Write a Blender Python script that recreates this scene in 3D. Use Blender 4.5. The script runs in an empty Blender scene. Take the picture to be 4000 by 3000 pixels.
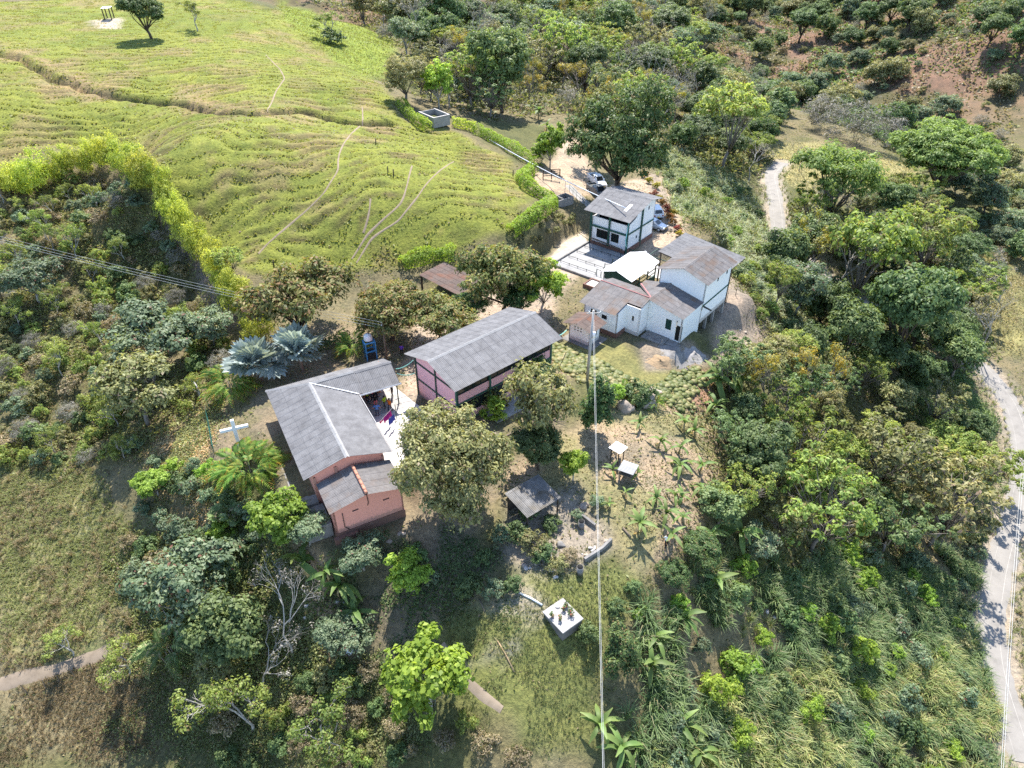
import bpy, bmesh, math, random
import numpy as np
from mathutils import Vector, Matrix
random.seed(7); rng = np.random.default_rng(7)
R = math.radians
scene = bpy.context.scene
col = scene.collection
# ------------------------------------------------------------------ camera, sky, sun, exposure
CAM_H, PITCH, FPX = 48.0, R(36.5), 2773.0
cam_d = bpy.data.cameras.new('camera'); cam = bpy.data.objects.new('camera', cam_d); col.objects.link(cam)
cam.location = (0, 0, CAM_H); cam.rotation_euler = (R(90) - PITCH, 0, 0)
cam_d.sensor_width = 36.0; cam_d.lens = 36.0 * FPX / 4000.0
cam_d.clip_start = 0.5; cam_d.clip_end = 4000
scene.camera = cam
SUN_EL, SUN_AZ = R(57), R(2.0)          # azimuth measured from +Y towards +X
wd = bpy.data.worlds.new('World'); scene.world = wd; wd.use_nodes = True
wn = wd.node_tree.nodes; wn.clear()
sky = wn.new('ShaderNodeTexSky'); sky.sky_type = 'NISHITA'; sky.sun_disc = False
sky.sun_elevation = SUN_EL; sky.sun_rotation = SUN_AZ; sky.altitude = 1200
bg = wn.new('ShaderNodeBackground'); bg.inputs[1].default_value = 0.15
wo = wn.new('ShaderNodeOutputWorld')
wd.node_tree.links.new(sky.outputs[0], bg.inputs[0]); wd.node_tree.links.new(bg.outputs[0], wo.inputs[0])
sd = bpy.data.lights.new('sun', 'SUN'); sd.energy = 4.2; sd.angle = R(0.53); sd.color = (1.0, 0.95, 0.87)
sun = bpy.data.objects.new('sun', sd); col.objects.link(sun)
to_sun = Vector((math.sin(SUN_AZ) * math.cos(SUN_EL), math.cos(SUN_AZ) * math.cos(SUN_EL), math.sin(SUN_EL)))
sun.rotation_euler = to_sun.to_track_quat('Z', 'Y').to_euler(); sun.location = (0, 120, 160)
vs = scene.view_settings; vs.view_transform = 'Standard'; vs.look = 'None'; vs.gamma = 1.0
vs.exposure = 1.5; vs.use_curve_mapping = False
cy = scene.cycles
cy.max_bounces = 6; cy.diffuse_bounces = 3; cy.glossy_bounces = 2; cy.transmission_bounces = 4; cy.transparent_max_bounces = 8
cy.use_denoising = False; cy.sample_clamp_indirect = 4.0; cy.caustics_reflective = False; cy.caustics_refractive = False

# ------------------------------------------------------------------ the lens as a surveyor: photo pixel -> place
CP, SP = math.cos(PITCH), math.sin(PITCH)
K = 4000 / 2212.0                        # notes were taken on a 2212 pixel wide print
def ray(x, y):
    a = (x * K - 2000) / FPX; b = (1500 - y * K) / FPX
    return np.array([a, CP + b * SP, -SP + b * CP])
def world_at_z(x, y, z):
    d = ray(x, y); t = (z - CAM_H) / d[2]; return d[0] * t, d[1] * t

# ------------------------------------------------------------------ noise in numpy
def hash2(ix, iy, seed):
    h = (ix.astype(np.int64) * 374761393 + iy.astype(np.int64) * 668265263 + seed * 1442695041) & 0x7fffffff
    h = ((h ^ (h >> 13)) * 1274126177) & 0x7fffffff
    return ((h ^ (h >> 16)) & 0xffff) / 65535.0
def vnoise(x, y, scale, seed=0):
    x = np.asarray(x, float) / scale; y = np.asarray(y, float) / scale
    ix = np.floor(x); iy = np.floor(y); fx = x - ix; fy = y - iy
    fx = fx * fx * (3 - 2 * fx); fy = fy * fy * (3 - 2 * fy)
    a = hash2(ix, iy, seed); b = hash2(ix + 1, iy, seed); c = hash2(ix, iy + 1, seed); d = hash2(ix + 1, iy + 1, seed)
    return (a * (1 - fx) + b * fx) * (1 - fy) + (c * (1 - fx) + d * fx) * fy
def fbm(x, y, scale, seed=0, octv=4):
    v = 0; amp = 1; tot = 0
    for o in range(octv):
        v = v + amp * vnoise(x, y, scale / 2 ** o, seed + o * 17); tot += amp; amp *= 0.5
    return v / tot
def sstep(a, b, x):
    t = np.clip((x - a) / (b - a), 0, 1); return t * t * (3 - 2 * t)

# ------------------------------------------------------------------ terrain heights from surveyed points (x, y on print, height)
CTRL = [
 (857,896,0),(830,820,0),(1000,840,0),(885,802,0),(1050,690,0),(1000,600,.4),(700,640,.6),(760,690,.2),(560,800,-.6),(520,940,-1),(500,1050,-2.2),
 (1244,736,-.2),(1330,760,-.6),(1460,742,-.8),(1560,690,-3.2),(1600,760,-4),(1640,640,-4.5),(1255,553,.2),(1130,640,.2),(1290,387,.6),(1395,400,.2),(1244,330,1.6),(1330,480,.1),
 (1440,460,-.2),(1500,540,-2.5),(1090,400,5.6),(1180,470,4.2),(1130,520,3.0),(1240,520,.2),(1060,520,3.6),(1180,380,3.5),(1010,480,5.4),(775,440,8),(553,387,10),(330,332,11.5),(310,50,15),(110,170,14),(0,200,14),(0,60,16),
 (720,265,10),(800,180,9.5),(553,33,14.5),(481,3,14.5),(620,440,7.5),(660,560,3),(560,560,3.4),(760,590,1.6),(900,560,2.0),(900,300,7.5),(1000,340,6.5),(950,250,6.5),
 (719,72,9),(857,110,5),(660,30,9),(940,210,3),(1050,55,-4),(1216,28,-8),(1327,166,-6),(1490,138,-13),(1190,220,2),(1383,277,-1),(1604,221,-14),(1549,387,-5),
 (1675,440,-10),(1520,470,-3.5),(1604,553,-7),(1714,664,-12),(1660,350,-11.5),
 (2157,885,-20),(2130,1272,-24),(2184,1604,-26),(2110,1440,-24.6),(2184,719,-19),(2157,553,-18),(2024,431,-16),(1825,332,-14),(1660,310,-12.5),(2180,420,-20),
 (1742,182,-30),(1935,249,-32),(2157,332,-28),(1897,50,-17),(1604,44,-24),(1825,138,-24),(2101,166,-20),(2184,11,-3),(2157,83,-9),(1500,10,-22),(1380,5,-16),
 (166,470,3),(55,608,0),(166,774,-3),(387,691,-2),(55,940,-6),(359,940,-3.6),(430,870,-2.4),(221,1217,-9),(55,1465,-12),(332,1521,-14),(498,1604,-14),(553,1272,-7),(100,1640,-15),
 (830,1272,-5),(774,1493,-9.5),(1106,1383,-4.4),(1217,1327,-3.6),(1161,1604,-8),(1438,1162,-2.2),(1355,1023,-1.2),(1300,1134,-2.2),(1521,1244,-6),(1659,1272,-11),
 (1659,1548,-16),(1935,1383,-20.5),(1935,1604,-23),(1548,940,-4.5),(1714,1051,-12),(1825,885,-14.5),(1991,830,-17.5),(1631,802,-6.5),(1200,930,-.8),(1090,1010,-1.4),(960,1150,-2),(700,1180,-2.6),
 (230,420,8.0),(400,500,5),(470,600,2.8),(330,560,1.5),(250,480,2.5),(430,640,-.6),(290,380,10.3),(520,690,.4),(350,640,-1)]
pts = []
for (x, y, z) in CTRL:
    X, Y = world_at_z(x, y, z); pts.append((X, Y, z))
pts += [(-160, 60, 2), (-160, 120, 12), (-170, 200, 16), (-110, 260, 14), (-220, 330, 14), (-60, 330, 2), (40, 360, -14), (100, 470, -12), (260, 480, 16), (220, 390, 2), (-200, 500, 20),
        (60, 600, 10), (320, 650, 40), (-80, 640, 30), (330, 300, 8), (300, 200, -10), (210, 120, -20), (150, 60, -24), (110, 20, -26), (60, 0, -27), (0, 10, -14), (-40, 5, -15), (-110, 10, -14), (0, -60, -24), (140, -60, -30), (-140, -60, -14), (-300, 40, 0), (-320, 300, 22), (420, 100, 0), (440, 500, 40), (-350, 700, 40), (450, 750, 60), (0, 800, 45)]
CT = np.array(pts)
def tps_fit(P, lam=0.6):
    n = len(P); d = np.hypot(P[:, None, 0] - P[None, :, 0], P[:, None, 1] - P[None, :, 1]) / 100
    Kk = np.where(d > 0, d * d * np.log(d + 1e-12), 0) + lam * 1e-3 * np.eye(n)
    Q = np.c_[np.ones(n), P[:, :2] / 100]
    A = np.block([[Kk, Q], [Q.T, np.zeros((3, 3))]])
    return np.linalg.solve(A, np.r_[P[:, 2], np.zeros(3)])
TW = tps_fit(CT)
def tps(x, y):
    x = np.asarray(x, float); sh = x.shape; x = x.ravel(); y = np.asarray(y, float).ravel(); out = np.empty_like(x)
    for i in range(0, len(x), 20000):
        xs, ys = x[i:i + 20000], y[i:i + 20000]
        d = np.hypot(xs[:, None] - CT[None, :, 0], ys[:, None] - CT[None, :, 1]) / 100
        out[i:i + 20000] = (d * d * np.log(d + 1e-12)) @ TW[:-3] + TW[-3] + TW[-2] * xs / 100 + TW[-1] * ys / 100
    return out.reshape(sh)
def axis(*seg):
    out = [seg[0][0]]
    for (a, b, s) in seg:
        n = max(1, int(round((b - a) / s))); out += list(np.linspace(a, b, n + 1)[1:])
    return np.array(out)
GX = axis((-420, -200, 8), (-200, -100, 2), (-100, -80, 1), (-80, 66, .6), (66, 110, 1.2), (110, 200, 2), (200, 460, 6))
GY = axis((-60, 20, 4), (20, 30, 1), (30, 86, .6), (86, 150, .48), (150, 190, .6), (190, 260, 1.7), (260, 420, 3), (420, 800, 12))
XX, YY = np.meshgrid(GX, GY)
ZZ = tps(XX, YY)
def gz(x, y):
    """ground height"""
    x = np.asarray(x, float); y = np.asarray(y, float)
    i = np.clip(np.searchsorted(GX, x) - 1, 0, len(GX) - 2); j = np.clip(np.searchsorted(GY, y) - 1, 0, len(GY) - 2)
    fx = np.clip((x - GX[i]) / (GX[i + 1] - GX[i]), 0, 1); fy = np.clip((y - GY[j]) / (GY[j + 1] - GY[j]), 0, 1)
    return (ZZ[j, i] * (1 - fx) + ZZ[j, i + 1] * fx) * (1 - fy) + (ZZ[j + 1, i] * (1 - fx) + ZZ[j + 1, i + 1] * fx) * fy
TS = np.concatenate([np.arange(25, 200, .25), np.arange(200, 800, 1.0)])
def at(x, y, h=0.0):
    """the place on the ground under which something h metres up shows at print position x, y"""
    d = ray(x, y); px, py, pz = d[0] * TS, d[1] * TS, CAM_H + d[2] * TS
    below = pz < gz(px, py) + h
    k = int(np.argmax(below)) if below.any() else len(TS) - 1
    X, Y = px[k], py[k]
    return float(X), float(Y), float(gz(X, Y))
def atn(x, y, h=0.0):
    X, Y, Z = at(x, y, h); return Vector((X, Y, Z))
def gridval(A, x, y):
    i = np.clip(np.searchsorted(GX, x) - 1, 0, len(GX) - 2); j = np.clip(np.searchsorted(GY, y) - 1, 0, len(GY) - 2); return A[j, i]
def inpoly(x, y, poly):
    inside = np.zeros(np.shape(x), bool); n = len(poly)
    for i in range(n):
        x0, y0 = poly[i][:2]; x1, y1 = poly[(i + 1) % n][:2]
        c = ((y0 > y) != (y1 > y)) & (x < (x1 - x0) * (y - y0) / (y1 - y0 + 1e-12) + x0)
        inside ^= c
    return inside
def segdist(x, y, poly, closed=True):
    d = np.full(np.shape(x), 1e9); n = len(poly)
    for i in range(n if closed else n - 1):
        x0, y0 = poly[i][:2]; x1, y1 = poly[(i + 1) % n][:2]
        vx, vy = x1 - x0, y1 - y0; L = vx * vx + vy * vy + 1e-9
        t = np.clip(((x - x0) * vx + (y - y0) * vy) / L, 0, 1)
        d = np.minimum(d, np.hypot(x - x0 - t * vx, y - y0 - t * vy))
    return d
def sdist(x, y, poly):
    d = segdist(x, y, poly); return np.where(inpoly(x, y, poly), d, -d)
def soft(x, y, poly, w):
    xs = x + (fbm(x, y, 6, 91, 3) - .5) * w * 3; ys = y + (fbm(x, y, 6, 53, 3) - .5) * w * 3
    return sstep(-w, w, sdist(xs, ys, poly))
def zone(*p):
    return [at(a, b)[:2] for (a, b) in p]

# ------------------------------------------------------------------ frames of the buildings (surveyed corners)
class Frame:
    def __init__(s, ox, oy, deg): s.o = (ox, oy); s.a = R(deg); s.c, s.s = math.cos(s.a), math.sin(s.a)
    def w(s, x, y): return s.o[0] + x * s.c - y * s.s, s.o[1] + x * s.s + y * s.c
    def rect(s, x0, x1, y0, y1): return [s.w(x0, y0), s.w(x1, y0), s.w(x1, y1), s.w(x0, y1)]
F1 = Frame(-25.95, 59.69, 28)            # orange house
F2 = Frame(-11.66, 63.1, 41.2)           # pink house
F5 = Frame(17.3, 77.2, 51)               # white compound: local x = back, local y = -q
def pad(poly, z, w=1.5):
    global ZZ
    m = sstep(-w, .2, sdist(XX, YY, poly)); ZZ = ZZ * (1 - m) + z * m
pad(F1.rect(-1.2, 14, -15.6, 1.0), 0, 2.5)
pad(F2.rect(-2, 16, -11.5, 1.0), 0, 3)
pad(F1.rect(8, 19, -16, 0), 0, 2)
pad(F1.rect(-.5, 9, -20.5, -15.5), -1.9, 1.2)
pad(F5.rect(-12, -.3, 0, 8), -.25, 2)
pad(F5.rect(-4, 5.5, -5.3, 8), -.4, 1.5)
pad(F5.rect(5.2, 24.5, 9.6, 23), .1, 1.2)
pad(F5.rect(4, 14, 1.5, 12), .1, 1.2)
pad(F5.rect(24, 34, 6, 17), .1, 2.5)
pad(F5.rect(5.5, 19, -5.5, -1), -1.7, 2.5)
# pasture polygon and its relief: cattle terraces on the contour, the erosion scar and the trails
PASTURE = zone((2,2),(470,2),(640,40),(760,110),(835,200),(870,262),(1000,290),(1090,345),(1150,425),(1105,500),(1000,545),(880,560),(760,590),(600,596),(545,590),(470,540),(420,480),(345,370),(215,318),(100,318),(2,360))
PASTURE += [(-150, 110), (-150, 190)]
pm = sstep(-1.5, 3, sdist(XX, YY, PASTURE))
TRAILS = [((783,232),(784,262),(765,283),(742,312),(730,345),(731,372),(700,420),(655,462),(620,490),(575,530),(558,550)),
          ((575,120),(605,150),(615,170),(595,200),(578,244)), ((890,360),(880,400),(870,440),(830,475),(790,515),(760,560)),
          ((800,430),(798,470),(785,505)), ((980,350),(940,380),(900,430),(860,480),(800,520),(770,570))]
tr_d = np.full(XX.shape, 99.)
for t_ in TRAILS: tr_d = np.minimum(tr_d, segdist(XX, YY, [at(a, b)[:2] for a, b in t_], False))
trm = 1 - np.exp(-(tr_d / .9) ** 2)
DD = -.30 * XX + .95 * YY + (fbm(XX, YY, 34, 5, 3) - .5) * 26 + (fbm(XX, YY, 7, 8, 3) - .5) * 6.5 + (fbm(XX, YY, 2.2, 18, 2) - .5) * .8
fr_ = (DD / 2.7) % 1.0; terr = sstep(.48, 1.0, fr_)
lower = sstep(190, 125, YY)
ZZ = ZZ + pm * trm * ((terr - fr_) * .80 * (0.10 + .90 * lower) * (.10 + 1.1 * sstep(.36, .62, fbm(XX, YY, 7, 44, 3))) + .34 * (fbm(XX, YY, 2.2, 21, 3) - .5) * (0.4 + .6 * lower))
riser = np.clip(1 - np.abs(fr_ - .72) / .24, 0, 1)
SCAR = [at(a, b)[:2] for a, b in ((0,112),(60,135),(110,160),(150,182),(205,194),(300,212),(380,222),(450,236),(520,247),(560,246),(600,241),(660,244),(730,262),(790,268),(850,266))]
sc_d = segdist(XX + (fbm(XX, YY, 5, 303, 3) - .5) * 3, YY + .8 + (fbm(XX, YY, 4, 313, 3) - .5) * 3, SCAR, False)
up = segdist(XX, YY, SCAR, False)
wob = .5 + fbm(XX, YY, 9, 33, 3)
ZZ = ZZ - pm * np.exp(-(sc_d / .8) ** 2) * 1.6 * wob + pm * np.exp(-(segdist(XX, YY - 1.4, SCAR, False) / 1.3) ** 2) * .35 * wob
# rough ground elsewhere
rough = (1 - pm)
for fr, rc in ((F1, (-2, 20, -21, 2)), (F2, (-3, 17, -12, 2)), (F5, (-13, 35, -6, 24))):
    rough = rough * (1 - sstep(-3, 1, sdist(XX, YY, fr.rect(*rc))))
near = sstep(230, 120, YY)
ZZ = ZZ + rough * ((fbm(XX, YY, 7, 61, 4) - .5) * 1.3 * near + (fbm(XX, YY, 26, 71, 4) - .5) * 9 * (1 - near) * sstep(150, 260, YY))
ROAD_LOW = [at(a, b)[:2] for a, b in ((2128,800),(2155,835),(2185,880),(2206,950),(2210,1020),(2196,1100),(2170,1180),(2154,1240),(2141,1330),(2146,1420),(2166,1500),(2192,1580),(2210,1650))]
ROAD_UP = [at(a, b)[:2] for a, b in ((1682,505),(1680,460),(1672,420),(1665,385),(1668,372),(1690,352))]
mid_ = [(ROAD_UP[0][0] + 8, ROAD_UP[0][1] - 16), (ROAD_LOW[0][0] - 6, ROAD_LOW[0][1] + 12)]
ROAD = ROAD_UP[::-1] + mid_ + ROAD_LOW
def smooth_line(P, step=1.0):
    P = np.array(P, float); d = np.r_[0, np.cumsum(np.hypot(*np.diff(P, axis=0).T))]
    n = max(3, int(d[-1] / step)); t = np.linspace(0, d[-1], n)
    q = np.c_[np.interp(t, d, P[:, 0]), np.interp(t, d, P[:, 1])]
    for _ in range(6):
        q[1:-1] = (q[:-2] + 2 * q[1:-1] + q[2:]) / 4
    return q
ROAD = smooth_line(ROAD, 1.0)
rz = gz(ROAD[:, 0], ROAD[:, 1])
for _ in range(120): rz[1:-1] = (rz[:-2] + 2 * rz[1:-1] + rz[2:]) / 4
def carve(line, lz, half, blend):
    global ZZ
    bx = (XX > line[:, 0].min() - half - blend) & (XX < line[:, 0].max() + half + blend) & (YY > line[:, 1].min() - half - blend) & (YY < line[:, 1].max() + half + blend)
    xs, ys = XX[bx], YY[bx]
    best = np.full(xs.shape, 1e9); zz = np.zeros(xs.shape)
    for i in range(len(line)):
        d = (xs - line[i, 0]) ** 2 + (ys - line[i, 1]) ** 2; m = d < best
        best[m] = d[m]; zz[m] = lz[i]
    d = np.sqrt(best); m = sstep(half + blend, half, d)
    ZZ[bx] = ZZ[bx] * (1 - m) + zz * m
carve(ROAD, rz, 2.8, 4.0)
# ------------------------------------------------------------------ materials
def new_mat(name):
    m = bpy.data.materials.new(name); m.use_nodes = True
    n = m.node_tree.nodes; n.clear(); return m, n, m.node_tree.links
def nd(n, t, **kw):
    o = n.new(t)
    for k, v in kw.items(): setattr(o, k, v)
    return o
def mixc(n, l, fac, a, b, blend='MIX'):
    o = n.new('ShaderNodeMix'); o.data_type = 'RGBA'; o.blend_type = blend
    for s, v in ((0, fac), (6, a), (7, b)):
        if isinstance(v, (int, float)): o.inputs[s].default_value = v
        elif isinstance(v, tuple): o.inputs[s].default_value = v if len(v) == 4 else (*v, 1)
        else: l.new(v, o.inputs[s])
    return o.outputs[2]
def noise(n, l, scale, vec=None, detail=4, rough=.55, dist=0):
    o = n.new('ShaderNodeTexNoise'); o.inputs['Scale'].default_value = scale; o.inputs['Detail'].default_value = detail
    o.inputs['Roughness'].default_value = rough; o.inputs['Distortion'].default_value = dist
    if vec is not None: l.new(vec, o.inputs['Vector'])
    return o.outputs[0]
def ramp(n, l, fac, stops):
    o = n.new('ShaderNodeValToRGB'); e = o.color_ramp.elements
    while len(e) < len(stops): e.new(.5)
    for i, (p, c) in enumerate(stops):
        e[i].position = p; e[i].color = (*c, 1) if len(c) == 3 else c
    l.new(fac, o.inputs[0]); return o.outputs[0]
def finish(m, n, l, color, rough=.85, bump=None, bstr=.4, bdist=.05, metal=0, spec=.3):
    b = n.new('ShaderNodeBsdfPrincipled'); o = n.new('ShaderNodeOutputMaterial')
    if isinstance(color, tuple): b.inputs['Base Color'].default_value = (*color, 1)
    else: l.new(color, b.inputs['Base Color'])
    if isinstance(rough, (int, float)): b.inputs['Roughness'].default_value = rough
    else: l.new(rough, b.inputs['Roughness'])
    b.inputs['Metallic'].default_value = metal; b.inputs['Specular IOR Level'].default_value = spec
    if bump is not None:
        bp = n.new('ShaderNodeBump'); bp.inputs['Strength'].default_value = bstr; bp.inputs['Distance'].default_value = bdist
        l.new(bump, bp.inputs['Height']); l.new(bp.outputs[0], b.inputs['Normal'])
    l.new(b.outputs[0], o.inputs[0]); return m
def plain(name, c, rough=.7, var=.25, scale=3.0, metal=0, bstr=.25, spec=.3):
    """worn, slightly blotched paint / stone / cloth"""
    m, n, l = new_mat(name); tc = nd(n, 'ShaderNodeTexCoord'); oi = nd(n, 'ShaderNodeObjectInfo')
    a = noise(n, l, scale, tc.outputs['Object'], 6, .65); d = tuple(x * (1 - var) for x in c); e = tuple(min(1, x * (1 + var * .6)) for x in c)
    cc = ramp(n, l, a, [(.3, d), (.5, c), (.72, e)])
    cc = mixc(n, l, .12, cc, oi.outputs['Random'], 'OVERLAY')
    return finish(m, n, l, cc, rough, a, bstr, .03, metal, spec)
def leafmat(name, dark, mid, light, trans=.35, odd=None, oddp=.9, rough=.55):
    gain = 2.0; dark, mid, light = [tuple(min(.75, v * gain) for v in c) for c in (dark, mid, light)]; trans = min(.58, trans + .12)
    """leaf: colour varies from leaf to leaf and from plant to plant, lets some sun through"""
    m, n, l = new_mat(name); ge = nd(n, 'ShaderNodeNewGeometry'); oi = nd(n, 'ShaderNodeObjectInfo')
    tc = nd(n, 'ShaderNodeTexCoord')
    big = noise(n, l, .55, tc.outputs['Object'], 2)
    mx = n.new('ShaderNodeMath'); mx.operation = 'MULTIPLY_ADD'; l.new(ge.outputs['Random Per Island'], mx.inputs[0]); mx.inputs[1].default_value = .62
    b2 = n.new('ShaderNodeMath'); b2.operation = 'MULTIPLY_ADD'; l.new(big, b2.inputs[0]); b2.inputs[1].default_value = 1.0; b2.inputs[2].default_value = -.31
    l.new(b2.outputs[0], mx.inputs[2])
    st = [(.08, dark), (.5, mid), (.9, light)]
    c = ramp(n, l, mx.outputs[0], st)
    if odd:
        th = n.new('ShaderNodeMath'); th.operation = 'GREATER_THAN'; l.new(ge.outputs['Random Per Island'], th.inputs[0]); th.inputs[1].default_value = oddp
        c = mixc(n, l, th.outputs[0], c, odd)
    hs_ = n.new('ShaderNodeHueSaturation'); l.new(c, hs_.inputs['Color'])
    mr = n.new('ShaderNodeMapRange'); l.new(oi.outputs['Random'], mr.inputs[0]); mr.inputs[3].default_value = .485; mr.inputs[4].default_value = .515; l.new(mr.outputs[0], hs_.inputs['Hue'])
    w2 = n.new('ShaderNodeTexWhiteNoise'); w2.noise_dimensions = '1D'; l.new(oi.outputs['Random'], w2.inputs['W'])
    mv = n.new('ShaderNodeMapRange'); l.new(w2.outputs[0], mv.inputs[0]); mv.inputs[3].default_value = .74; mv.inputs[4].default_value = 1.22; l.new(mv.outputs[0], hs_.inputs['Value'])
    b = n.new('ShaderNodeBsdfPrincipled'); l.new(hs_.outputs[0], b.inputs['Base Color']); b.inputs['Roughness'].default_value = rough; b.inputs['Specular IOR Level'].default_value = .35
    t = n.new('ShaderNodeBsdfTranslucent'); tb = mixc(n, l, 1.0, hs_.outputs[0], (1.15, 1.1, .68), 'MULTIPLY'); l.new(tb, t.inputs[0])
    mxs = n.new('ShaderNodeMixShader'); mxs.inputs[0].default_value = trans; l.new(b.outputs[0], mxs.inputs[1]); l.new(t.outputs[0], mxs.inputs[2])
    o = n.new('ShaderNodeOutputMaterial'); l.new(mxs.outputs[0], o.inputs[0]); return m
M = {}
def ground_mat():
    m, n, l = new_mat('ground'); at_ = nd(n, 'ShaderNodeAttribute', attribute_name='Col'); tc = nd(n, 'ShaderNodeTexCoord')
    f1 = noise(n, l, 2.6, tc.outputs['Object'], 8, .7); f2 = noise(n, l, .35, tc.outputs['Object'], 5, .6); f3 = noise(n, l, 11, tc.outputs['Object'], 4, .7)
    k = ramp(n, l, f1, [(.25, (.45, .45, .45)), (.5, (.9, .9, .9)), (.75, (1.45, 1.4, 1.3))])
    c = mixc(n, l, 1.0, at_.outputs['Color'], k, 'MULTIPLY')
    k2 = ramp(n, l, f2, [(.3, (.75, .8, .8)), (.7, (1.25, 1.18, 1.1))]); c = mixc(n, l, 1.0, c, k2, 'MULTIPLY')
    sp = ramp(n, l, f3, [(.60, (0, 0, 0)), (.72, (1, 1, 1))])
    c = mixc(n, l, sp, c, mixc(n, l, .5, c, (.34, .25, .15)))
    return finish(m, n, l, c, .95, f1, .9, .25, 0, .15)
def roof_mat(name, c0, c1, c2, rust=None, rough=.8):
    m, n, l = new_mat(name); oi = nd(n, 'ShaderNodeObjectInfo'); tc = nd(n, 'ShaderNodeTexCoord'); ge = nd(n, 'ShaderNodeNewGeometry')
    a = noise(n, l, 1.1, ge.outputs['Position'], 7, .65); f = noise(n, l, 9, ge.outputs['Position'], 5, .7)
    c = ramp(n, l, a, [(.3, c0), (.5, c1), (.7, c2)])
    mr = nd(n, 'ShaderNodeMapRange'); l.new(oi.outputs['Random'], mr.inputs[0]); mr.inputs[3].default_value = .93; mr.inputs[4].default_value = 1.06
    hv = nd(n, 'ShaderNodeHueSaturation'); l.new(c, hv.inputs['Color']); l.new(mr.outputs[0], hv.inputs['Value'])
    c = hv.outputs[0]
    k = ramp(n, l, f, [(.3, (.8, .8, .8)), (.65, (1.1, 1.1, 1.1))]); c = mixc(n, l, 1, c, k, 'MULTIPLY')
    r3 = noise(n, l, .8, ge.outputs['Position'], 8, .75); dk = ramp(n, l, r3, [(.56, (1, 1, 1)), (.72, (.62, .61, .60))]); c = mixc(n, l, .8, c, dk, 'MULTIPLY')
    if rust:
        r2 = noise(n, l, .5, ge.outputs['Position'], 4); rr = ramp(n, l, r2, [(.45, (0, 0, 0)), (.65, (1, 1, 1))])
        wn_ = nd(n, 'ShaderNodeTexWhiteNoise'); wn_.noise_dimensions = '1D'; l.new(oi.outputs['Random'], wn_.inputs['W'])
        mm = nd(n, 'ShaderNodeMath'); mm.operation = 'MULTIPLY'; l.new(rr, mm.inputs[0]); l.new(wn_.outputs[0], mm.inputs[1])
        c = mixc(n, l, mm.outputs[0], c, rust)
    return finish(m, n, l, c, rough, f, .2, .01, 0, .25)
def wall_mat(name, paint, patch, amount=.62, brick=True, low=None):
    """painted brick: the joints show as relief, paint has flaked off in patches"""
    m, n, l = new_mat(name); uv = nd(n, 'ShaderNodeUVMap'); ge = nd(n, 'ShaderNodeNewGeometry')
    br = nd(n, 'ShaderNodeTexBrick'); l.new(uv.outputs[0], br.inputs['Vector']); br.inputs['Scale'].default_value = 1.0
    br.inputs['Brick Width'].default_value = .40; br.inputs['Row Height'].default_value = .205; br.inputs['Mortar Size'].default_value = .012
    br.inputs['Color1'].default_value = (.9, .9, .9, 1); br.inputs['Color2'].default_value = (1, 1, 1, 1); br.inputs['Mortar'].default_value = (.62, .62, .62, 1)
    a = noise(n, l, 1.4, ge.outputs['Position'], 6, .7); b = noise(n, l, 5, ge.outputs['Position'], 4)
    pr = ramp(n, l, a, [(amount, (0, 0, 0)), (amount + .03, (1, 1, 1))])
    c = mixc(n, l, pr, paint, patch)
    k = ramp(n, l, b, [(.3, (.92, .92, .91)), (.65, (1.03, 1.03, 1.03))]); c = mixc(n, l, 1, c, k, 'MULTIPLY')
    sx = nd(n, 'ShaderNodeSeparateXYZ'); l.new(uv.outputs[0], sx.inputs[0]); ad = nd(n, 'ShaderNodeMath'); ad.operation = 'MULTIPLY_ADD'; l.new(b, ad.inputs[0]); ad.inputs[1].default_value = -.9; l.new(sx.outputs[1], ad.inputs[2])
    sp_ = ramp(n, l, ad.outputs[0], [(0.0, (.5, .5, .5)), (.06, (0, 0, 0))]); c = mixc(n, l, sp_, c, (.20, .15, .115))
    stv = nd(n, 'ShaderNodeCombineXYZ'); m8 = nd(n, 'ShaderNodeMath'); m8.operation = 'MULTIPLY'; l.new(sx.outputs[0], m8.inputs[0]); m8.inputs[1].default_value = 6; l.new(m8.outputs[0], stv.inputs[0]); m9 = nd(n, 'ShaderNodeMath'); m9.operation = 'MULTIPLY'; l.new(sx.outputs[1], m9.inputs[0]); m9.inputs[1].default_value = .5; l.new(m9.outputs[0], stv.inputs[1])
    stn = noise(n, l, 1.0, stv.outputs[0], 4, .6); stc = ramp(n, l, stn, [(.55, (1, 1, 1)), (.8, (.78, .76, .73))]); c = mixc(n, l, .6, c, stc, 'MULTIPLY')
    if brick: c = mixc(n, l, .35, c, br.outputs[0], 'MULTIPLY')
    return finish(m, n, l, c, .85, br.outputs[0] if brick else b, .35, .02, 0, .2)
M['ground'] = ground_mat()
M['roof_grey'] = roof_mat('fibre_cement_grey', (.125, .122, .125), (.168, .165, .168), (.21, .207, .21))
M['roof_brown'] = roof_mat('fibre_cement_browned', (.115, .108, .107), (.158, .148, .145), (.20, .188, .184), (.15, .105, .08))
M['roof_old'] = roof_mat('fibre_cement_mossy', (.10, .10, .10), (.17, .165, .16), (.26, .25, .24), (.10, .08, .05))
M['roof_rust'] = roof_mat('red_brown_sheet', (.10, .078, .068), (.14, .105, .09), (.18, .14, .12), (.18, .085, .055))
M['roof_white'] = roof_mat('white_sheet', (.72, .72, .73), (.78, .78, .79), (.82, .82, .82), None, .5)
M['wall_white'] = wall_mat('white_painted_brick', (.90, .90, .89), (.50, .49, .48), .70)
M['wall_pink'] = wall_mat('pink_painted_wall', (.80, .44, .46), (.70, .36, .37), .70)
M['wall_orange'] = wall_mat('salmon_painted_wall', (.80, .36, .28), (.60, .26, .20), .68)
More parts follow.
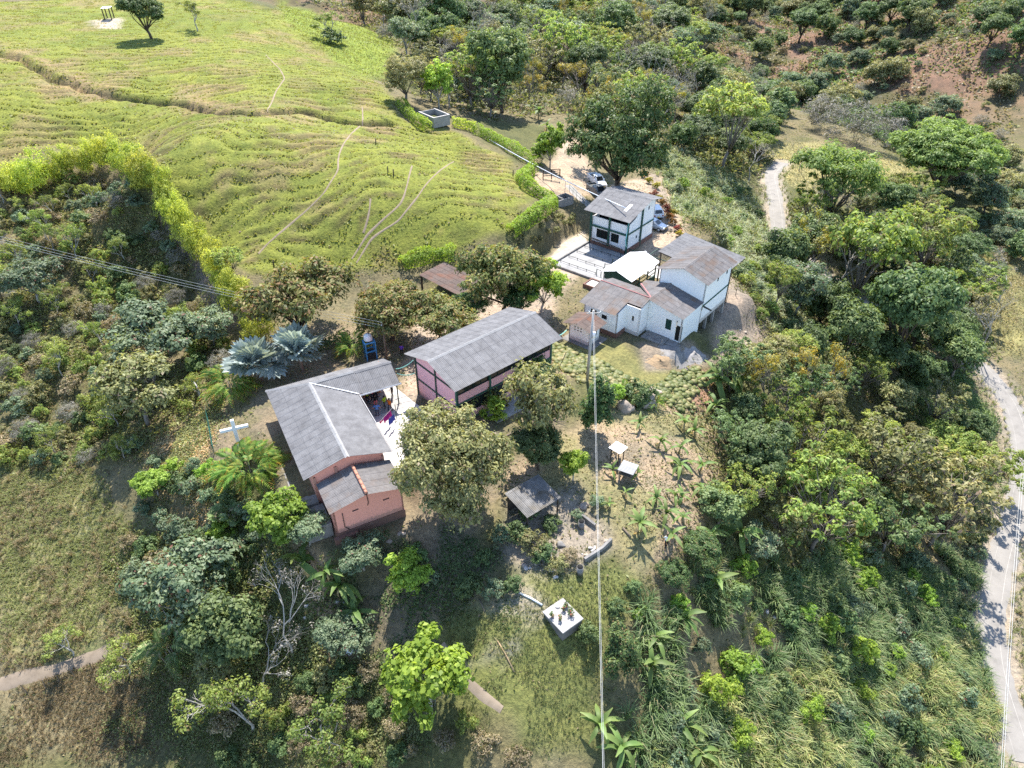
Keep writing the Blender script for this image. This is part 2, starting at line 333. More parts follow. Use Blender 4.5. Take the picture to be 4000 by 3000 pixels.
M['wall_salmon'] = wall_mat('orange_painted_wall', (.70, .24, .10), (.60, .20, .09), .7, False)
M['plinth'] = wall_mat('dark_red_plinth', (.16, .05, .04), (.22, .12, .10), .6, False)
M['green'] = plain('green_paint', (.02, .085, .065), .55)
M['dkgreen'] = plain('dark_green_paint', (.012, .05, .04), .55)
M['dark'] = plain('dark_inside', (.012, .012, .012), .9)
M['glass'] = plain('window_glass', (.02, .022, .025), .12, .1, spec=.6)
M['concrete'] = plain('concrete', (.30, .285, .27), .9, .3, 1.5)
M['concrete_pale'] = plain('pale_concrete', (.42, .395, .37), .9, .2, .8)
M['concrete_dark'] = plain('stained_concrete', (.20, .19, .18), .9, .4, 1.2)
M['patio'] = plain('drying_patio_concrete', (.25, .245, .24), .85, .3, .5)
M['wood'] = plain('grey_wood', (.15, .12, .09), .9, .35, 4)
M['wood_dark'] = plain('dark_wood', (.06, .045, .035), .9, .35, 4)
M['bark'] = plain('bark_grey', (.20, .175, .15), .95, .35, 5)
M['bark_dark'] = plain('bark_brown', (.085, .065, .05), .95, .35, 5)
M['bark_pale'] = plain('bark_pale_grey', (.34, .32, .29), .95, .3, 5)
M['white'] = plain('white_paint', (.80, .81, .82), .5, .08)
M['white_metal'] = plain('white_galvanised', (.62, .64, .67), .35, .12, metal=.2)
M['blue'] = plain('blue_paint', (.06, .25, .50), .5)
M['tarp'] = plain('grey_tarpaulin', (.13, .14, .15), .45, .2)
M['dirt'] = plain('bare_earth', (.22, .175, .13), .98, .25, 1.2)
M['trail'] = plain('trail_earth', (.25, .195, .14), .98, .25, 1.5)
M['cap'] = plain('ridge_cement', (.27, .265, .262), .9, .2, 2)
M['gravel'] = plain('pale_gravel_road', (.27, .25, .225), .98, .2, .6)
M['gravel_track'] = plain('packed_wheel_track', (.33, .31, .28), .98, .2, 1.2)
M['sand_grey'] = plain('grey_sand', (.25, .235, .225), .98, .2, 3)
M['sand_orange'] = plain('ochre_soil', (.30, .215, .13), .98, .2, 3)
M['rock'] = plain('boulder', (.33, .27, .22), .95, .3, 2)
M['wire'] = plain('wire', (.52, .52, .50), .5)
M['hose'] = plain('turquoise_cable', (.20, .48, .42), .5)
M['metal_dark'] = plain('dark_metal', (.03, .035, .035), .5)
M['rubber'] = plain('rubber', (.02, .02, .02), .8)
M['car_white'] = plain('white_car_paint', (.72, .73, .75), .2, .04, spec=.6)
M['car_silver'] = plain('silver_car_paint', (.42, .45, .49), .22, .05, metal=.5, spec=.6)
M['car_grey'] = plain('grey_car_paint', (.10, .11, .125), .22, .06, spec=.6)
M['lamp'] = plain('car_lamp', (.75, .75, .72), .1, .05)
M['lamp_red'] = plain('car_tail_lamp', (.35, .02, .02), .2, .05)
M['yellow_plate'] = plain('yellow_plate', (.75, .50, .03), .5, .05)
M['skin'] = plain('skin', (.24, .13, .085), .6, .1)
M['hair'] = plain('black_hair', (.008, .007, .006), .6, .1)
M['weed'] = leafmat('weed_leaf', (.050, .062, .020), (.10, .115, .040), (.18, .185, .08), .3, (.24, .19, .11), .88)
M['grass'] = leafmat('pasture_grass', (.075, .095, .016), (.125, .145, .026), (.19, .20, .045), .3, (.19, .15, .07), .85)
M['rank'] = leafmat('rank_grass', (.055, .065, .022), (.105, .118, .042), (.175, .18, .08), .3, (.22, .18, .10), .88)
M['dry'] = leafmat('dry_grass', (.09, .07, .035), (.165, .13, .07), (.26, .21, .12), .3, (.07, .085, .03), .75)
M['cane'] = leafmat('cane_grass', (.045, .075, .026), (.10, .145, .055), (.22, .25, .12), .3, (.36, .32, .18), .93)
M['cane_pale'] = leafmat('pale_cane', (.10, .13, .05), (.24, .27, .14), (.44, .44, .30), .3, (.40, .33, .19), .88)
M['cane_yellow'] = leafmat('yellowing_cane', (.06, .085, .025), (.125, .15, .05), (.28, .27, .12), .3, (.34, .28, .14), .88)
M['mango'] = leafmat('mango_leaf', (.016, .034, .012), (.038, .068, .020), (.085, .115, .034), .25, (.20, .15, .06), .95)
M['mango_flush'] = leafmat('mango_flush_leaf', (.035, .05, .016), (.095, .11, .03), (.22, .18, .06), .3, (.30, .20, .09), .86)
M['olive'] = leafmat('olive_leaf', (.060, .066, .026), (.125, .128, .050), (.23, .215, .095), .28, (.26, .20, .13), .93)
M['green_leaf'] = leafmat('green_leaf', (.030, .050, .018), (.065, .098, .034), (.13, .165, .065), .3)
M['bluegreen'] = leafmat('grey_green_leaf', (.04, .065, .035), (.085, .12, .065), (.17, .20, .12), .3, (.20, .09, .06), .965)
M['bright'] = leafmat('bright_leaf', (.06, .10, .014), (.135, .20, .026), (.24, .31, .055), .42)
M['bamboo_leaf'] = leafmat('bamboo_leaf', (.10, .125, .02), (.21, .235, .035), (.34, .35, .07), .42)
M['mustard'] = leafmat('mustard_leaf', (.10, .085, .012), (.19, .16, .02), (.30, .25, .04), .35)
M['airy'] = leafmat('light_leaf', (.06, .09, .02), (.13, .17, .04), (.24, .28, .08), .4, (.24, .19, .07), .92)
M['drybush'] = leafmat('dry_bush', (.09, .075, .045), (.17, .14, .085), (.27, .23, .15), .25, (.09, .11, .03), .8)
M['hedge_leaf'] = leafmat('hedge_leaf', (.09, .14, .014), (.17, .235, .026), (.26, .32, .05), .42)
M['feather'] = leafmat('feathery_leaf', (.035, .065, .016), (.075, .125, .030), (.14, .20, .055), .35)
M['grey_twig'] = leafmat('grey_twig_leaf', (.085, .08, .07), (.145, .135, .12), (.22, .205, .18), .2, (.09, .105, .045), .72)
M['palm_blue'] = leafmat('silver_palm', (.10, .125, .115), (.16, .19, .175), (.24, .27, .25), .12, rough=.5)
M['palm'] = leafmat('palm_leaf', (.04, .085, .015), (.10, .16, .03), (.22, .24, .05), .35, (.34, .24, .05), .86)
M['banana'] = leafmat('banana_leaf', (.035, .065, .018), (.075, .115, .030), (.16, .19, .055), .3)
M['banana_dry'] = leafmat('dry_banana_leaf', (.20, .14, .07), (.30, .21, .11), (.42, .32, .18), .2)
M['croton_red'] = leafmat('croton_red', (.05, .012, .010), (.12, .028, .018), (.20, .07, .03), .25)
M['croton_yellow'] = leafmat('croton_yellow', (.07, .075, .008), (.17, .15, .012), (.30, .25, .02), .3)
M['croton_orange'] = leafmat('croton_orange', (.045, .03, .008), (.14, .065, .012), (.24, .13, .02), .25)
M['flower_red'] = leafmat('red_flower', (.45, .02, .03), (.6, .03, .05), (.7, .08, .08), .3)
M['moss'] = leafmat('cushion_grass', (.035, .05, .014), (.075, .09, .026), (.16, .145, .06), .15)

# ------------------------------------------------------------------ builders
def tag(o, label=None, cat=None, group=None, kind=None):
    if label: o['label'] = label
    if cat: o['category'] = cat
    if group: o['group'] = group
    if kind: o['kind'] = kind
    return o
def empty(name, loc=(0, 0, 0), rz=0, **kw):
    o = bpy.data.objects.new(name, None); col.objects.link(o); o.location = loc; o.rotation_euler = (0, 0, rz); o.empty_display_size = .3
    return tag(o, **kw)
def link(name, me, parent=None, mat=None):
    o = bpy.data.objects.new(name, me); col.objects.link(o); o.parent = parent
    if mat and not me.materials: me.materials.append(M[mat] if isinstance(mat, str) else mat)
    return o
def meshnp(name, V, F, smooth=False, mats=None):
    """mesh from numpy: V (n,3), F (m,3 or 4)"""
    me = bpy.data.meshes.new(name); V = np.ascontiguousarray(V, np.float32); F = np.ascontiguousarray(F, np.int32)
    k = F.shape[1]
    me.vertices.add(len(V)); me.vertices.foreach_set('co', V.ravel())
    me.loops.add(F.size); me.loops.foreach_set('vertex_index', F.ravel())
    me.polygons.add(len(F)); me.polygons.foreach_set('loop_start', np.arange(0, F.size, k, dtype=np.int32))
    if smooth: me.polygons.foreach_set('use_smooth', np.ones(len(F), bool))
    me.update(calc_edges=True); return me
class MB:
    """collects boxes, bars and tubes into ONE mesh"""
    def __init__(s): s.v = []; s.f = []; s.uv = {}
    def add(s, v, f):
        k = len(s.v); s.v += [tuple(p) for p in v]; s.f += [tuple(i + k for i in q) for q in f]; return s
    def box(s, x0, x1, y0, y1, z0, z1):
        return s.add([(x0,y0,z0),(x1,y0,z0),(x1,y1,z0),(x0,y1,z0),(x0,y0,z1),(x1,y0,z1),(x1,y1,z1),(x0,y1,z1)],
                     [(0,3,2,1),(4,5,6,7),(0,1,5,4),(1,2,6,5),(2,3,7,6),(3,0,4,7)])
    def bar(s, a, b, w, h=None):
        a = Vector(a); b = Vector(b); h = h or w; d = (b - a).normalized(); upv = Vector((0, 0, 1)) if abs(d.z) < .95 else Vector((0, 1, 0))
        x = d.cross(upv).normalized() * w / 2; y = x.cross(d).normalized() * h / 2
        return s.add([a-x-y, a+x-y, a+x+y, a-x+y, b-x-y, b+x-y, b+x+y, b-x+y], [(0,3,2,1),(4,5,6,7),(0,1,5,4),(1,2,6,5),(2,3,7,6),(3,0,4,7)])
    def tube(s, pts_, rad, seg=6, cap=True):
        P = [Vector(p) for p in pts_]; rr = rad if isinstance(rad, (list, tuple)) else [rad] * len(P); rings = []
        for i, p in enumerate(P):
            d = (P[min(i + 1, len(P) - 1)] - P[max(i - 1, 0)]).normalized(); upv = Vector((0, 0, 1)) if abs(d.z) < .9 else Vector((1, 0, 0))
            x = d.cross(upv).normalized(); y = x.cross(d).normalized()
            rings.append([p + (x * math.cos(2*math.pi*k/seg) + y * math.sin(2*math.pi*k/seg)) * rr[i] for k in range(seg)])
        v = [q for r in rings for q in r]; f = []
        for i in range(len(P) - 1):
            for k in range(seg):
                a = i * seg + k; b = i * seg + (k + 1) % seg; f.append((a, b, b + seg, a + seg))
        if cap: f.append(tuple(range(seg - 1, -1, -1))); f.append(tuple((len(P) - 1) * seg + k for k in range(seg)))
        return s.add(v, f)
    def cyl(s, x, y, z0, z1, r, seg=12, r1=None): return s.tube([(x, y, z0), (x, y, z1)], [r, r1 if r1 is not None else r], seg)
    def mesh(s, name, smooth=False, bevel=0):
        me = bpy.data.meshes.new(name); me.from_pydata(s.v, [], s.f)
        if bevel:
            bm = bmesh.new(); bm.from_mesh(me)
            bmesh.ops.bevel(bm, geom=bm.edges[:], offset=bevel, segments=1, affect='EDGES', clamp_overlap=True); bm.to_mesh(me); bm.free()
        if smooth:
            me.polygons.foreach_set('use_smooth', np.ones(len(me.polygons), bool))
        me.update(); return me
    def build(s, name, mat, parent=None, smooth=False, bevel=0):
        o = link(name, s.mesh(name, smooth, bevel), parent, mat)
        for p in o.data.polygons: pass
        return o
def boxuv(me):
    """UVs in metres: along the face, and height"""
    u = me.uv_layers.new(name='UVMap')
    for p in me.polygons:
        nn = p.normal
        for li in p.loop_indices:
            v = me.vertices[me.loops[li].vertex_index].co
            u.data[li].uv = (v.y, v.z) if abs(nn.x) > abs(nn.y) and abs(nn.x) > .5 else ((v.x, v.z) if abs(nn.y) > .5 else (v.x, v.y))
def wall(parent, p0, p1, zb, top, mat, openings=(), thick=.16, name='wall'):
    """wall panel from p0 to p1 (inside on its left), top = height or [(s, z)...] profile, real openings (s0, s1, z0, z1)"""
    p0 = Vector((p0[0], p0[1], 0)); p1 = Vector((p1[0], p1[1], 0)); L = (p1 - p0).length; d = (p1 - p0) / L; nrm = Vector((-d.y, d.x, 0))
    prof = [(0, top), (L, top)] if not isinstance(top, (list, tuple)) else list(top)
    tz = lambda s: float(np.interp(s, [q[0] for q in prof], [q[1] for q in prof]))
    ss = sorted(set([round(q[0], 4) for q in prof] + [0, L] + [v for o in openings for v in (o[0], o[1])]))
    bm = bmesh.new(); uvl = bm.loops.layers.uv.new('UVMap')
    def quad(sa, sb, z0a, z0b, z1a, z1b):
        if z1a - z0a < 1e-4 and z1b - z0b < 1e-4: return
        P = [(sa, z0a), (sb, z0b), (sb, z1b), (sa, z1a)]
        for off, rev in ((0, False), (thick, True)):
            vs_ = [bm.verts.new(p0 + d * s_ + nrm * off + Vector((0, 0, z_))) for s_, z_ in P]
            if rev: vs_ = vs_[::-1]
            try:
                fc = bm.faces.new(vs_)
                for lp, (s_, z_) in zip(fc.loops, P[::-1] if rev else P): lp[uvl].uv = (s_, z_ - zb)
            except ValueError: pass
    for sa, sb in zip(ss[:-1], ss[1:]):
        cut = sorted((o[2], o[3]) for o in openings if o[0] <= sa + 1e-4 and o[1] >= sb - 1e-4); z = zb
        for (z0, z1) in cut: quad(sa, sb, z, z, z0, z0); z = z1
        quad(sa, sb, z, z, tz(sa), tz(sb))
    def rim(sa, za, sb, zb_):
        vs_ = [p0 + d*sa + Vector((0,0,za)), p0 + d*sb + Vector((0,0,zb_)), p0 + d*sb + nrm*thick + Vector((0,0,zb_)), p0 + d*sa + nrm*thick + Vector((0,0,za))]
        fc = bm.faces.new([bm.verts.new(v) for v in vs_])
        for lp, q in zip(fc.loops, ((0,0),(1,0),(1,.1),(0,.1))): lp[uvl].uv = q
    for o in openings:
        rim(o[0], o[2], o[1], o[2]); rim(o[0], o[3], o[1], o[3]); rim(o[0], o[2], o[0], o[3]); rim(o[1], o[2], o[1], o[3])
    rim(0, zb, 0, tz(0)); rim(L, zb, L, tz(L))
    for (a, b) in zip(prof[:-1], prof[1:]): rim(a[0], a[1], b[0], b[1])
    me = bpy.data.meshes.new(name); bm.to_mesh(me); bm.free()
    return link(name, me, parent, mat)
def opening_fill(parent, p0, p1, o, name, mat, inset=.10, frame=None, bars=0):
    """leaf or pane set back in an opening of the wall p0-p1, with a frame"""
    p0 = Vector((p0[0], p0[1], 0)); p1 = Vector((p1[0], p1[1], 0)); d = (p1 - p0).normalized(); nrm = Vector((-d.y, d.x, 0))
    q = lambda s_, z_, off: p0 + d * s_ + nrm * off + Vector((0, 0, z_))
    mb = MB(); mb.add([q(o[0], o[2], inset), q(o[1], o[2], inset), q(o[1], o[3], inset), q(o[0], o[3], inset)], [(0, 1, 2, 3)])
    ob = mb.build(name, mat, parent)
    if frame:
        fb = MB(); w = .07
        for a, b in (((o[0], o[2]), (o[1], o[2])), ((o[1], o[2]), (o[1], o[3])), ((o[1], o[3]), (o[0], o[3])), ((o[0], o[3]), (o[0], o[2]))):
            fb.bar(q(*a, inset - .03), q(*b, inset - .03), w, .05)
        for k in range(bars):
            s_ = o[0] + (o[1] - o[0]) * (k + 1) / (bars + 1); fb.bar(q(s_, o[2], inset - .03), q(s_, o[3], inset - .03), .05, .04)
        fb.build('frame', frame, ob)
    return ob
CORR = .177
def slope(parent, O, S, T, poly, mat, sheet_w=5, sheet_l=1.75, amp=.032, name='roof_sheet', lift=.012):
    """a roof slope laid in overlapping corrugated sheets; poly in (along eave, up slope) metres"""
    O = Vector(O); S = Vector(S).normalized(); T = Vector(T).normalized(); N = S.cross(T).normalized()
    if N.z < 0: N = -N
    smin, smax = min(p[0] for p in poly), max(p[0] for p in poly); tmax = max(p[1] for p in poly); tmin = min(p[1] for p in poly)
    def trange(s_):
        s_ = min(max(s_, smin + 1e-4), smax - 1e-4); r_ = []
        for i in range(len(poly)):
            (a, ta), (b, tb) = poly[i], poly[(i + 1) % len(poly)]
            if (a - s_) * (b - s_) <= 0 and abs(a - b) > 1e-6: r_.append(ta + (tb - ta) * (s_ - a) / (b - a))
        return (min(r_), max(r_)) if r_ else (0, 0)
    step = CORR / 4; sw = CORR * sheet_w; rows = max(1, math.ceil((tmax - tmin) / sheet_l)); rl = (tmax - tmin) / rows
    ncol = max(1, math.ceil((smax - smin) / sw))
    for r in range(rows):
        ta, tb = tmin + r * rl, tmin + (r + 1) * rl + (.12 if r < rows - 1 else 0)
        for c in range(ncol):
            sa, sb = smin + c * sw, min(smax, smin + (c + 1) * sw + .03)
            js = list(np.arange(sa, sb + 1e-6, step)); v = []; f = []; jit = random.uniform(-.02, .02) if r == 0 else 0
            for s_ in js:
                lo, hi = trange(s_); x0, x1 = max(ta + (jit if lo <= ta else 0), lo), min(tb, hi)
                if x1 < x0: x0 = x1 = min(max(x0, lo), hi)
                w_ = amp * math.cos(2 * math.pi * s_ / CORR) 
                for t_ in (x0, x1):
                    k = (t_ - ta) / max(1e-3, tb - ta); v.append(O + S * s_ + T * t_ + N * (w_ + lift * (1 - k)))
            keep = [i for i in range(len(js) - 1) if (v[2*i+1] - v[2*i]).length + (v[2*i+3] - v[2*i+2]).length > .02]
            if len(keep) < 3: continue
            used = sorted({j for i in keep for j in (2*i, 2*i+1, 2*i+2, 2*i+3)}); rm = {j: n_ for n_, j in enumerate(used)}
            for i in keep: f.append((rm[2*i], rm[2*i+2], rm[2*i+3], rm[2*i+1]))
            v = [v[j] for j in used]
            me = bpy.data.meshes.new(name); me.from_pydata(v, [], f); me.polygons.foreach_set('use_smooth', np.ones(len(f), bool)); me.update()
            link(name, me, parent, mat)
def ridge_cap(parent, a, b, mat, w=.22, drop=.09, name='ridge_cap'):
    a = Vector(a); b = Vector(b); d = (b - a).normalized(); x = d.cross(Vector((0, 0, 1))).normalized()
    n = max(1, int((b - a).length / .9)); mb = MB()
    for k in range(n):
        p = a + (b - a) * (k / n); q = a + (b - a) * ((k + 1.06) / n); u = Vector((0, 0, .012 * (k % 2)))
        mb.add([p - x*w + Vector((0,0,-drop)) + u, p + Vector((0,0,.05)) + u, p + x*w + Vector((0,0,-drop)) + u, q - x*w + Vector((0,0,-drop)) + u, q + Vector((0,0,.05)) + u, q + x*w + Vector((0,0,-drop)) + u], [(0,1,4,3),(1,2,5,4)])
    return mb.build(name, mat, parent)
def gable_x(parent, x0, x1, y0, yr, y1, ze0, zr, ze1, mat, cap=None, **kw):
    """gable roof, ridge along local x at y = yr"""
    L = x1 - x0; t0 = Vector((0, yr - y0, zr - ze0)); t1 = Vector((0, yr - y1, zr - ze1))
    if abs(yr - y0) > .05: slope(parent, (x0, y0, ze0), (1, 0, 0), t0, [(0, 0), (L, 0), (L, t0.length), (0, t0.length)], mat, **kw)
    if abs(yr - y1) > .05: slope(parent, (x0, y1, ze1), (1, 0, 0), t1, [(0, 0), (L, 0), (L, t1.length), (0, t1.length)], mat, **kw)
    if cap: ridge_cap(parent, (x0, yr, zr + .03), (x1, yr, zr + .03), cap)
def gable_y(parent, y0, y1, x0, xr, x1, ze0, zr, ze1, mat, cap=None, **kw):
    L = y1 - y0; t0 = Vector((xr - x0, 0, zr - ze0)); t1 = Vector((xr - x1, 0, zr - ze1))
    if abs(xr - x0) > .05: slope(parent, (x0, y0, ze0), (0, 1, 0), t0, [(0, 0), (L, 0), (L, t0.length), (0, t0.length)], mat, **kw)
    if abs(xr - x1) > .05: slope(parent, (x1, y0, ze1), (0, 1, 0), t1, [(0, 0), (L, 0), (L, t1.length), (0, t1.length)], mat, **kw)
    if cap: ridge_cap(parent, (xr, y0, zr + .03), (xr, y1, zr + .03), cap)
# ------------------------------------------------------------------ ground sheet
C0 = np.empty(XX.shape + (3,)); C0[:] = (.17, .145, .085)
def paint(m, c, amt=1.0):
    global C0
    m = (m * amt)[..., None]; C0 = C0 * (1 - m) + np.array(c) * m
n1 = fbm(XX, YY, 18, 101, 4); n2 = fbm(XX, YY, 6, 151, 4); n3 = fbm(XX, YY, 2.5, 171, 3)
paint(sstep(.42, .62, n1), (.085, .095, .035), .8)
far_ = sstep(230, 300, YY); paint(far_, (.20, .125, .088), 1); paint(far_ * sstep(.45, .6, n1), (.08, .085, .04), .85)
PASM = soft(XX, YY, PASTURE, 1.0)
paint(PASM, (.185, .205, .042)); paint(PASM * sstep(.5, .68, n2), (.23, .185, .085), .8); paint(PASM * sstep(.55, .7, n1), (.135, .17, .03), .6)
paint(PASM * riser * sstep(.35, .6, n2) * (.3 + .7 * lower), (.105, .085, .04), .85)
paint(PASM * np.exp(-(sc_d / 1.0) ** 2), (.085, .062, .045), .95); paint(PASM * np.exp(-(up / 7) ** 2) * sstep(.4, .6, n2), (.27, .20, .11), .7)
BUMP2 = zone((600,2),(860,90),(850,150),(800,170),(700,110),(620,50)); paint(soft(XX, YY, BUMP2, 2), (.19, .24, .045))
DRYF = zone((1650,310),(1760,310),(1960,350),(2000,410),(1880,420),(1700,400)); paint(soft(XX, YY, DRYF, 2), (.30, .27, .12))
DRYR = zone((2080,560),(2212,480),(2212,760),(2150,760),(2070,660)); paint(soft(XX, YY, DRYR, 2), (.25, .23, .10))
G0 = zone((1200,700),(1240,800),(1200,900),(1240,1000),(1100,1060),(980,1180),(760,1200),(640,1180),(560,1060),(440,1000),(440,860),(560,760),(700,700),(900,690)); paint(soft(XX, YY, G0, 1.5), (.235, .185, .135), .75); paint(soft(XX, YY, G0, 1.5) * sstep(.5, .62, n3), (.13, .125, .06), .6)
YARD = zone((1215,640),(1300,520),(1180,560),(1100,620),(900,690),(880,770),(860,880),(1180,700)); paint(soft(XX, YY, YARD, .8), (.38, .30, .24), .9)
DRIVE = zone((1215,300),(1250,300),(1300,400),(1440,385),(1480,500),(1440,545),(1390,560),(1370,500),(1280,420),(1170,420),(1150,385)); paint(soft(XX, YY, DRIVE, .9), (.40, .31, .235), .95)
PATH2 = zone((1180,560),(1215,520),(1262,500),(1270,515),(1190,585)); paint(soft(XX, YY, PATH2, .5), (.48, .40, .32))
FIELD = zone((1290,900),(1500,830),(1545,940),(1500,1190),(1400,1240),(1250,1060),(1100,1080),(1080,1030)); paint(soft(XX, YY, FIELD, 1.2), (.34, .26, .185), .9); paint(soft(XX, YY, FIELD, 1.2) * sstep(.45, .6, n2), (.20, .20, .085), .7)
LAWN = zone((1080,1290),(1180,1190),(1400,1230),(1420,1300),(1290,1380),(1300,1600),(1130,1640),(960,1500),(930,1380)); paint(soft(XX, YY, LAWN, 1.5), (.17, .185, .06), .9); paint(soft(XX, YY, LAWN, 1.5) * sstep(.55, .66, n2), (.30, .265, .22), .8)
GREYY = zone((1090,1080),(1250,1060),(1330,1180),(1180,1240),(1090,1190)); paint(soft(XX, YY, GREYY, 1), (.29, .25, .21), .9)
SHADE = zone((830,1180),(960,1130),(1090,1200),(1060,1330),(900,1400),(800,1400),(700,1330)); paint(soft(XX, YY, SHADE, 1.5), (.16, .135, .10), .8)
LEFTG = zone((2,1000),(180,1010),(260,1150),(260,1330),(200,1400),(2,1420)); paint(soft(XX, YY, LEFTG, 2), (.16, .19, .075), .9); paint(soft(XX, YY, LEFTG, 2) * sstep(.5, .65, n2), (.30, .26, .14), .7)
LEFTB = zone((2,1480),(290,1390),(300,1640),(2,1650)); paint(soft(XX, YY, LEFTB, 1.5), (.24, .20, .12), .8)
BACKW = zone((1560,560),(1680,640),(1660,760),(1560,790),(1530,720)); paint(soft(XX, YY, BACKW, 1), (.30, .24, .20), .85)
FRONTW = zone((1370,740),(1500,740),(1560,790),(1480,810),(1390,800)); paint(soft(XX, YY, FRONTW, .6), (.25, .205, .165), .9)
TURF = zone((1230,740),(1330,740),(1400,800),(1480,800),(1460,870),(1350,870),(1230,800),(1200,740)); paint(soft(XX, YY, TURF, .6), (.20, .19, .075), .95)
LITTER = zone((1490,820),(1530,800),(1560,880),(1500,900)); paint(soft(XX, YY, LITTER, .6), (.34, .20, .14), .9)
ROCKS = zone((640,1200),(690,1180),(740,1320),(760,1440),(700,1440),(670,1300)); paint(soft(XX, YY, ROCKS, .8), (.36, .26, .19), .9)
CREST = zone((195,45),(260,40),(265,62),(215,62)); paint(soft(XX, YY, CREST, .8), (.42, .35, .30), .95)
BANK = zone((330,420),(420,480),(470,600),(520,700),(480,740),(430,650),(370,520)); paint(soft(XX, YY, BANK, 1), (.17, .14, .125), .85)
NURS = zone((1950,770),(2060,800),(2150,900),(2080,960),(1950,900)); paint(soft(XX, YY, NURS, 1.2), (.13, .19, .075), .9)
RB = segdist(XX, YY, [tuple(p) for p in ROAD], False); paint(sstep(3.6, 2.0, RB), (.34, .29, .24), .8)
ny, nx = XX.shape
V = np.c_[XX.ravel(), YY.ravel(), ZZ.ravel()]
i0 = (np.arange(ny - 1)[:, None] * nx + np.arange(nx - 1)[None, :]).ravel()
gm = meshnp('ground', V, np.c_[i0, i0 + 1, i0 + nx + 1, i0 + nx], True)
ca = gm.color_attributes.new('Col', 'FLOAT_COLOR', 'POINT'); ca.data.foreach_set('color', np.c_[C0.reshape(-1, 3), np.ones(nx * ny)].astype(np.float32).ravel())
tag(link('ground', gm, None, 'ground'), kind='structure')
def ribbon(name, line, half, mat, lift=.05, cross=5, wob=.0, zs=None, kind='structure'):
    q = smooth_line(line, .5) if zs is None else np.array(line); t = np.gradient(q, axis=0); t /= np.hypot(t[:, 0], t[:, 1])[:, None] + 1e-9
    nrm = np.c_[-t[:, 1], t[:, 0]]; n = len(q); Vv = []
    w = half * (1 + wob * (fbm(q[:, 0], q[:, 1], 2.5, 9, 2) - .5) * 2)
    w2 = half * (1 + wob * (fbm(q[:, 0], q[:, 1], 2.0, 19, 2) - .5) * 2)
    for k in range(cross):
        s_ = -1 + 2 * k / (cross - 1); off = nrm * (s_ * np.where(s_ > 0, w, w2))[:, None]; P = q + off
        z = (gz(P[:, 0], P[:, 1]) if zs is None else zs) + lift - (.12 if k in (0, cross - 1) else 0)
        Vv.append(np.c_[P, z])
    Vv = np.stack(Vv, 1).reshape(-1, 3); a = (np.arange(n - 1)[:, None] * cross + np.arange(cross - 1)[None, :]).ravel()
    return tag(link(name, meshnp(name, Vv, np.c_[a, a + 1, a + cross + 1, a + cross], True), None, mat), kind=kind)
ribbon('road', ROAD, 1.75, 'gravel', .06, 9, .22, rz)
PL = lambda *p: [at(a, b)[:2] for a, b in p]
for t_ in TRAILS: ribbon('path', PL(*t_), .13, 'trail', .12, 3, .5)
ribbon('path', PL((0,1480),(60,1465),(130,1445),(200,1420),(270,1390)), .75, 'dirt', .05, 5, .6)
ribbon('path', PL((955,1395),(985,1440),(1010,1475),(1050,1510),(1085,1535)), .42, 'dirt', .05, 5, .6)
for sg in (-.75, .75):
    t_ = np.gradient(ROAD, axis=0); t_ /= np.hypot(t_[:, 0], t_[:, 1])[:, None]; ribbon('wheel_track', ROAD + np.c_[-t_[:, 1], t_[:, 0]] * (sg + .25 * (fbm(ROAD[:, 0], ROAD[:, 1], 14, 3, 2) - .5))[:, None], .34, 'gravel_track', .067, 3, .5, rz)
ribbon('driveway', PL((1405,375),(1425,420),(1435,455),(1440,500)), 2.0, 'dirt', .05, 7, .3)

# ------------------------------------------------------------------ salmon house (L plan, hipped corner)
h1 = empty('salmon_house', (*F1.o, 0), F1.a, label='long salmon house with L-shaped grey corrugated roof beside the silver palms', cat='house')
E1, R1 = 2.95, 4.15
rg = 'roof_grey'
# main wing west slope: eave x=0, y from 0 down to -15.3 ; hip from (0,0) to (4.2,-2.6)
tw = math.hypot(4.2, R1 - E1); tn = math.hypot(2.6, R1 - E1)
slope(h1, (0, 0, E1), (0, -1, 0), (4.2, 0, R1 - E1), [(0, 0), (15.3, 0), (15.3, tw), (2.6, tw)], rg)
slope(h1, (8.4, 0, E1), (0, -1, 0), (-4.2, 0, R1 - E1), [(5.2, 0), (15.3, 0), (15.3, tw), (2.6, tw)], rg)
slope(h1, (0, 0, E1), (1, 0, 0), (0, -2.6, R1 - E1), [(0, 0), (8.9, 0), (8.9, tn), (4.2, tn)], rg)
slope(h1, (0, -5.2, E1), (1, 0, 0), (0, 2.6, R1 - E1), [(8.4, 0), (8.9, 0), (8.9, tn), (4.2, tn)], rg)
gable_x(h1, 8.75, 13.0, -5.25, -2.6, .05, E1 - .12, R1 - .13, E1 - .12, rg, rg)
ridge_cap(h1, (4.2, -2.6, R1 + .03), (4.2, -15.35, R1 + .03), 'cap'); ridge_cap(h1, (4.2, -2.6, R1 + .03), (8.8, -2.6, R1 + .03), 'cap')
ridge_cap(h1, (0, 0, E1 + .05), (4.2, -2.6, R1 + .05), 'cap'); ridge_cap(h1, (8.5, -5.25, E1 + .08), (4.2, -2.6, R1 + .06), 'white_metal', .07, -.02, 'valley_flashing')
W1 = 'wall_orange'
wall(h1, (.9, -15.0), (7.6, -15.0), -2.0, [(0, 2.95), (3.35, 3.9), (6.7, 2.95)], W1)
wall(h1, (7.6, -15.0), (7.6, -4.4), -.2, 2.8, W1, [(1.5, 2.4, 0, 2.1), (3.5, 4.8, 1, 2.1), (6.5, 7.4, 0, 2.1), (8.6, 9.8, 1, 2.1)])
for o in ((1.5, 2.4, 0, 2.1), (6.5, 7.4, 0, 2.1)): opening_fill(h1, (7.6, -15), (7.6, -4.4), o, 'door', 'dkgreen')
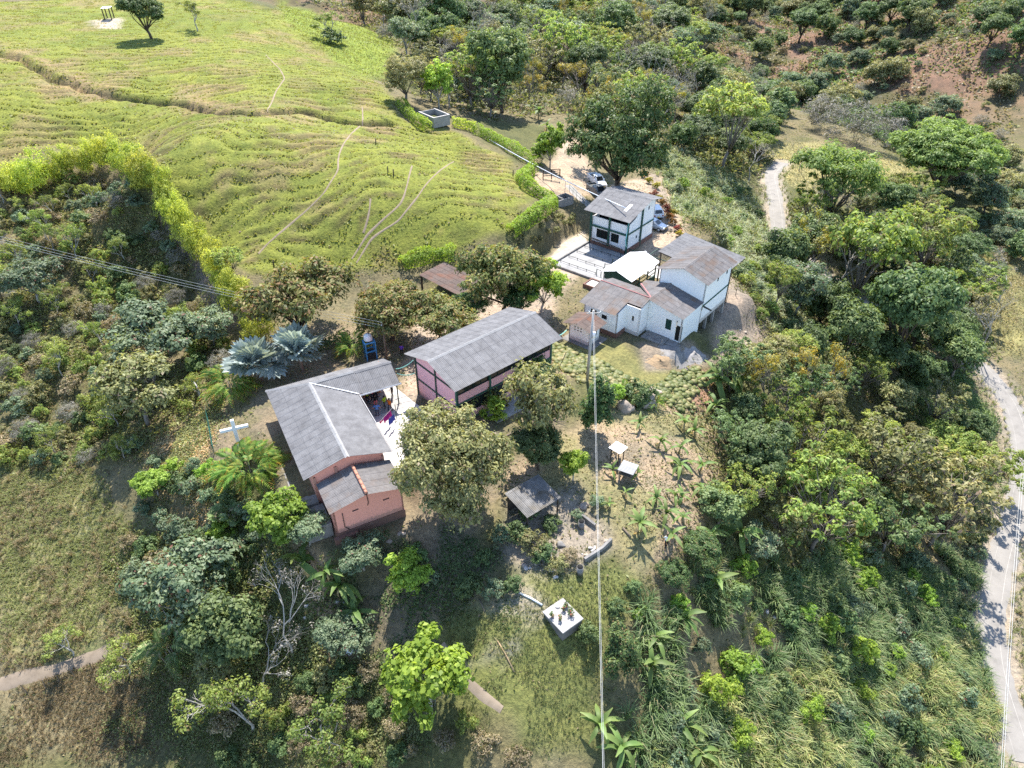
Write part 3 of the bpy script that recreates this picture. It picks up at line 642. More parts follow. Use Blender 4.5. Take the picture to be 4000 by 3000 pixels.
for o in ((3.5, 4.8, 1, 2.1), (8.6, 9.8, 1, 2.1)): opening_fill(h1, (7.6, -15), (7.6, -4.4), o, 'window', 'glass', .1, 'dkgreen', 2)
wall(h1, (.9, -.9), (.9, -15.0), -1.2, 2.8, W1, [(3, 4.2, 1, 2.1), (8, 9.2, 1, 2.1)])
for o in ((3, 4.2, 1, 2.1), (8, 9.2, 1, 2.1)): opening_fill(h1, (.9, -.9), (.9, -15), o, 'window', 'glass', .1, 'dkgreen', 2)
wall(h1, (12.3, -.8), (.9, -.8), -.2, 2.7, W1)
wall(h1, (7.6, -2.2), (11.6, -2.2), 0, 2.9, 'wall_salmon', [(2.4, 3.4, 0, 2.1)]); opening_fill(h1, (7.6, -2.2), (11.6, -2.2), (2.4, 3.4, 0, 2.1), 'door', 'dkgreen')
wall(h1, (11.6, -2.2), (12.3, -.8), 0, 3.2, 'wall_salmon')
for (x, y) in ((8.3, -5.0), (12.7, -5.0)):
    MB().cyl(x, y, 0, E1 - .15, .07, 10).build('post', 'dkgreen', h1, True)
gb = MB(); gb.add([(8.5,-5.36,E1-.22),(13.15,-5.36,E1-.22),(13.15,-5.24,E1-.22),(8.5,-5.24,E1-.22),(8.5,-5.40,E1-.08),(13.15,-5.40,E1-.08),(13.15,-5.20,E1-.08),(8.5,-5.20,E1-.08)], [(0,1,5,4),(3,2,6,7),(0,1,2,3),(0,3,7,4),(1,2,6,5)]); gb.build('gutter', 'white_metal', h1)
g2 = MB(); g2.bar((8.5, -5.3, E1 - .02), (8.5, -15.2, E1 - .02), .09, .09); g2.build('gutter', 'cap', h1)
MB().box(-1.1, .9, -15.4, -.5, -.5, -.02).build('veranda_floor', 'concrete_dark', h1, bevel=.02)
MB().box(-1.0, 1.2, -18.3, -15.45, -1.9, -.25).build('veranda_step', 'concrete_dark', h1, bevel=.03)
for (x, y) in ((3.0, -15.06), (.98, -15.06), (7.5, -15.06)): MB().box(x - .12, x + .12, y - .06, y + .02, -.5, 3.2 if x == 3 else 2.7).build('pilaster', W1, h1)
# chapel-like annex in front, one step lower
zE, zR = 2.0, 2.85
gable_y(h1, -19.5, -15.2, 1.0, 4.5, 8.1, zE, zR, zE, 'roof_brown')
cb = MB()
for k in range(11):
    y = -19.4 + k * .36; cb.tube([(4.5, y, zR + .10 + .03 * (k % 2)), (4.5, y + .42, zR + .12 + .03 * (k % 2))], [.16, .14], 8)
cb.build('clay_ridge_tile', plain('clay_tile', (.46, .22, .15), .9, .3, 4), h1, True)
ops = [(1.7, 2.3, 1.0, 1.18), (4.6, 5.2, 1.0, 1.18)]
wall(h1, (1.35, -19.1), (7.8, -19.1), -1.0, [(0, 2.0), (3.15, 2.75), (6.45, 2.0)], W1, ops)
for o in ops: opening_fill(h1, (1.35, -19.1), (7.8, -19.1), o, 'vent_block', 'dark', .12)
wall(h1, (1.35, -15.1), (1.35, -19.1), -1.0, 1.95, W1); wall(h1, (7.8, -19.1), (7.8, -15.1), -1.0, 1.95, W1)
MB().box(1.28, 7.87, -19.17, -15.2, -2.6, -.98).build('plinth', 'plinth', h1)
MB().box(1.0, 3.2, -19.6, -19.17, -2.6, -1.25).build('plinth_step', 'plinth', h1, bevel=.02)
dp = MB(); dp.tube([(2.15, -19.16, 1.35), (2.15, -19.16, -.4), (2.5, -19.16, -.9)], .035); dp.tube([(4.55, -19.16, 2.5), (4.6, -19.16, 1.6), (4.5, -19.16, 1.2)], .035); dp.build('drain_pipe', 'wood_dark', h1, True)
# courtyard slab
cs = MB(); cs.add([(*F1.w(7.7, -5.4), .03), (*F1.w(7.9, -15), .03), (*F2.w(-1.2, -12.5), .03), (*F2.w(-.3, -9), .03), (*F2.w(-.4, 1), .03), (*F1.w(13.2, -.5), .03)], [(0, 1, 2, 3, 4, 5)])
tag(cs.build('courtyard_floor', 'concrete_pale'), kind='structure')
in_ = MB(); in_.add([(*F1.w(7.7, -2.1), .06), (*F1.w(7.7, -5.9), .06), (*F1.w(13.0, -5.9), .06), (*F1.w(13.0, -2.1), .06)], [(0, 1, 2, 3)])
tag(in_.build('porch_floor', 'concrete'), kind='structure')

# ------------------------------------------------------------------ pink two-storey house
h2 = empty('pink_house', (*F2.o, 0), F2.a, label='two-storey pink house with green beams under one long grey corrugated roof', cat='house')
E2, R2 = 5.3, 6.65
gable_x(h2, 0, 15.05, -9.05, -4.5, 0, E2, R2, E2, rg, 'cap')
P2 = 'wall_pink'
prof = lambda y0, y1: None
# west gable wall (faces the courtyard)
gy = [(0, 5.35), (3.6, 6.35), (7.2, 5.35)]
wall(h2, (.9, -.9), (.9, -8.1), 0, gy, P2, [(3.0, 3.9, 5.3, 5.75)])
opening_fill(h2, (.9, -.9), (.9, -8.1), (3.0, 3.9, 5.3, 5.75), 'vent', 'dark')
wall(h2, (14.2, -8.1), (14.2, -.9), 0, gy, P2); wall(h2, (14.2, -.9), (.9, -.9), 0, 5.3, P2, [(2, 3.2, 3.6, 4.6), (6, 7.2, 3.6, 4.6), (10, 11.2, 3.6, 4.6)])
fo = [(.15, 4.3, .95, 2.45), (4.5, 8.7, .95, 2.45), (8.9, 13.15, .95, 2.45), (.15, 4.3, 3.75, 5.0), (4.5, 8.7, 3.75, 5.0), (8.9, 13.15, 3.75, 5.0)]
wall(h2, (.9, -8.1), (14.2, -8.1), 0, 5.2, P2, fo)
for o in fo: opening_fill(h2, (.9, -8.1), (14.2, -8.1), o, 'window_band', 'glass', .12, 'dkgreen', 3)
for x in (.9, 5.3, 9.7, 14.2): MB().box(x - .11, x + .11, -8.19, -7.93, 0, 5.25).build('column', 'green', h2)
for z in (2.65, 5.1, .05): MB().box(1.02, 14.08, -8.17, -7.95, z - .12, z + .1).build('beam', 'green', h2)
for y in (-.9, -4.5, -8.1): MB().box(.80, .93, y - .10, y + .10, 0, 5.3 if abs(y + 4.5) > 1 else 6.1).build('column', 'dkgreen', h2)
for z in (2.2, 4.4): MB().box(.82, .94, -7.98, -4.62, z - .09, z + .09).build('beam', 'dkgreen', h2); MB().box(.82, .94, -4.38, -1.02, z - .09, z + .09).build('beam', 'dkgreen', h2)
MB().box(4.2, 14.6, -10.6, -8.22, -.5, .05).build('terrace_slab', 'concrete', h2, bevel=.03)
for x in (2.5, 7.5, 12.5):
    MB().bar((x, -8.1, 5.15), (x, 0, 5.25), .08, .14).build('rafter', 'wood_dark', h2)

# ------------------------------------------------------------------ white compound; local x = away from the pole, local y = minus q
def Q(x, q): return (x, -q)
wv = 'wall_white'
low = empty('white_low_house', (*F5.o, 0), F5.a, label='low white brick house with crossing brown-grey gable roofs and a dark open doorway', cat='house')
rb = 'roof_brown'
# west wing: ridge at x=0 along y from 0 to +7.7
tf = Vector((4.9, 0, 1.05)); tl = tf.length
slope(low, (-4.9, 7.4, 3.1), (0, -1, 0), tf, [(0, 0), (5.35, 0), (5.35, tl * .57), (7.4, tl * .57), (7.4, tl), (0, tl)], rb)
tb_ = Vector((-2.9, 0, .9)); slope(low, (2.9, 7.4, 3.25), (0, -1, 0), tb_, [(0, 0), (6.0, 0), (7.4, tb_.length), (0, tb_.length)], rb)
ridge_cap(low, (0, 7.45, 4.2), (0, .1, 4.2), plain('red_lead_flashing', (.33, .15, .14), .6, .2), .10, .02)
# east wing: ridge along x at y=-.1
te = Vector((0, 4.85, 1.05)); slope(low, (-.75, -4.95, 3.2), (1, 0, 0), te, [(0, 0), (5.6, 0), (5.6, te.length), (0, te.length)], rb)
twv = Vector((0, -3.6, .78)); slope(low, (-.75, 3.5, 3.47), (1, 0, 0), twv, [(4.0, 0), (5.6, 0), (5.6, twv.length), (.4, twv.length), (.75, twv.length * .9)], rb)
ridge_cap(low, (-.75, -.1, 4.3), (4.8, -.1, 4.3), rb)
ridge_cap(low, (.1, .1, 4.22), (3.4, 3.4, 3.6), bpy.data.materials['red_lead_flashing'], .10, 0, 'valley_flashing')
wall(low, Q(-4.4, -6.9), Q(-4.4, -2.0), -.3, 3.05, wv, [(1.0, 1.9, 1.7, 2.5), (2.6, 3.4, 1.7, 2.3)])
opening_fill(low, Q(-4.4, -6.9), Q(-4.4, -2.0), (1.0, 1.9, 1.7, 2.5), 'window', 'glass', .1, 'dkgreen', 1); opening_fill(low, Q(-4.4, -6.9), Q(-4.4, -2.0), (2.6, 3.4, 1.7, 2.3), 'window', 'dark', .12)
wall(low, Q(-4.4, -2.0), Q(-2.4, -2.0), -.3, [(0, 3.05), (2, 3.48)], wv); wall(low, Q(-2.4, -2.0), Q(-2.4, 0), -.3, 3.56, wv, [(.9, 1.2, 1.6, 2.3)]); opening_fill(low, Q(-2.4, -2.0), Q(-2.4, 0), (.9, 1.2, 1.6, 2.3), 'window', 'dark', .12)
wall(low, Q(-2.4, -.02), Q(-.35, -.02), -.3, [(0, 3.48), (2.05, 3.95)], wv)
wo_ = [(2.55, 3.35, .9, 2.35), (4.0, 4.8, -.2, 1.95)]
wall(low, Q(-.35, 0), Q(-.35, 4.75), -1.2, [(0, 4.2), (4.75, 3.15)], wv, wo_)
opening_fill(low, Q(-.35, 0), Q(-.35, 4.75), wo_[0], 'window_shutter', 'dkgreen', .1, 'dkgreen', 1); opening_fill(low, Q(-.35, 0), Q(-.35, 4.75), wo_[1], 'doorway', 'dark', .14, 'dkgreen')
wall(low, Q(-.35, 4.75), Q(4.7, 4.75), -1.6, 3.2, wv); wall(low, Q(2.5, -6.9), Q(-4.4, -6.9), -.3, [(0, 3.2), (2.5, 3.95), (6.9, 3.05)], wv); wall(low, Q(2.5, -1), Q(2.5, -6.9), -.3, 3.3, wv)
MB().box(-4.5, -4.405, 2.0, 6.95, -.5, .28).build('plinth', 'plinth', low); MB().box(-4.41, -2.4, 1.90, 1.995, -.5, .28).build('plinth', 'plinth', low)
MB().box(-2.2, -.37, -3.4, -.3, -1.4, -.22).build('porch_slab', 'concrete_dark', low, bevel=.03); MB().box(-1.6, -.37, -4.7, -3.42, -1.4, -.3).build('porch_slab', 'concrete_dark', low, bevel=.03)
for k in range(5): MB().box(-3.4 + k * .28, -3.1 + k * .28, .1, 1.2, -1.4, -.3 + k * .0 - (4 - k) * .12).build('step', 'concrete', low, bevel=.015)
MB().bar((-.7, -4.2, 2.75), (-2.0, -4.75, 2.7), .12).build('drain_spout', 'metal_dark', low)
low2 = MB(); low2.bar((-2.0, -3.2, -.9), (-2.0, -3.2, .3), .14); low2.build('post', 'concrete', low)

tall = empty('white_tall_warehouse', (*F5.o, 0), F5.a, label='tall white brick warehouse on stilts with brownish gable roof', cat='warehouse')
gable_x(tall, 4.2, 12.6, -5.3, -1.75, 1.95, 5.85, 7.05, 5.85, rb, 'roof_brown')
gp = [(0, 5.95), (3.2, 7.0), (6.4, 5.95)]
wall(tall, Q(4.7, -1.55), Q(4.7, 4.85), 2.0, gp, wv); wall(tall, Q(4.7, 4.85), Q(12.1, 4.85), .2, 5.9, wv, [(3.3, 3.75, 4.7, 5.25), (5.9, 6.35, 4.7, 5.25)])
for o in ((3.3, 3.75, 4.7, 5.25), (5.9, 6.35, 4.7, 5.25)): opening_fill(tall, Q(4.7, 4.85), Q(12.1, 4.85), o, 'window', 'dark', .12, 'dkgreen')
wall(tall, Q(12.1, 4.85), Q(12.1, -1.55), .2, gp, wv); wall(tall, Q(12.1, -1.55), Q(4.7, -1.55), -.2, 5.9, wv)
MB().box(4.75, 12.05, -4.93, -4.86, 2.55, 2.75).build('tie_beam', 'green', tall); MB().box(4.75, 12.05, -4.8, 1.5, .0, .2).build('floor_slab', 'concrete', tall)
for x in (6.8, 9.0, 11.9):
    for y in (-4.7, -1.6): MB().box(x - .15, x + .15, y - .15, y + .15, -4.6, 0).build('stilt', 'concrete', tall)
MB().bar((5.0, -4.7, 2.5), (4.7, -6.1, 2.45), .16).build('drain_spout', 'metal_dark', tall)

back = empty('open_grey_shed', (*F5.o, 0), F5.a, label='open shed with broad grey corrugated roof adjoining the tall white warehouse', cat='shed')
ts_ = Vector((0, 9.4, 1.0)); tsl = ts_.length
slope(back, (10.4, -4.3, 4.0), (1, 0, 0), ts_, [(2.3, 0), (7.8, 0), (7.8, tsl), (0, tsl), (0, tsl * .70), (2.3, tsl * .70)], rg)
for (x, q) in ((10.8, -4.8), (14.5, -4.8), (17.9, -4.8), (17.9, -.5), (14.5, 4.0)):
    z0 = float(gz(*F5.w(x, -q))) - .3; MB().bar((x, -q, z0), (x, -q, 4.9 - (q + 5) * .107), .16).build('post', 'wood_dark', back)
for x in (10.6, 12.0, 14.4, 16.2, 18.0): MB().bar((x, 5.0, 4.85), (x, 2.2 if x < 12.4 else -4.1, 4.55 if x < 12.4 else 3.9), .1, .14).build('rafter', 'wood_dark', back)
wall(back, Q(12.4, -2.2), Q(17.8, -2.2), 0, 4.5, 'wall_white'); 

whs = empty('white_roofed_shed', (*F5.o, 0), F5.a, label='low shed with glaring white sheet roof and dark green sides beside the drying patio', cat='shed')
gable_x(whs, 4.0, 11.6, 5.1, 7.6, 10.0, 2.95, 3.75, 2.95, 'roof_white', 'roof_white', amp=.012)
wall(whs, Q(4.4, -9.7), Q(4.4, -5.5), 0, [(0, 2.9), (2.1, 3.55), (4.2, 2.9)], 'dkgreen'); wall(whs, Q(4.39, -9.7), Q(4.39, -7.9), 0, 1.9, 'wall_white', (), .2)
wall(whs, Q(4.4, -5.5), Q(11.3, -5.5), 0, .9, 'dkgreen')
for x in (4.5, 6.8, 9.0, 11.2):
    MB().bar((x, 5.5, 0), (x, 5.5, 2.9), .14).build('post', 'dkgreen', whs); MB().bar((x, 9.7, 0), (x, 9.7, 2.9), .14).build('post', 'dkgreen', whs)
for z in (1.5, 2.1, 2.75): MB().bar((4.6, 5.42, z), (11.2, 5.42, z), .06, .12).build('rail', 'dkgreen', whs)
wall(whs, Q(11.3, -9.7), Q(4.4, -9.7), 0, 2.6, 'wall_white')

grn = empty('green_framed_house', (*F5.o, 0), F5.a, label='white brick two-storey house with green posts and open loft facing the drying patio', cat='house')
B = (15.7, 23.6, -19.5, -13.0)
gable_y(grn, 12.1, 20.1, 14.4, 20.6, 24.2, 5.75, 7.3, 6.5, rg, 'roof_grey')
fw = [(1.4, 3.1, 1.5, 2.9), (4.3, 5.6, 1.2, 2.6)]
wall(grn, Q(15.9, -19.4), Q(15.9, -13.1), .1, 4.5, wv, [(.9, 3.0, 1.3, 2.7), (3.5, 4.9, 1.3, 2.7)])
for o in ((.9, 3.0, 1.3, 2.7), (3.5, 4.9, 1.3, 2.7)): opening_fill(grn, Q(15.9, -19.4), Q(15.9, -13.1), o, 'window', 'dark', .12, 'dkgreen', 2)
ep = [(0, 4.4), (2.0, 5.0), (4.7, 7.1), (7.7, 6.4)]
wall(grn, Q(15.9, -13.1), Q(23.6, -13.1), .1, ep, wv, [(2.6, 3.0, 1.6, 2.1), (5.6, 6.0, 5.2, 5.8)])
opening_fill(grn, Q(15.9, -13.1), Q(23.6, -13.1), (2.6, 3.0, 1.6, 2.1), 'window', 'dark', .12, 'dkgreen'); opening_fill(grn, Q(15.9, -13.1), Q(23.6, -13.1), (5.6, 6.0, 5.2, 5.8), 'window', 'dark', .12)
wall(grn, Q(23.6, -19.4), Q(15.9, -19.4), .1, [(0, 6.4), (3, 7.1), (5.7, 4.5), (7.7, 4.4)], wv); wall(grn, Q(23.6, -13.1), Q(23.6, -19.4), .1, 6.4, wv)
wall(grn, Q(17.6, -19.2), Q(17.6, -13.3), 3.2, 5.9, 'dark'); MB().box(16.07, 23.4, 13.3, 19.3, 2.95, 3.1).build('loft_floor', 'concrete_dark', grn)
for (x, q) in ((15.72, -19.5), (15.72, -16.2), (15.72, -12.98)): MB().box(x - .12, x + .12, -q - .12, -q + .12, 0, 5.9).build('column', 'green', grn)
MB().box(19.6, 19.84, 12.88, 13.05, 0, 6.2).build('column', 'green', grn)
MB().box(15.66, 15.88, 13.1, 19.38, 2.95, 3.2).build('beam', 'green', grn); MB().box(15.84, 23.5, 12.93, 13.09, 3.05, 3.22).build('beam', 'green', grn)
MB().box(15.55, 15.86, 13.2, 19.3, -.1, .55).build('plinth', 'plinth', grn); MB().box(15.9, 23.5, 12.9, 13.08, -.1, .75).build('plinth', 'plinth', grn)
bl = MB(); bl.bar((15.4, 19.3, 1.15), (15.2, 13.4, .95), .3, .06); bl.build('bench_board', 'wood', grn)
MB().box(17.3, 18.5, 14.2, 15.2, 7.3 - 1.3, 6.75).build('roof_patch', 'white', grn) if False else None
tp = Vector((6.2, 0, 1.55)); slope(grn, (14.4, 13.4, 5.82), (0, 1, 0), tp, [(.6, 2.2), (1.1, 2.2), (1.1, 4.0), (.6, 4.0)], 'white_metal', name='patch_sheet')
drn = MB(); drn.tube([(15.6, 12.9, 5.6), (13.9, 12.2, 3.2), (13.2, 11.6, 2.6)], .06); drn.build('drain_pipe', 'hose', grn, True)
hut = empty('white_hut', (*F5.o, -.2), F5.a, label='small white hut with rusty gable roof and six square vent holes', cat='hut')
gable_x(hut, -9.0, -5.5, 2.75, 4.95, 7.05, 2.3, 2.95, 2.3, 'roof_rust', 'roof_rust')
vh = [(.75 + .45 * i, .95 + .45 * i, 1.45 + .38 * j, 1.65 + .38 * j) for i in range(3) for j in range(2)]
wall(hut, Q(-8.2, -6.5), Q(-8.2, -3.4), 0, [(0, 2.35), (1.55, 2.85), (3.1, 2.35)], wv, vh)
for o in vh: opening_fill(hut, Q(-8.2, -6.5), Q(-8.2, -3.4), o, 'vent_hole', 'dark', .12)
wall(hut, Q(-8.2, -3.4), Q(-6.0, -3.4), 0, 2.3, wv, [(.9, 1.5, .9, 1.7)]); opening_fill(hut, Q(-8.2, -3.4), Q(-6.0, -3.4), (.9, 1.5, .9, 1.7), 'window', 'dkgreen', .1, 'dkgreen')
wall(hut, Q(-6.0, -3.4), Q(-6.0, -6.5), 0, [(0, 2.35), (1.55, 2.85), (3.1, 2.35)], wv); wall(hut, Q(-6.0, -6.5), Q(-8.2, -6.5), 0, 2.3, wv)
MB().box(-8.9, -5.3, 2.6, 7.1, -.35, -.01).build('base_slab', 'concrete_dark', hut, bevel=.03)
# drying patio
pt = MB(); x0, x1, y0, y1 = 5.9, 15.5, 10.1, 19.4
pv = [(*F5.w(x, y), .17) for x, y in ((x0, y0), (x1, y0), (x1, y1), (x0, y1))]; pt.add(pv, [(0, 1, 2, 3)])
tag(pt.build('drying_patio', 'patio'), kind='structure')
kb = empty('patio_kerb', (*F5.o, 0), F5.a, label='low dark kerb round the concrete drying patio', cat='kerb')
for (a, b, c, d) in ((5.7, 5.95, 10.0, 19.6), (5.97, 15.5, 19.4, 19.62)): MB().box(a, b, c, d, 0, .42).build('kerb_run', 'concrete_dark', kb, bevel=.02)
aw = MB(); aw.add([(*F5.w(x, y), .15) for x, y in ((6, 19.65), (15.5, 19.65), (16.5, 21.0), (5.5, 21.2))], [(0, 1, 2, 3)]); tag(aw.build('apron', 'concrete'), kind='structure')
tr = empty('concrete_trough', (*F5.o, 0), F5.a, label='low brick-walled trough with pale sand on the edge of the patio', cat='trough')
MB().box(3.3, 5.5, 9.2, 9.38, 0, .6).box(3.3, 5.5, 12.1, 12.28, 0, .6).box(3.3, 3.48, 9.38, 12.1, 0, .6).box(5.32, 5.5, 9.38, 12.1, 0, .6).build('wall', 'plinth', tr); MB().box(3.48, 5.32, 9.38, 12.1, 0, .45).build('sand_fill', 'concrete_pale', tr)
for r_, x in enumerate((7.4, 9.5, 11.6, 13.7)):
    for seg, (ya, yb, hh, cnt) in enumerate(((10.5, 12.7, .95, 4), (12.9, 19.0, .32, 5))):
        fn = empty('drying_rail', (*F5.w(x, ya), .17), F5.a + R(90), label=('row %s of the drying patio: ' % ('one', 'two', 'three', 'four')[r_]) + ('tall dark green post-and-rail frame' if seg == 0 else 'low dark pipe rail on short feet'), cat='rail', group='rails on the drying patio')
        for k in range(cnt): MB().bar((k * (yb - ya) / (cnt - 1), 0, 0), (k * (yb - ya) / (cnt - 1), 0, hh), .09 if seg == 0 else .06).build('post', 'dkgreen' if seg == 0 else 'metal_dark', fn)
        MB().bar((0, 0, hh - .08), (yb - ya, 0, hh - .08), .05).build('rail', 'metal_dark', fn)
# yard between patio and back shed: pale slab and dark frames
ys = MB(); ys.add([(*F5.w(x, y), .16) for x, y in ((11.9, 5.2), (15.4, 5.2), (15.4, 10.0), (11.9, 10.0))], [(0, 1, 2, 3)]); tag(ys.build('yard_slab', 'concrete_pale'), kind='structure')
yf = empty('yard_railing', (*F5.w(15.6, 12.4), 0), F5.a, label='dark green railing by the plinth of the green-framed house', cat='railing')
for k in range(5): MB().bar((.2, -k * 1.6, 0), (.2, -k * 1.6, 1.1), .1).build('post', 'dkgreen', yf)
MB().bar((.2, .1, 1.05), (.2, -6.5, 1.05), .1).build('rail', 'dkgreen', yf); MB().bar((.2, -3.2, 1.04), (3.0, -3.2, 1.04), .1).build('rail', 'dkgreen', yf)
# ------------------------------------------------------------------ vegetation library
def rdir(n, g): 
    v = g.normal(size=(n, 3)); return v / np.linalg.norm(v, axis=1)[:, None]
def leaves(P, Nn, L, Wd, g, droop=.15):
    """rhombic leaves at P facing Nn"""
    n = len(P); Nn = Nn / (np.linalg.norm(Nn, axis=1)[:, None] + 1e-9); t = np.cross(Nn, rdir(n, g)); t /= np.linalg.norm(t, axis=1)[:, None] + 1e-9
    b = np.cross(Nn, t); L = np.asarray(L)[..., None] if np.ndim(L) else L; Wd = np.asarray(Wd)[..., None] if np.ndim(Wd) else Wd
    V = np.stack([P - t * L / 2 - Nn * L * droop, P + b * Wd / 2, P + t * L / 2 - Nn * L * droop, P - b * Wd / 2], 1).reshape(-1, 3)
    return V, np.arange(4 * n).reshape(-1, 4)
def crown_pts(lobes, nc, g, zlo=-.45):
    A = np.array(lobes, float); w = (A[:, 3] * A[:, 4] + A[:, 3] * A[:, 5]); idx = g.choice(len(A), nc, p=w / w.sum())
    d = rdir(nc * 3, g); d = d[d[:, 2] > zlo][:nc]; r = g.uniform(.40, 1.14, (nc, 1)) ** .7
    return A[idx, :3] + d * A[idx, 3:] * r, d
def crown(name, seed, lobes, nc, per, rc, L, Wd, zlo=-.45, flat=.75, upb=.45, mat=None, shell=.45):
    per = int(per * 1.3); L = L * .78; Wd = Wd * .84
    g = np.random.default_rng(seed); C, D = crown_pts(lobes, nc, g, zlo); rcs = rc * g.uniform(.65, 1.3, nc)
    dd = rdir(nc * per, g); dd[:, 2] = np.where(dd[:, 2] < -.35, -dd[:, 2] * .6, dd[:, 2])
    ci = np.repeat(np.arange(nc), per); rad = rcs[ci][:, None] * g.uniform(shell, 1, (nc * per, 1))
    P = C[ci] + dd * rad * np.array([1, 1, flat]); Nn = dd * .8 + D[ci] * .35 + rdir(nc * per, g) * .55 + np.array([0, 0, upb])
    k = g.uniform(.5, 1.5, nc * per); V, F = leaves(P, Nn, L * k, Wd * k, g); me = meshnp(name, V, F)
    if mat: me.materials.append(M[mat])
    return me, C
def limbs(name, seed, H, r0, C, nl=10, mat='bark', fork=.35, lean=.5):
    g = np.random.default_rng(seed + 99); mb = MB(); zf = H * fork; lx, ly = g.uniform(-lean, lean, 2)
    mb.tube([(0, 0, -.6), (lx * .3, ly * .3, zf * .5), (lx, ly, zf)], [r0 * 1.25, r0, r0 * .8], 7)
    for c in C[g.choice(len(C), min(nl, len(C)), replace=False)]:
        a = np.array([lx, ly, zf * g.uniform(.75, 1.0)]); m = (a + c) / 2 + g.normal(0, .25, 3) + np.array([0, 0, .2]); c2 = a + (c - a) * .93
        mb.tube([a, m, c2], [r0 * .5, r0 * .32, r0 * .10], 5)
        for _ in range(2):
            e = m + (c - m) * g.uniform(.2, .6) + g.normal(0, .6, 3); mb.tube([m, (m + e) / 2 + g.normal(0, .1, 3), e], [r0 * .22, r0 * .15, r0 * .05], 4)
    me = mb.mesh(name, True); me.materials.append(M[mat]); return me
def twigs(name, seed, H, r0, mat='bark_pale', spread=.75, depth=4, nb=3):
    """bare, much-forked crown; returns mesh and tips"""
    g = random.Random(seed); mb = MB(); tips = []
    def grow(p, d, L, r, k):
        m = p + d * L * .5 + Vector((g.uniform(-1, 1), g.uniform(-1, 1), g.uniform(-.3, .6))) * L * .10; q = p + d * L
        mb.tube([p, m, q], [r, r * .85, r * .65], 6 if k > 2 else 4, False)
        if k == 0: tips.append(q); return
        for i in range(nb + (1 if k > 1 and g.random() < .4 else 0)):
            e = (d + Vector((g.uniform(-1, 1), g.uniform(-1, 1), g.uniform(-.55, .75))) * spread).normalized()
            grow(q if i < 2 else p + d * L * g.uniform(.55, .9), e, L * g.uniform(.58, .82), r * .6, k - 1)
    grow(Vector((0, 0, -.5)), Vector((g.uniform(-.12, .12), g.uniform(-.12, .12), 1)).normalized(), H * .36, r0, depth)
    me = mb.mesh(name, True); me.materials.append(M[mat]); return me, np.array([tuple(t) for t in tips])
def tufts_on(name, seed, pts_, per, rc, L, Wd, mat, flat=.8):
    g = np.random.default_rng(seed); nc = len(pts_); ci = np.repeat(np.arange(nc), per); dd = rdir(nc * per, g)
    P = pts_[ci] + dd * rc * g.uniform(.3, 1, (nc * per, 1)) * np.array([1, 1, flat]); k = g.uniform(.7, 1.3, nc * per)
    V, F = leaves(P, dd + np.array([0, 0, .5]), L * k, Wd * k, g); me = meshnp(name, V, F); me.materials.append(M[mat]); return me
PROTO = {}
AVOID = [([at(a, b)[:2] for a, b in ((0,1480),(60,1465),(130,1445),(200,1420),(270,1390))], .6), ([at(a, b)[:2] for a, b in ((955,1395),(985,1440),(1010,1475),(1050,1510),(1085,1535))], .45)]
def proto(kind, w0, c0, parts): PROTO.setdefault(kind, []).append((w0, c0, parts))
def dome(g, w, z, h, n=8):
    r = w / 2; L = [(0, 0, z, r * .72, r * .72, h * .5)]
    for i in range(n):
        a = 2 * math.pi * i / n + g.uniform(-.4, .4); q = r * g.uniform(.40, .74); L.append((q * math.cos(a), q * math.sin(a), z + h * g.uniform(-.26, .22), r * g.uniform(.24, .46), r * g.uniform(.24, .46), h * g.uniform(.18, .36)))
    return L
def leafy(kind, seed, w, z, h, nc, per, rc, L, Wd, mat, bark='bark', r0=.2, nl=10, H=None, **kw):
    g = random.Random(seed); cm, C = crown('crown', seed, dome(g, w, z, h), nc, per, rc, L, Wd, mat=mat, **kw)
    tm = limbs('trunk', seed, z, r0, C, nl, bark); proto(kind, w, z, [('trunk', tm), ('crown', cm)])
for s in range(2): leafy('mango', 10 + s, 8.5, 4.4, 5.6, 170, 44, .85, .46, .17, 'mango', 'bark_dark', .26)
for s in range(2): leafy('flush', 20 + s, 8.5, 4.0, 5.0, 170, 44, .85, .46, .18, 'mango_flush', 'bark_dark', .24)
leafy('mango_big', 30, 12.5, 6.6, 9.0, 430, 52, .95, .46, .18, 'mango', 'bark_dark', .36)
leafy('olive_big', 32, 12.5, 6.4, 9.0, 560, 46, .95, .44, .20, 'olive', 'bark', .36, zlo=-.6)
leafy('olive_big', 33, 12.5, 7.0, 8.0, 330, 46, .95, .44, .18, 'olive', 'bark', .34)
for s in range(3): leafy('green', 40 + s, 7.5, 4.8, 4.8, 120, 42, .85, .48, .26, 'green_leaf', 'bark', .18)
for s in range(2): leafy('greyish', 50 + s, 7.5, 4.6, 4.8, 125, 42, .85, .42, .22, 'bluegreen', 'bark_pale', .18)
for s in range(2): leafy('olive', 55 + s, 7.0, 4.6, 4.6, 105, 38, .8, .42, .20, 'olive', 'bark', .18)
for s in range(2): leafy('bright', 60 + s, 6.0, 4.0, 4.6, 95, 36, .75, .46, .30, 'bright', 'bark_pale', .14)
for s in range(3): leafy('airy', 70 + s, 8.0, 5.2, 3.4, 80, 34, .75, .42, .2, 'airy', 'bark', .15, 14, zlo=-.1)
for s in range(3): leafy('bushy', 85 + s, 7.5, 2.9, 5.8, 135, 40, .9, .5, .25, ('green_leaf', 'bluegreen', 'olive')[s], 'bark', .16, 6, zlo=-.6)
for s in range(4): leafy('loose', 400 + s, 9.0, 5.6, 6.5, 95, 30, .62, .44, .2, ('airy', 'green_leaf', 'olive', 'airy')[s], 'bark', .17, 26, zlo=-.75, shell=.15)
for s in range(2): leafy('darkleaf', 80 + s, 9.5, 6.2, 6.5, 190, 46, .95, .50, .24, 'green_leaf', 'bark_dark', .26, 14)
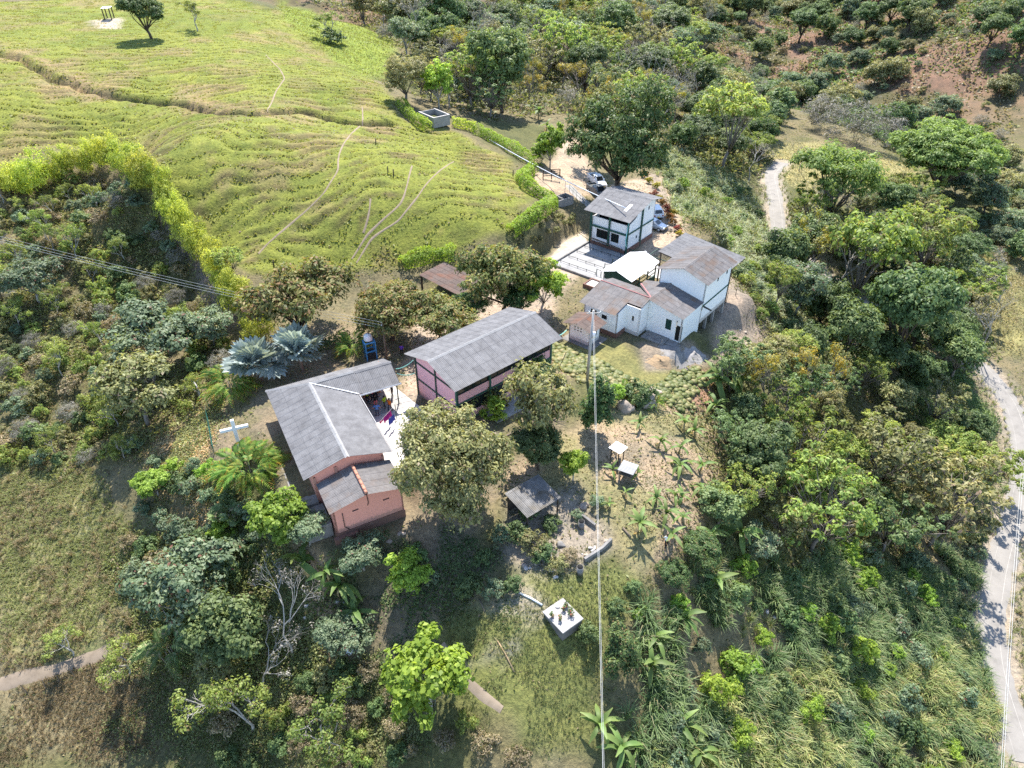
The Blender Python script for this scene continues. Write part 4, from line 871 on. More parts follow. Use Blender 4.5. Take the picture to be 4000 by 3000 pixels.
leafy('umbrella', 90, 18.0, 6.6, 8.0, 560, 60, 1.15, .55, .22, 'feather', 'bark', .45, 20, zlo=-.35, flat=.5, upb=.8)
leafy('feathery', 92, 9.0, 4.8, 5.0, 190, 44, .9, .4, .16, 'feather', 'bark', .24, 16, zlo=-.1, flat=.5, upb=.8)
for s in range(3):
    tm, tp_ = twigs('trunk', 100 + s, 8.0, .12, 'bark_pale', .75, 6, 2); sel = tp_[np.random.default_rng(s).choice(len(tp_), min(26, len(tp_)), False)]
    proto('bare', 6.5, 4.6, [('trunk', tm), ('crown', tufts_on('crown', 100 + s, sel, 14, .6, .22, .10, 'grey_twig'))])
for s in range(3):
    tm, tp_ = twigs('trunk', 110 + s, 8.5, .13, 'bark', .75, 4, 3); g_ = np.random.default_rng(30 + s); sel = tp_[g_.choice(len(tp_), 20, False)]; s2 = tp_[g_.choice(len(tp_), 34, False)]
    proto('mustard', 6.5, 5.0, [('trunk', tm), ('crown', tufts_on('crown', 110 + s, sel, 70, .55, .20, .11, 'mustard', 1.2)), ('crown', tufts_on('crown', 112 + s, s2, 28, .7, .24, .13, 'olive'))])
for s in range(2):
    tm, tp_ = twigs('trunk', 120 + s, 6.5, .12, 'bark_pale', .7, 4, 3); g_ = np.random.default_rng(40 + s); sel = tp_[g_.choice(len(tp_), 60, False)]
    proto('thin', 5.0, 3.6, [('trunk', tm), ('crown', tufts_on('crown', 120 + s, sel, 34, .55, .20, .12, 'airy'))])
def shrub(kind, seed, w, h, nc, per, rc, L, Wd, mat, n=5, **kw):
    g = random.Random(seed); me, C = crown('shrub', seed, dome(g, w, h * .46, h * 1.0, n), nc, per, rc, L, Wd, mat=mat, **kw); proto(kind, w, h * .45, [('foliage', me)])
for s in range(3): shrub('shrub_green', 200 + s, 3.0, 2.2, 42, 26, .45, .30, .17, 'green_leaf')
for s in range(2): shrub('shrub_olive', 210 + s, 3.0, 2.2, 42, 26, .45, .28, .15, 'olive')
for s in range(2): shrub('shrub_grey', 220 + s, 3.0, 2.2, 42, 26, .45, .28, .15, 'bluegreen')
for s in range(2): shrub('shrub_bright', 230 + s, 3.0, 2.4, 42, 28, .45, .30, .17, 'bright')
for s in range(2): shrub('shrub_dry', 240 + s, 3.0, 2.0, 40, 22, .5, .34, .10, 'drybush')
for s in range(2): shrub('shrub_airy', 250 + s, 3.0, 2.4, 30, 24, .45, .30, .17, 'airy')
for s in range(3): shrub('bamboo', 260 + s, 4.5, 4.2, 70, 40, .7, .38, .09, 'bamboo_leaf', 4, upb=.2, flat=1.3)
for s in range(2): shrub('twig_bush', 270 + s, 4.5, 3.4, 60, 26, .7, .50, .045, 'grey_twig', 5)
for kk, mm in (('croton_red', 'croton_red'), ('croton_yellow', 'croton_yellow'), ('croton_orange', 'croton_orange')): shrub(kk, 280, 1.9, 1.5, 40, 22, .28, .26, .10, mm)
for s in range(2): shrub('column', 290 + s, 3.4, 5.4, 90, 40, .55, .3, .15, 'mango', 3)
shrub('crown_y', 295, 5.0, 3.6, 80, 34, .6, .40, .16, 'mango_flush')
def clone(parts, root, cs=None):
    for nm, me in parts: o = bpy.data.objects.new(nm, me); col.objects.link(o); o.parent = root
TREES = []
def put(kind, X, Y, Z, s, sz, name, label, cat, group=None, rot=None, var=None):
    pl = PROTO[kind]; w0, c0, parts = pl[random.randrange(len(pl)) if var is None else var % len(pl)]
    rot = random.uniform(0, 6.28) if rot is None else rot
    if len(parts) == 1:
        r_ = bpy.data.objects.new(name, parts[0][1]); col.objects.link(r_); r_.location = (X, Y, Z); r_.rotation_euler = (0, 0, rot)
    else:
        r_ = empty(name, (X, Y, Z), rot); clone(parts, r_)
    r_.scale = (s, s, sz); tag(r_, label, cat, group); TREES.append((X, Y, w0 * s / 2)); return r_
def tree(kind, x, y, w, k=1.0, name='leafy_tree', label=None, cat='tree', group=None, var=0, rot=None):
    """tree whose crown shows at print position x, y with width w (print pixels)"""
    w0, c0, _ = PROTO[kind][var % len(PROTO[kind])]; s = 1.0
    for _i in range(4):
        X, Y, Z = at(x, y, c0 * s * k); dep = Y * CP + (CAM_H - Z - c0 * s * k) * SP; s = (w * K / (FPX / dep)) / w0
    return put(kind, X, Y, Z - .05, s, s * k, name, label, cat, group, rot, var)
def sample(poly, spacing, seed, avoid=(), maxn=400, grow=0, margin=0):
    """well-spaced spots in a ground polygon"""
    g = np.random.default_rng(seed); P = np.array(poly); lo, hi = P.min(0), P.max(0); out = []
    c = g.uniform(lo, hi, (9000, 2)); c = c[inpoly(c[:, 0], c[:, 1], poly)]
    for (x, y) in c:
        sp = spacing * (1 + grow * max(0, y - 120) / 100)
        if any((x - a) ** 2 + (y - b) ** 2 < sp * sp for a, b in out): continue
        if any(segd < margin for segd in ()): continue
        if blocked(x, y, margin): continue
        out.append((x, y))
        if len(out) >= maxn: break
    return out
HARD = [F1.rect(-1.5, 14, -20, 1), F2.rect(-1.5, 16, -11, 1), F5.rect(-10, 20, -6.5, 8), F5.rect(4, 25.5, 8, 22)]
KEEP = []
def blocked(x, y, m=0):
    if np.min((ROAD[:, 0] - x) ** 2 + (ROAD[:, 1] - y) ** 2) < (2.6 + m) ** 2: return True
    for h in HARD:
        if sdist(np.array(x), np.array(y), h) > -m: return True
    for k in KEEP:
        if inpoly(np.array(x), np.array(y), k): return True
    for (a, b, r_) in TREES:
        if (x - a) ** 2 + (y - b) ** 2 < (r_ * .75) ** 2: return True
    return False
def scatter(poly, spacing, seed, mix, name, group, cat='tree', smin=.75, smax=1.2, maxn=400, grow=0, margin=1.0, names=None):
    g = random.Random(seed); kinds = [k for k, w, l in mix]; ws = [w for k, w, l in mix]; lab = {k: l for k, w, l in mix}
    for (x, y) in sample(poly, spacing, seed, maxn=maxn, grow=grow, margin=margin):
        k = g.choices(kinds, ws)[0]; s = g.uniform(smin, smax) * (1 + grow * .5 * max(0, y - 120) / 100)
        put(k, x, y, float(gz(x, y)) - .08, s, s * g.uniform(.85, 1.2), (names or {}).get(k, name), lab[k], cat, group + ' (' + k.replace('_', ' ') + ')')
def softin(c, poly, seed, w):
    g = np.random.default_rng(seed + 1000); x = c[:, 0] + (fbm(c[:, 0], c[:, 1], w * 2.5, seed + 3, 3) - .5) * w * 4; y = c[:, 1] + (fbm(c[:, 0], c[:, 1], w * 2.5, seed + 7, 3) - .5) * w * 4
    return g.random(len(c)) < sstep(-w, w, sdist(x, y, poly))
def undergrowth(name, poly, n, L, Wd, mat, label, hmax=.8, seed=1, lump=2.5, cut=.0, w=2.2):
    g = np.random.default_rng(seed); P = np.array(poly); lo, hi = P.min(0), P.max(0)
    c = g.uniform(lo - w * 1.5, hi + w * 1.5, (int(n * 3.2), 2)); c = c[softin(c, poly, seed, w)]
    c = c[np.min(np.stack([segdist(c[:, 0], c[:, 1], [tuple(p) for p in ROAD], False)]), 0) > 2.3]
    for h in HARD: c = c[~inpoly(c[:, 0], c[:, 1], h)]
    for ln, dd in AVOID: c = c[segdist(c[:, 0], c[:, 1], ln, False) > dd * g.uniform(.5, 1.3, len(c))]
    lm = fbm(c[:, 0], c[:, 1], lump, seed + 5, 2); c = c[lm > cut]; lm = lm[lm > cut]
    c = c[:n]; lm = lm[:n]; h = hmax * np.clip((lm - cut) * 1.8, 0.02, 1.3) * g.uniform(.35, 1, len(c))
    Pp = np.c_[c, gz(c[:, 0], c[:, 1]) + h]; k = g.uniform(.6, 1.4, len(c))
    V, F = leaves(Pp, rdir(len(c), g) * .75 + np.array([0, 0, .8]), L * k, Wd * k, g)
    return tag(link(name, meshnp(name, V, F), None, mat), label, None, None, 'stuff')
def blades(name, spots, nb, H, wid, mat, label, seed=3, arch=.9, seg=3, var=.45):
    """tufts of arching blades at spots"""
    g = np.random.default_rng(seed); S = np.asarray(spots, float); n = len(S) * nb; ci = np.repeat(np.arange(len(S)), nb)
    a = g.uniform(0, 2 * np.pi, n); h = H * (1 + var * (g.uniform(-1, 1, len(S))[ci] * .6 + g.uniform(-1, 1, n) * .5)); rr = arch * h * g.uniform(.25, 1.0, n)
    base = np.c_[S[ci], gz(S[ci, 0], S[ci, 1]) - .03]; base[:, :2] += g.normal(0, .10 * H, (n, 2)); d = np.c_[np.cos(a), np.sin(a)]; pr = np.c_[-d[:, 1], d[:, 0]]
    V = []
    for i in range(seg + 1):
        t = i / seg; z = h * (np.sin(t * 1.9) / np.sin(min(1.9, 1.57))) * 1.0; z = h * (t * 1.55 - .62 * t * t * (1 + rr / h)); o = rr * t ** 1.6; w = wid * h / H * (1 - t) ** .6 * .5 * (1 if i else .6)
        c = base + np.c_[d * o[:, None], z]; V.append(np.c_[c[:, :2] + pr * w[:, None], c[:, 2]]); V.append(np.c_[c[:, :2] - pr * w[:, None], c[:, 2]])
    V = np.stack(V, 1).reshape(-1, 3); k = 2 * (seg + 1); b0 = np.arange(n)[:, None] * k
    F = np.concatenate([b0 + np.array([2 * i, 2 * i + 1, 2 * i + 3, 2 * i + 2]) for i in range(seg)], 0)
    return tag(link(name, meshnp(name, V, F), None, mat), label, None, None, 'stuff')
def spots(poly, n, seed, cut=0, scale=3.0, road=2.2):
    g = np.random.default_rng(seed); P = np.array(poly); lo, hi = P.min(0), P.max(0); c = g.uniform(lo - 3, hi + 3, (n * 6, 2)); c = c[softin(c, poly, seed, 2.0)]
    if cut: c = c[fbm(c[:, 0], c[:, 1], scale, seed, 2) > cut]
    for h in HARD: c = c[~inpoly(c[:, 0], c[:, 1], h)]
    c = c[segdist(c[:, 0], c[:, 1], [tuple(p) for p in ROAD], False) > road]
    for ln, dd in AVOID: c = c[segdist(c[:, 0], c[:, 1], ln, False) > dd]
    return c[:n]
# ------------------------------------------------------------------ palms, bananas
def frond(name, L, W, mat, n=16, arch=.55, droop=.35, wl=.05, seed=0):
    """pinnate frond growing along +x, leaflets both sides"""
    g = np.random.default_rng(seed); mb = MB(); pts_ = [(L * (t * .92), 0, L * (arch * t - (arch + droop) * t * t)) for t in np.linspace(0, 1, 7)]
    mb.tube(pts_, [.03, .026, .022, .018, .014, .01, .006], 4)
    for i in range(n):
        t = .18 + .8 * i / (n - 1); x, z = L * t * .92, L * (arch * t - (arch + droop) * t * t); l = W * math.sin(math.pi * (t * .8 + .15)) * g.uniform(.8, 1.15)
        for sgn in (-1, 1):
            tip = (x + l * .55, sgn * l * .8, z - l * .35); m = (x + l * .28, sgn * l * .48, z + l * .02)
            mb.add([(x, 0, z), (m[0] - wl, m[1], m[2]), tip, (m[0] + wl, m[1], m[2])], [(0, 1, 2, 3)])
    me = mb.mesh(name); me.materials.append(M[mat]); return me
def fan(name, r, mat, seg=18, seed=0):
    """pleated fan leaf on a stalk along +x"""
    g = random.Random(seed); mb = MB(); mb.tube([(0, 0, 0), (r * .85, 0, r * .10)], .03, 4); o = Vector((r * .85, 0, r * .10))
    for i in range(seg):
        a = R(-150 + 300 * i / (seg - 1)); l = r * g.uniform(.8, 1.05) * (1 - .15 * abs(a) / 2.6); d = Vector((math.cos(a), math.sin(a), -.10)); s_ = Vector((-math.sin(a), math.cos(a), 0)) * l * .15
        m = o + d * l * .70 + Vector((0, 0, .05 * r)); mb.add([o, m - s_ + Vector((0, 0, .05)), o + d * l, m + s_ - Vector((0, 0, .05))], [(0, 1, 2, 3)])
    me = mb.mesh(name); me.materials.append(M[mat]); return me
FROND = [frond('frond', 2.5, .85, 'palm', 20, .65, .55, .075, s) for s in range(3)]
FROND_D = [frond('frond', 2.2, .7, 'cane', 18, .7, .5, .07, 7)]
FAN = [fan('fan_leaf', 1.25, 'palm_blue', 18, s) for s in range(2)]
FANG = [fan('fan_leaf', .9, 'cane', 14, 5)]
def orient(o, az, el, roll=0):
    o.rotation_euler = (Matrix.Rotation(az, 4, 'Z') @ Matrix.Rotation(-el, 4, 'Y') @ Matrix.Rotation(roll, 4, 'X')).to_euler()
def areca(x, y, h, n, spread, name, label, s=1.0, meshes=None, hc=1.5):
    X, Y, Z = at(x, y, hc); r_ = empty(name, (X, Y, Z), 0, label=label, cat='palm'); g = random.Random(int(x)); TREES.append((X, Y, 1.5)); meshes = meshes or FROND
    for k in range(7):
        a = g.uniform(0, 6.28); q = g.uniform(.1, spread * .5); MB().tube([(q*math.cos(a), q*math.sin(a), -.3), (q*1.3*math.cos(a), q*1.3*math.sin(a), h * g.uniform(.5, .8))], .05, 6).build('stem', 'bark', r_, True)
    for k in range(n):
        a = 2.4 * k + g.uniform(-.3, .3); q = spread * math.sqrt(g.uniform(0, 1)) * .55; o = bpy.data.objects.new('frond', g.choice(meshes)); col.objects.link(o); o.parent = r_
        o.location = (q * math.cos(a), q * math.sin(a), h * g.uniform(.35, 1.0)); orient(o, a + g.uniform(-.5, .5), g.uniform(.0, .75), g.uniform(-.4, .4)); k_ = s * g.uniform(.75, 1.1); o.scale = (k_, k_, k_)
    return r_
def bismarck(x, y, h, s, label):
    X, Y, Z = at(x, y, h * .85); r_ = empty('silver_palm', (X, Y, Z), 0, label=label, cat='palm'); g = random.Random(int(x)); TREES.append((X, Y, 1.5))
    MB().tube([(0, 0, -.3), (0, 0, h * .6), (0, 0, h * .75)], [.24, .2, .16], 8).build('trunk', 'bark', r_, True)
    for k in range(15):
        o = bpy.data.objects.new('fan_leaf', FAN[k % 2]); col.objects.link(o); o.parent = r_; o.location = (0, 0, h * .72); el = R(80 - 80 * (k / 14) + g.uniform(-12, 12)); orient(o, 2.4 * k, el, g.uniform(-.3, .3)); k_ = s * g.uniform(.85, 1.1); o.scale = (k_, k_, k_)
bismarck(555, 785, 3.0, 1.75, 'silver-blue fan palm nearer the salmon house corner and the feather palm'); bismarck(645, 762, 3.2, 1.75, 'silver-blue fan palm beside the yellowish palms and the blue tank stand')
areca(497, 835, 2.6, 46, 2.2, 'feather_palm', 'bushy feather palm clump between the white panel and silver palms', 1.0)
areca(540, 1016, 2.5, 80, 3.1, 'feather_palm', 'wide feather palm clump with yellow tips between white cross and veranda', 1.0)
areca(762, 745, 1.8, 26, 1.3, 'feather_palm', 'yellowing feather palm beside the blue tank stand', .8)
areca(840, 690, 2.6, 18, 1.2, 'feather_palm', 'dark green feather palm behind the wooden pole', 1.0, FROND_D)
areca(500, 1120, 1.0, 14, 1.2, 'fan_palm', 'low green fan palm below the feather palm clump', 1.0, FANG, .6)
areca(365, 1400, 2.0, 18, 1.6, 'feather_palm', 'dark feather palm in the shade under the leafy mound', 1.3, FROND_D)
areca(1345, 825, .6, 10, .5, 'feather_palm', 'small yellow-green palm at the foot of the rock wall', .6); areca(1415, 855, .6, 10, .5, 'feather_palm', 'small palm seedling on the edge of the cushion turf', .6)
areca(2140, 590, 2.6, 22, .8, 'feather_palm', 'lone palm on the dry slope beyond the road', 1.3, FROND_D); areca(2120, 548, 3, 22, .8, 'feather_palm', 'tall palm above the dry slope beside big trees', 1.4, FROND_D)
def banana_leaf(seed):
    g = random.Random(seed); L, W = 1.9, .40; v = []; f = []; n = 8
    for i in range(n + 1):
        t = i / n; x = L * t * (1 - .12 * t); z = L * (.62 * t - 1.12 * t * t); w = W * .5 * min(1, (t * 5) ** .6) * (1 - max(0, t - .75) * 3.2) if t > .12 else .02
        j = g.uniform(.85, 1.08); v += [(x, -w * j, z + w * .35), (x, 0, z), (x, w * j, z + w * .35)]
    for i in range(n):
        for k in range(2): a = 3 * i + k; f.append((a, a + 1, a + 4, a + 3))
    return v, f
BL = []; BD = []
for s in range(3):
    v, f = banana_leaf(s)
    for lst, mt in ((BL, 'banana'), (BD, 'banana_dry')):
        me = bpy.data.meshes.new('leaf'); me.from_pydata(v, [], f); me.materials.append(M[mt]); me.polygons.foreach_set('use_smooth', np.ones(len(f), bool)); lst.append(me)
_st = MB().tube([(0, 0, -.3), (.02, .02, .6), (.03, .04, 1.0)], [.13, .10, .07], 7).mesh('stem', True); _st.materials.append(plain('banana_stem', (.26, .22, .12), .8, .3, 4))
def banana(x, y, s, n=7, label='', dry=1, name='banana_plant', group=None, hc=1.0):
    X, Y, Z = at(x, y, hc * s); r_ = empty(name, (X, Y, Z), random.uniform(0, 6.28), label=label, cat='banana plant', group=group); r_.rotation_euler = (random.uniform(-.2, .2), random.uniform(-.2, .2), random.uniform(0, 6.28)); s *= random.uniform(.85, 1.12); n = max(4, n + random.choice((-2, -1, 0, 0, 1))); s = s * (.80 if s > 1.2 else .88); r_.scale = (s, s, s); TREES.append((X, Y, .8)); g = random.Random(int(x * 7 + y))
    o = bpy.data.objects.new('stem', _st); col.objects.link(o); o.parent = r_
    for k in range(n + dry):
        d = k >= n; o = bpy.data.objects.new('dry_leaf' if d else 'leaf', g.choice(BD if d else BL)); col.objects.link(o); o.parent = r_; o.location = (.03, .04, .92 if not d else .75)
        orient(o, 2.4 * k + g.uniform(-.4, .4), R(g.uniform(-5, 78)) if not d else R(-50), g.uniform(-.3, .3)); q = g.uniform(.75, 1.1) * (.7 if d else 1); o.scale = (q, q, q)
BN = [(1382,912,.85),(1424,955,.9),(1480,915,1.1),(1502,930,.9),(1468,965,.95),(1475,1005,1.15),(1375,1020,.8),(1328,1015,.9),(1420,1075,.9),(1350,1062,.75),(1460,1070,.85),(1440,1110,.9),(1515,1005,1),(1515,1055,1.1),(1480,1120,.9),(1448,1150,1.3),(1320,1090,.7),(1475,1070,.8)]
for i, (x, y, s) in enumerate(BN): banana(x, y, s, 5 + i % 3, 'young banana plant standing alone in the bare earth plot', i % 2 + 1, group='banana plants in the earth plot')
banana(1380, 1130, 1.05, 11, 'bushy banana plant with a skirt of leaves in the earth plot', 2)
for (x, y, s, n, l) in ((1575,800,2.2,12,'tallest banana plant of the clump by the grey sand pile'),(1595,825,1.9,10,'broad-leaved banana plant leaning out of the clump by the sand pile'),(1555,815,1.8,10,'banana plant in the clump with the dead leaf skirt by the sand pile'),(1550,870,1.5,9,'banana plant on the red leaf litter below the clump'),(1600,1020,1.9,10,'banana plant under the dark tree beside the earth plot'),(1640,1040,1.7,9,'banana plant pressed against the leafy trees beyond the plot'),
        (1605,1140,1.9,10,'big banana plant beyond the round bushes'),(1540,1150,1.3,8,'banana plant rising between two round bushes'),(1545,1255,1.5,9,'banana plant on the eroded bank below the bushes'),(1475,1330,1.4,9,'banana plant by the grey dead bush'),(1415,1380,1.4,9,'banana plant over the cane tufts beside dark column shrub'),(1400,1430,1.5,9,'lower banana plant beside the dark column shrub'),
        (1295,1560,1.3,8,'banana plant under the power line at the lawn corner'),(1335,1610,1.5,10,'bright banana plant at the lower edge of the lawn'),(1370,1640,.9,6,'small drying banana plant beside the bright one'),(1510,1620,1.5,9,'banana plant among pale cane grass'),(1480,1570,1.5,9,'dark banana plant above the pale cane grass'),
        (650,1210,2.0,10,'tall dark banana plant by the leaf-littered gully'),(735,1260,1.7,9,'yellowish banana plant beside the gully track'),(775,1318,1.5,8,'banana plant with torn leaves in the shaded yard'),(700,1240,1.2,7,'small banana plant between the two gully bananas'),(1163,238,1.9,9,'banana plant in the wood near the hedge'),(1180,270,1.4,7,'smaller banana plant below the one in the wood')):
    banana(x, y, s, n, l, 2)

# ------------------------------------------------------------------ single trees
tree('darkleaf', 310, 20, 105, .85, 'hilltop_tree', 'dark spreading tree alone on the grassy hilltop by the shelter')
tree('thin', 418, 28, 62, .8, 'hilltop_tree', 'small sparse tree beside the dark hilltop tree')
tree('thin', 715, 45, 75, .7, 'slope_tree', 'sparse tree on the grass spur behind the hill', var=1)
tree('shrub_green', 716, 80, 55, .8, 'shrub', 'dark bush on the grass spur below the sparse tree', 'shrub')
tree('olive_big', 872, 160, 112, 1.0, 'olive_tree', 'brownish-olive dense tree standing at the pasture edge by the hedge', var=1)
tree('bright', 945, 168, 75, 1.3, 'leafy_tree', 'bright green tree directly behind the brownish-olive tree')
tree('mango_big', 1345, 295, 232, 1.15, 'mango_tree', 'huge dark mango tree shading the parked pickups')
tree('olive', 1295, 235, 130, 1.5, 'leafy_tree', 'pale leafy tree rising behind the huge dark mango', var=1)
tree('bright', 1190, 305, 66, 1.4, 'leafy_tree', 'slim light green tree beside the wooden gate', var=1)
tree('bright', 1170, 325, 50, .9, 'leafy_tree', 'small light green tree on the driveway bank')
tree('flush', 650, 645, 235, .95, 'mango_tree', 'mango tree with grey-green crown at the foot of the pasture trail', var=1)
tree('flush', 838, 668, 178, .95, 'mango_tree', 'mango tree with yellowish new leaves behind the pink house'); tree('flush', 945, 690, 172, .85, 'mango_tree', 'mango tree with orange flush over the pink house ridge', var=1); tree('mango', 1015, 660, 95, .9, 'mango_tree', 'darker mango tree between the shed roof and pink house')
tree('flush', 1085, 595, 185, 1.15, 'mango_tree', 'large mango tree beside the drying patio', var=1); tree('bright', 1170, 608, 112, 1.1, 'leafy_tree', 'fresh green tree touching the large mango by the patio'); tree('mango', 1120, 640, 110, .9, 'mango_tree', 'shaded low mango tree under the fresh green one')
tree('olive_big', 968, 1005, 292, 1.15, 'olive_tree', 'great round olive-green tree in front of the courtyard')
tree('olive', 1170, 860, 175, 1.4, 'leafy_tree', 'tall loose tree in front of the pink house windows'); tree('darkleaf', 1165, 960, 125, .9, 'leafy_tree', 'shady tree leaning below the pink house terrace'); tree('green', 1150, 790, 90, 1.0, 'leafy_tree', 'olive-topped tree brushing the pink house eave', var=1)
tree('bright', 1240, 1000, 68, 1.25, 'leafy_tree', 'small vivid green tree beside the power line in the yard', var=1)
tree('crown_y', 1030, 850, 95, 1.0, 'mango_bush', 'young mango with yellow-green leaves at the pink house corner', 'tree'); tree('shrub_bright', 1065, 885, 60, 1.2, 'mango_bush', 'glossy green bush against the pink house terrace', 'shrub'); tree('croton_yellow', 1078, 870, 45, 1.0, 'mango_bush', 'golden-leaved bush beside the glossy green one', 'shrub')
tree('column', 1290, 880, 90, 1.1, 'cypress_shrub', 'dark dense columnar shrub below the concrete pole', 'shrub'); tree('bright', 1325, 848, 52, 1.0, 'leafy_tree', 'yellow-green small tree against the dark columnar shrub'); tree('shrub_green', 1378, 845, 75, 1.0, 'flowering_shrub', 'round dark shrub with red flowers on the turf edge', 'shrub', var=1)
tree('mustard', 1660, 800, 120, 1.3, 'mistletoe_tree', 'thin tree loaded with mustard clumps above the banana clump'); tree('mustard', 1770, 790, 130, 1.4, 'mistletoe_tree', 'forked thin tree with mustard balls amid the slope', var=1)
tree('darkleaf', 1960, 660, 190, 1.3, 'leafy_tree', 'big dark slope tree casting shade on the plot by the road'); tree('airy', 1890, 530, 220, 1.3, 'leafy_tree', 'sparse grey-limbed tree above the big dark slope tree')
tree('darkleaf', 1640, 975, 160, 1.0, 'leafy_tree', 'dense dark tree bordering the earth plot', var=1); tree('loose', 1740, 960, 200, 1.1, 'leafy_tree', 'loose green tree on the slope next to the dense dark tree', var=0); tree('loose', 1790, 1080, 260, 1.0, 'leafy_tree', 'wide loose green tree with grey fork showing', var=0)
tree('loose', 1930, 980, 230, 1.0, 'leafy_tree', 'loose olive tree uphill of the road bend', var=2); tree('loose', 2060, 1070, 260, 1.0, 'leafy_tree', 'mustard-olive tree overhanging the gravel road', var=2); tree('loose', 1940, 1120, 190, .9, 'leafy_tree', 'olive tree between the deep green and road trees', var=1); tree('loose', 2150, 1000, 150, .9, 'leafy_tree', 'olive tree at the roadside with crown over the gravel')
tree('green', 1560, 1090, 118, .8, 'round_tree', 'round mid-green bushy tree at the plot edge', var=2); tree('mango', 1515, 1185, 105, .8, 'round_tree', 'dark round bush on the bank below the person'); tree('mango', 1457, 1240, 80, .8, 'round_tree', 'small dark round bush above the lawn', var=1); tree('greyish', 1640, 1170, 95, .7, 'shrub_tree', 'pale grey-green bushy tree on the bank')
tree('umbrella', 2055, 335, 240, 1.15, 'umbrella_tree', 'giant umbrella-shaped green tree above the dry field')
tree('feathery', 1812, 375, 180, 1.3, 'feathery_tree', 'spreading feathery tree next to the pale road bend'); tree('airy', 1585, 215, 190, 1.1, 'leafy_tree', 'flat-topped loose tree on the wooded slope', var=2); tree('mango', 1650, 285, 80, 1.2, 'leafy_tree', 'dark ivy-clad tree at the head of the road'); tree('bare', 1735, 330, 70, .8, 'bare_tree', 'gnarled bare tree by the head of the road')
for (x, y, w, v, l) in ((1830,260,120,0,'first grey leafless thicket tree above the dry field'),(1900,285,120,1,'leafless silvery thicket tree over the dry field'),(1780,245,110,2,'leafless thicket tree on the valley edge')): tree('twig_bush', x, y, w, 1.0, 'leafless_tree', l, 'tree', var=v)
tree('mustard', 1770, 525, 130, 1.2, 'mistletoe_tree', 'grey tree dotted with yellow clumps below the feathery tree', var=2); tree('bare', 1830, 560, 150, 1.2, 'bare_tree', 'dark leafless tree beside the yellow-dotted one', var=1); tree('airy', 2010, 490, 170, 1.2, 'leafy_tree', 'light leafy tree below the giant umbrella tree', var=1); tree('bare', 2185, 590, 100, 1.0, 'bare_tree', 'pale leafless tree beyond the dry slope'); tree('bare', 2140, 700, 110, 1.1, 'bare_tree', 'leafless tree at the road bend', var=2)
bp_ = smooth_line([(x, y) for x, y in ((20,392),(100,372),(180,342),(240,330),(300,355),(345,410),(385,460),(425,515),(460,570),(490,620),(520,665),(560,705))], 24.0)
for i, (x, y, w, k) in enumerate([(p[0] + random.uniform(-8, 8), p[1] + random.uniform(-8, 6), random.uniform(50, 85), random.uniform(1.05, 1.6)) for p in bp_]):
    tree('bamboo', x, y, w, k, 'bamboo_clump', 'yellow-green feathery bamboo clump lining the pasture bank', 'bamboo', 'bamboo clumps along the pasture bank', var=i)
tree('olive', 285, 830, 185, .95, 'brown_tree', 'brown-olive tree with falling leaves on the leaf-strewn slope'); tree('greyish', 330, 720, 190, .8, 'leafy_tree', 'broad grey-green tree above the brown-olive tree', var=1); tree('greyish', 450, 700, 110, .8, 'leafy_tree', 'grey-green tree near the bamboo bank foot'); tree('airy', 490, 560, 90, 1.0, 'leafy_tree', 'pale yellow-green tree under the three power wires', var=0)
tree('greyish', 60, 600, 130, .8, 'leafy_tree', 'grey-green tree on the scrub slope under the wires', var=0); tree('bright', 330, 1040, 90, .7, 'leafy_tree', 'yellow-green bush at the foot of the leaf-strewn slope', var=1)
tree('bright', 600, 1110, 130, 1.0, 'leafy_tree', 'light green broad-leaved tree below the veranda', var=0); tree('greyish', 660, 1140, 100, .9, 'leafy_tree', 'grey-green tree joined to the light green veranda tree', var=1)
tree('bright', 880, 1235, 105, .9, 'leafy_tree', 'yellow-green shrub tree in the shaded yard', var=1); tree('greyish', 780, 1195, 110, .8, 'shrub_tree', 'grey-twigged bushy tree below the chapel annex'); tree('bright', 920, 1460, 195, 1.05, 'leafy_tree', 'vivid green large-leaved tree on the lower lawn', var=0)
tree('column', 1342, 1420, 85, 1.0, 'cypress_shrub', 'dark columnar shrub at the lawn edge under the line', 'shrub', var=1); tree('shrub_green', 1275, 1370, 60, 1.2, 'shrub', 'round green shrub beside the concrete slab', 'shrub')
tree('greyish', 400, 1260, 210, 1.0, 'leafy_tree', 'big grey-green leafy mound above the dark hollow', var=0); tree('green', 480, 1350, 190, 1.0, 'leafy_tree', 'leafy mound with reddish patches above the hollow', var=2); tree('olive', 470, 1430, 120, .8, 'leafy_tree', 'brown-tinted bush leaning over the hollow', var=0)
tree('bare', 605, 1330, 170, 1.3, 'bare_tree', 'tall pale leafless tree beside the leafy mound'); tree('bare', 560, 1440, 150, 1.0, 'bare_tree', 'fallen-looking pale leafless tree below the tall one', var=1); tree('thin', 520, 1520, 170, .9, 'leafy_tree', 'sparse green tree with spreading pale branches below the hollow'); tree('thin', 690, 1560, 170, .9, 'leafy_tree', 'sparse green tree at the lower slope edge', var=1); tree('greyish', 740, 1370, 120, .8, 'shrub_tree', 'grey-green bush beside the gully track', var=1)
tree('thin', 140, 1390, 90, .8, 'thin_tree', 'thin leafless sapling by the earth track', var=1); tree('thin', 260, 1420, 110, .9, 'thin_tree', 'thin sapling with long shadow by the earth track')
tree('shrub_green', 1195, 1130, 50, 1.0, 'papaya_plant', 'round papaya-leaved plant beside the lean-to shed', 'plant', var=2); tree('shrub_grey', 1290, 1085, 42, 1.0, 'papaya_plant', 'small ball-shaped plant by the ditch under the line', 'plant'); tree('shrub_green', 1145, 1110, 45, 1.0, 'shrub', 'leafy bush touching the lean-to shed roof', 'shrub')
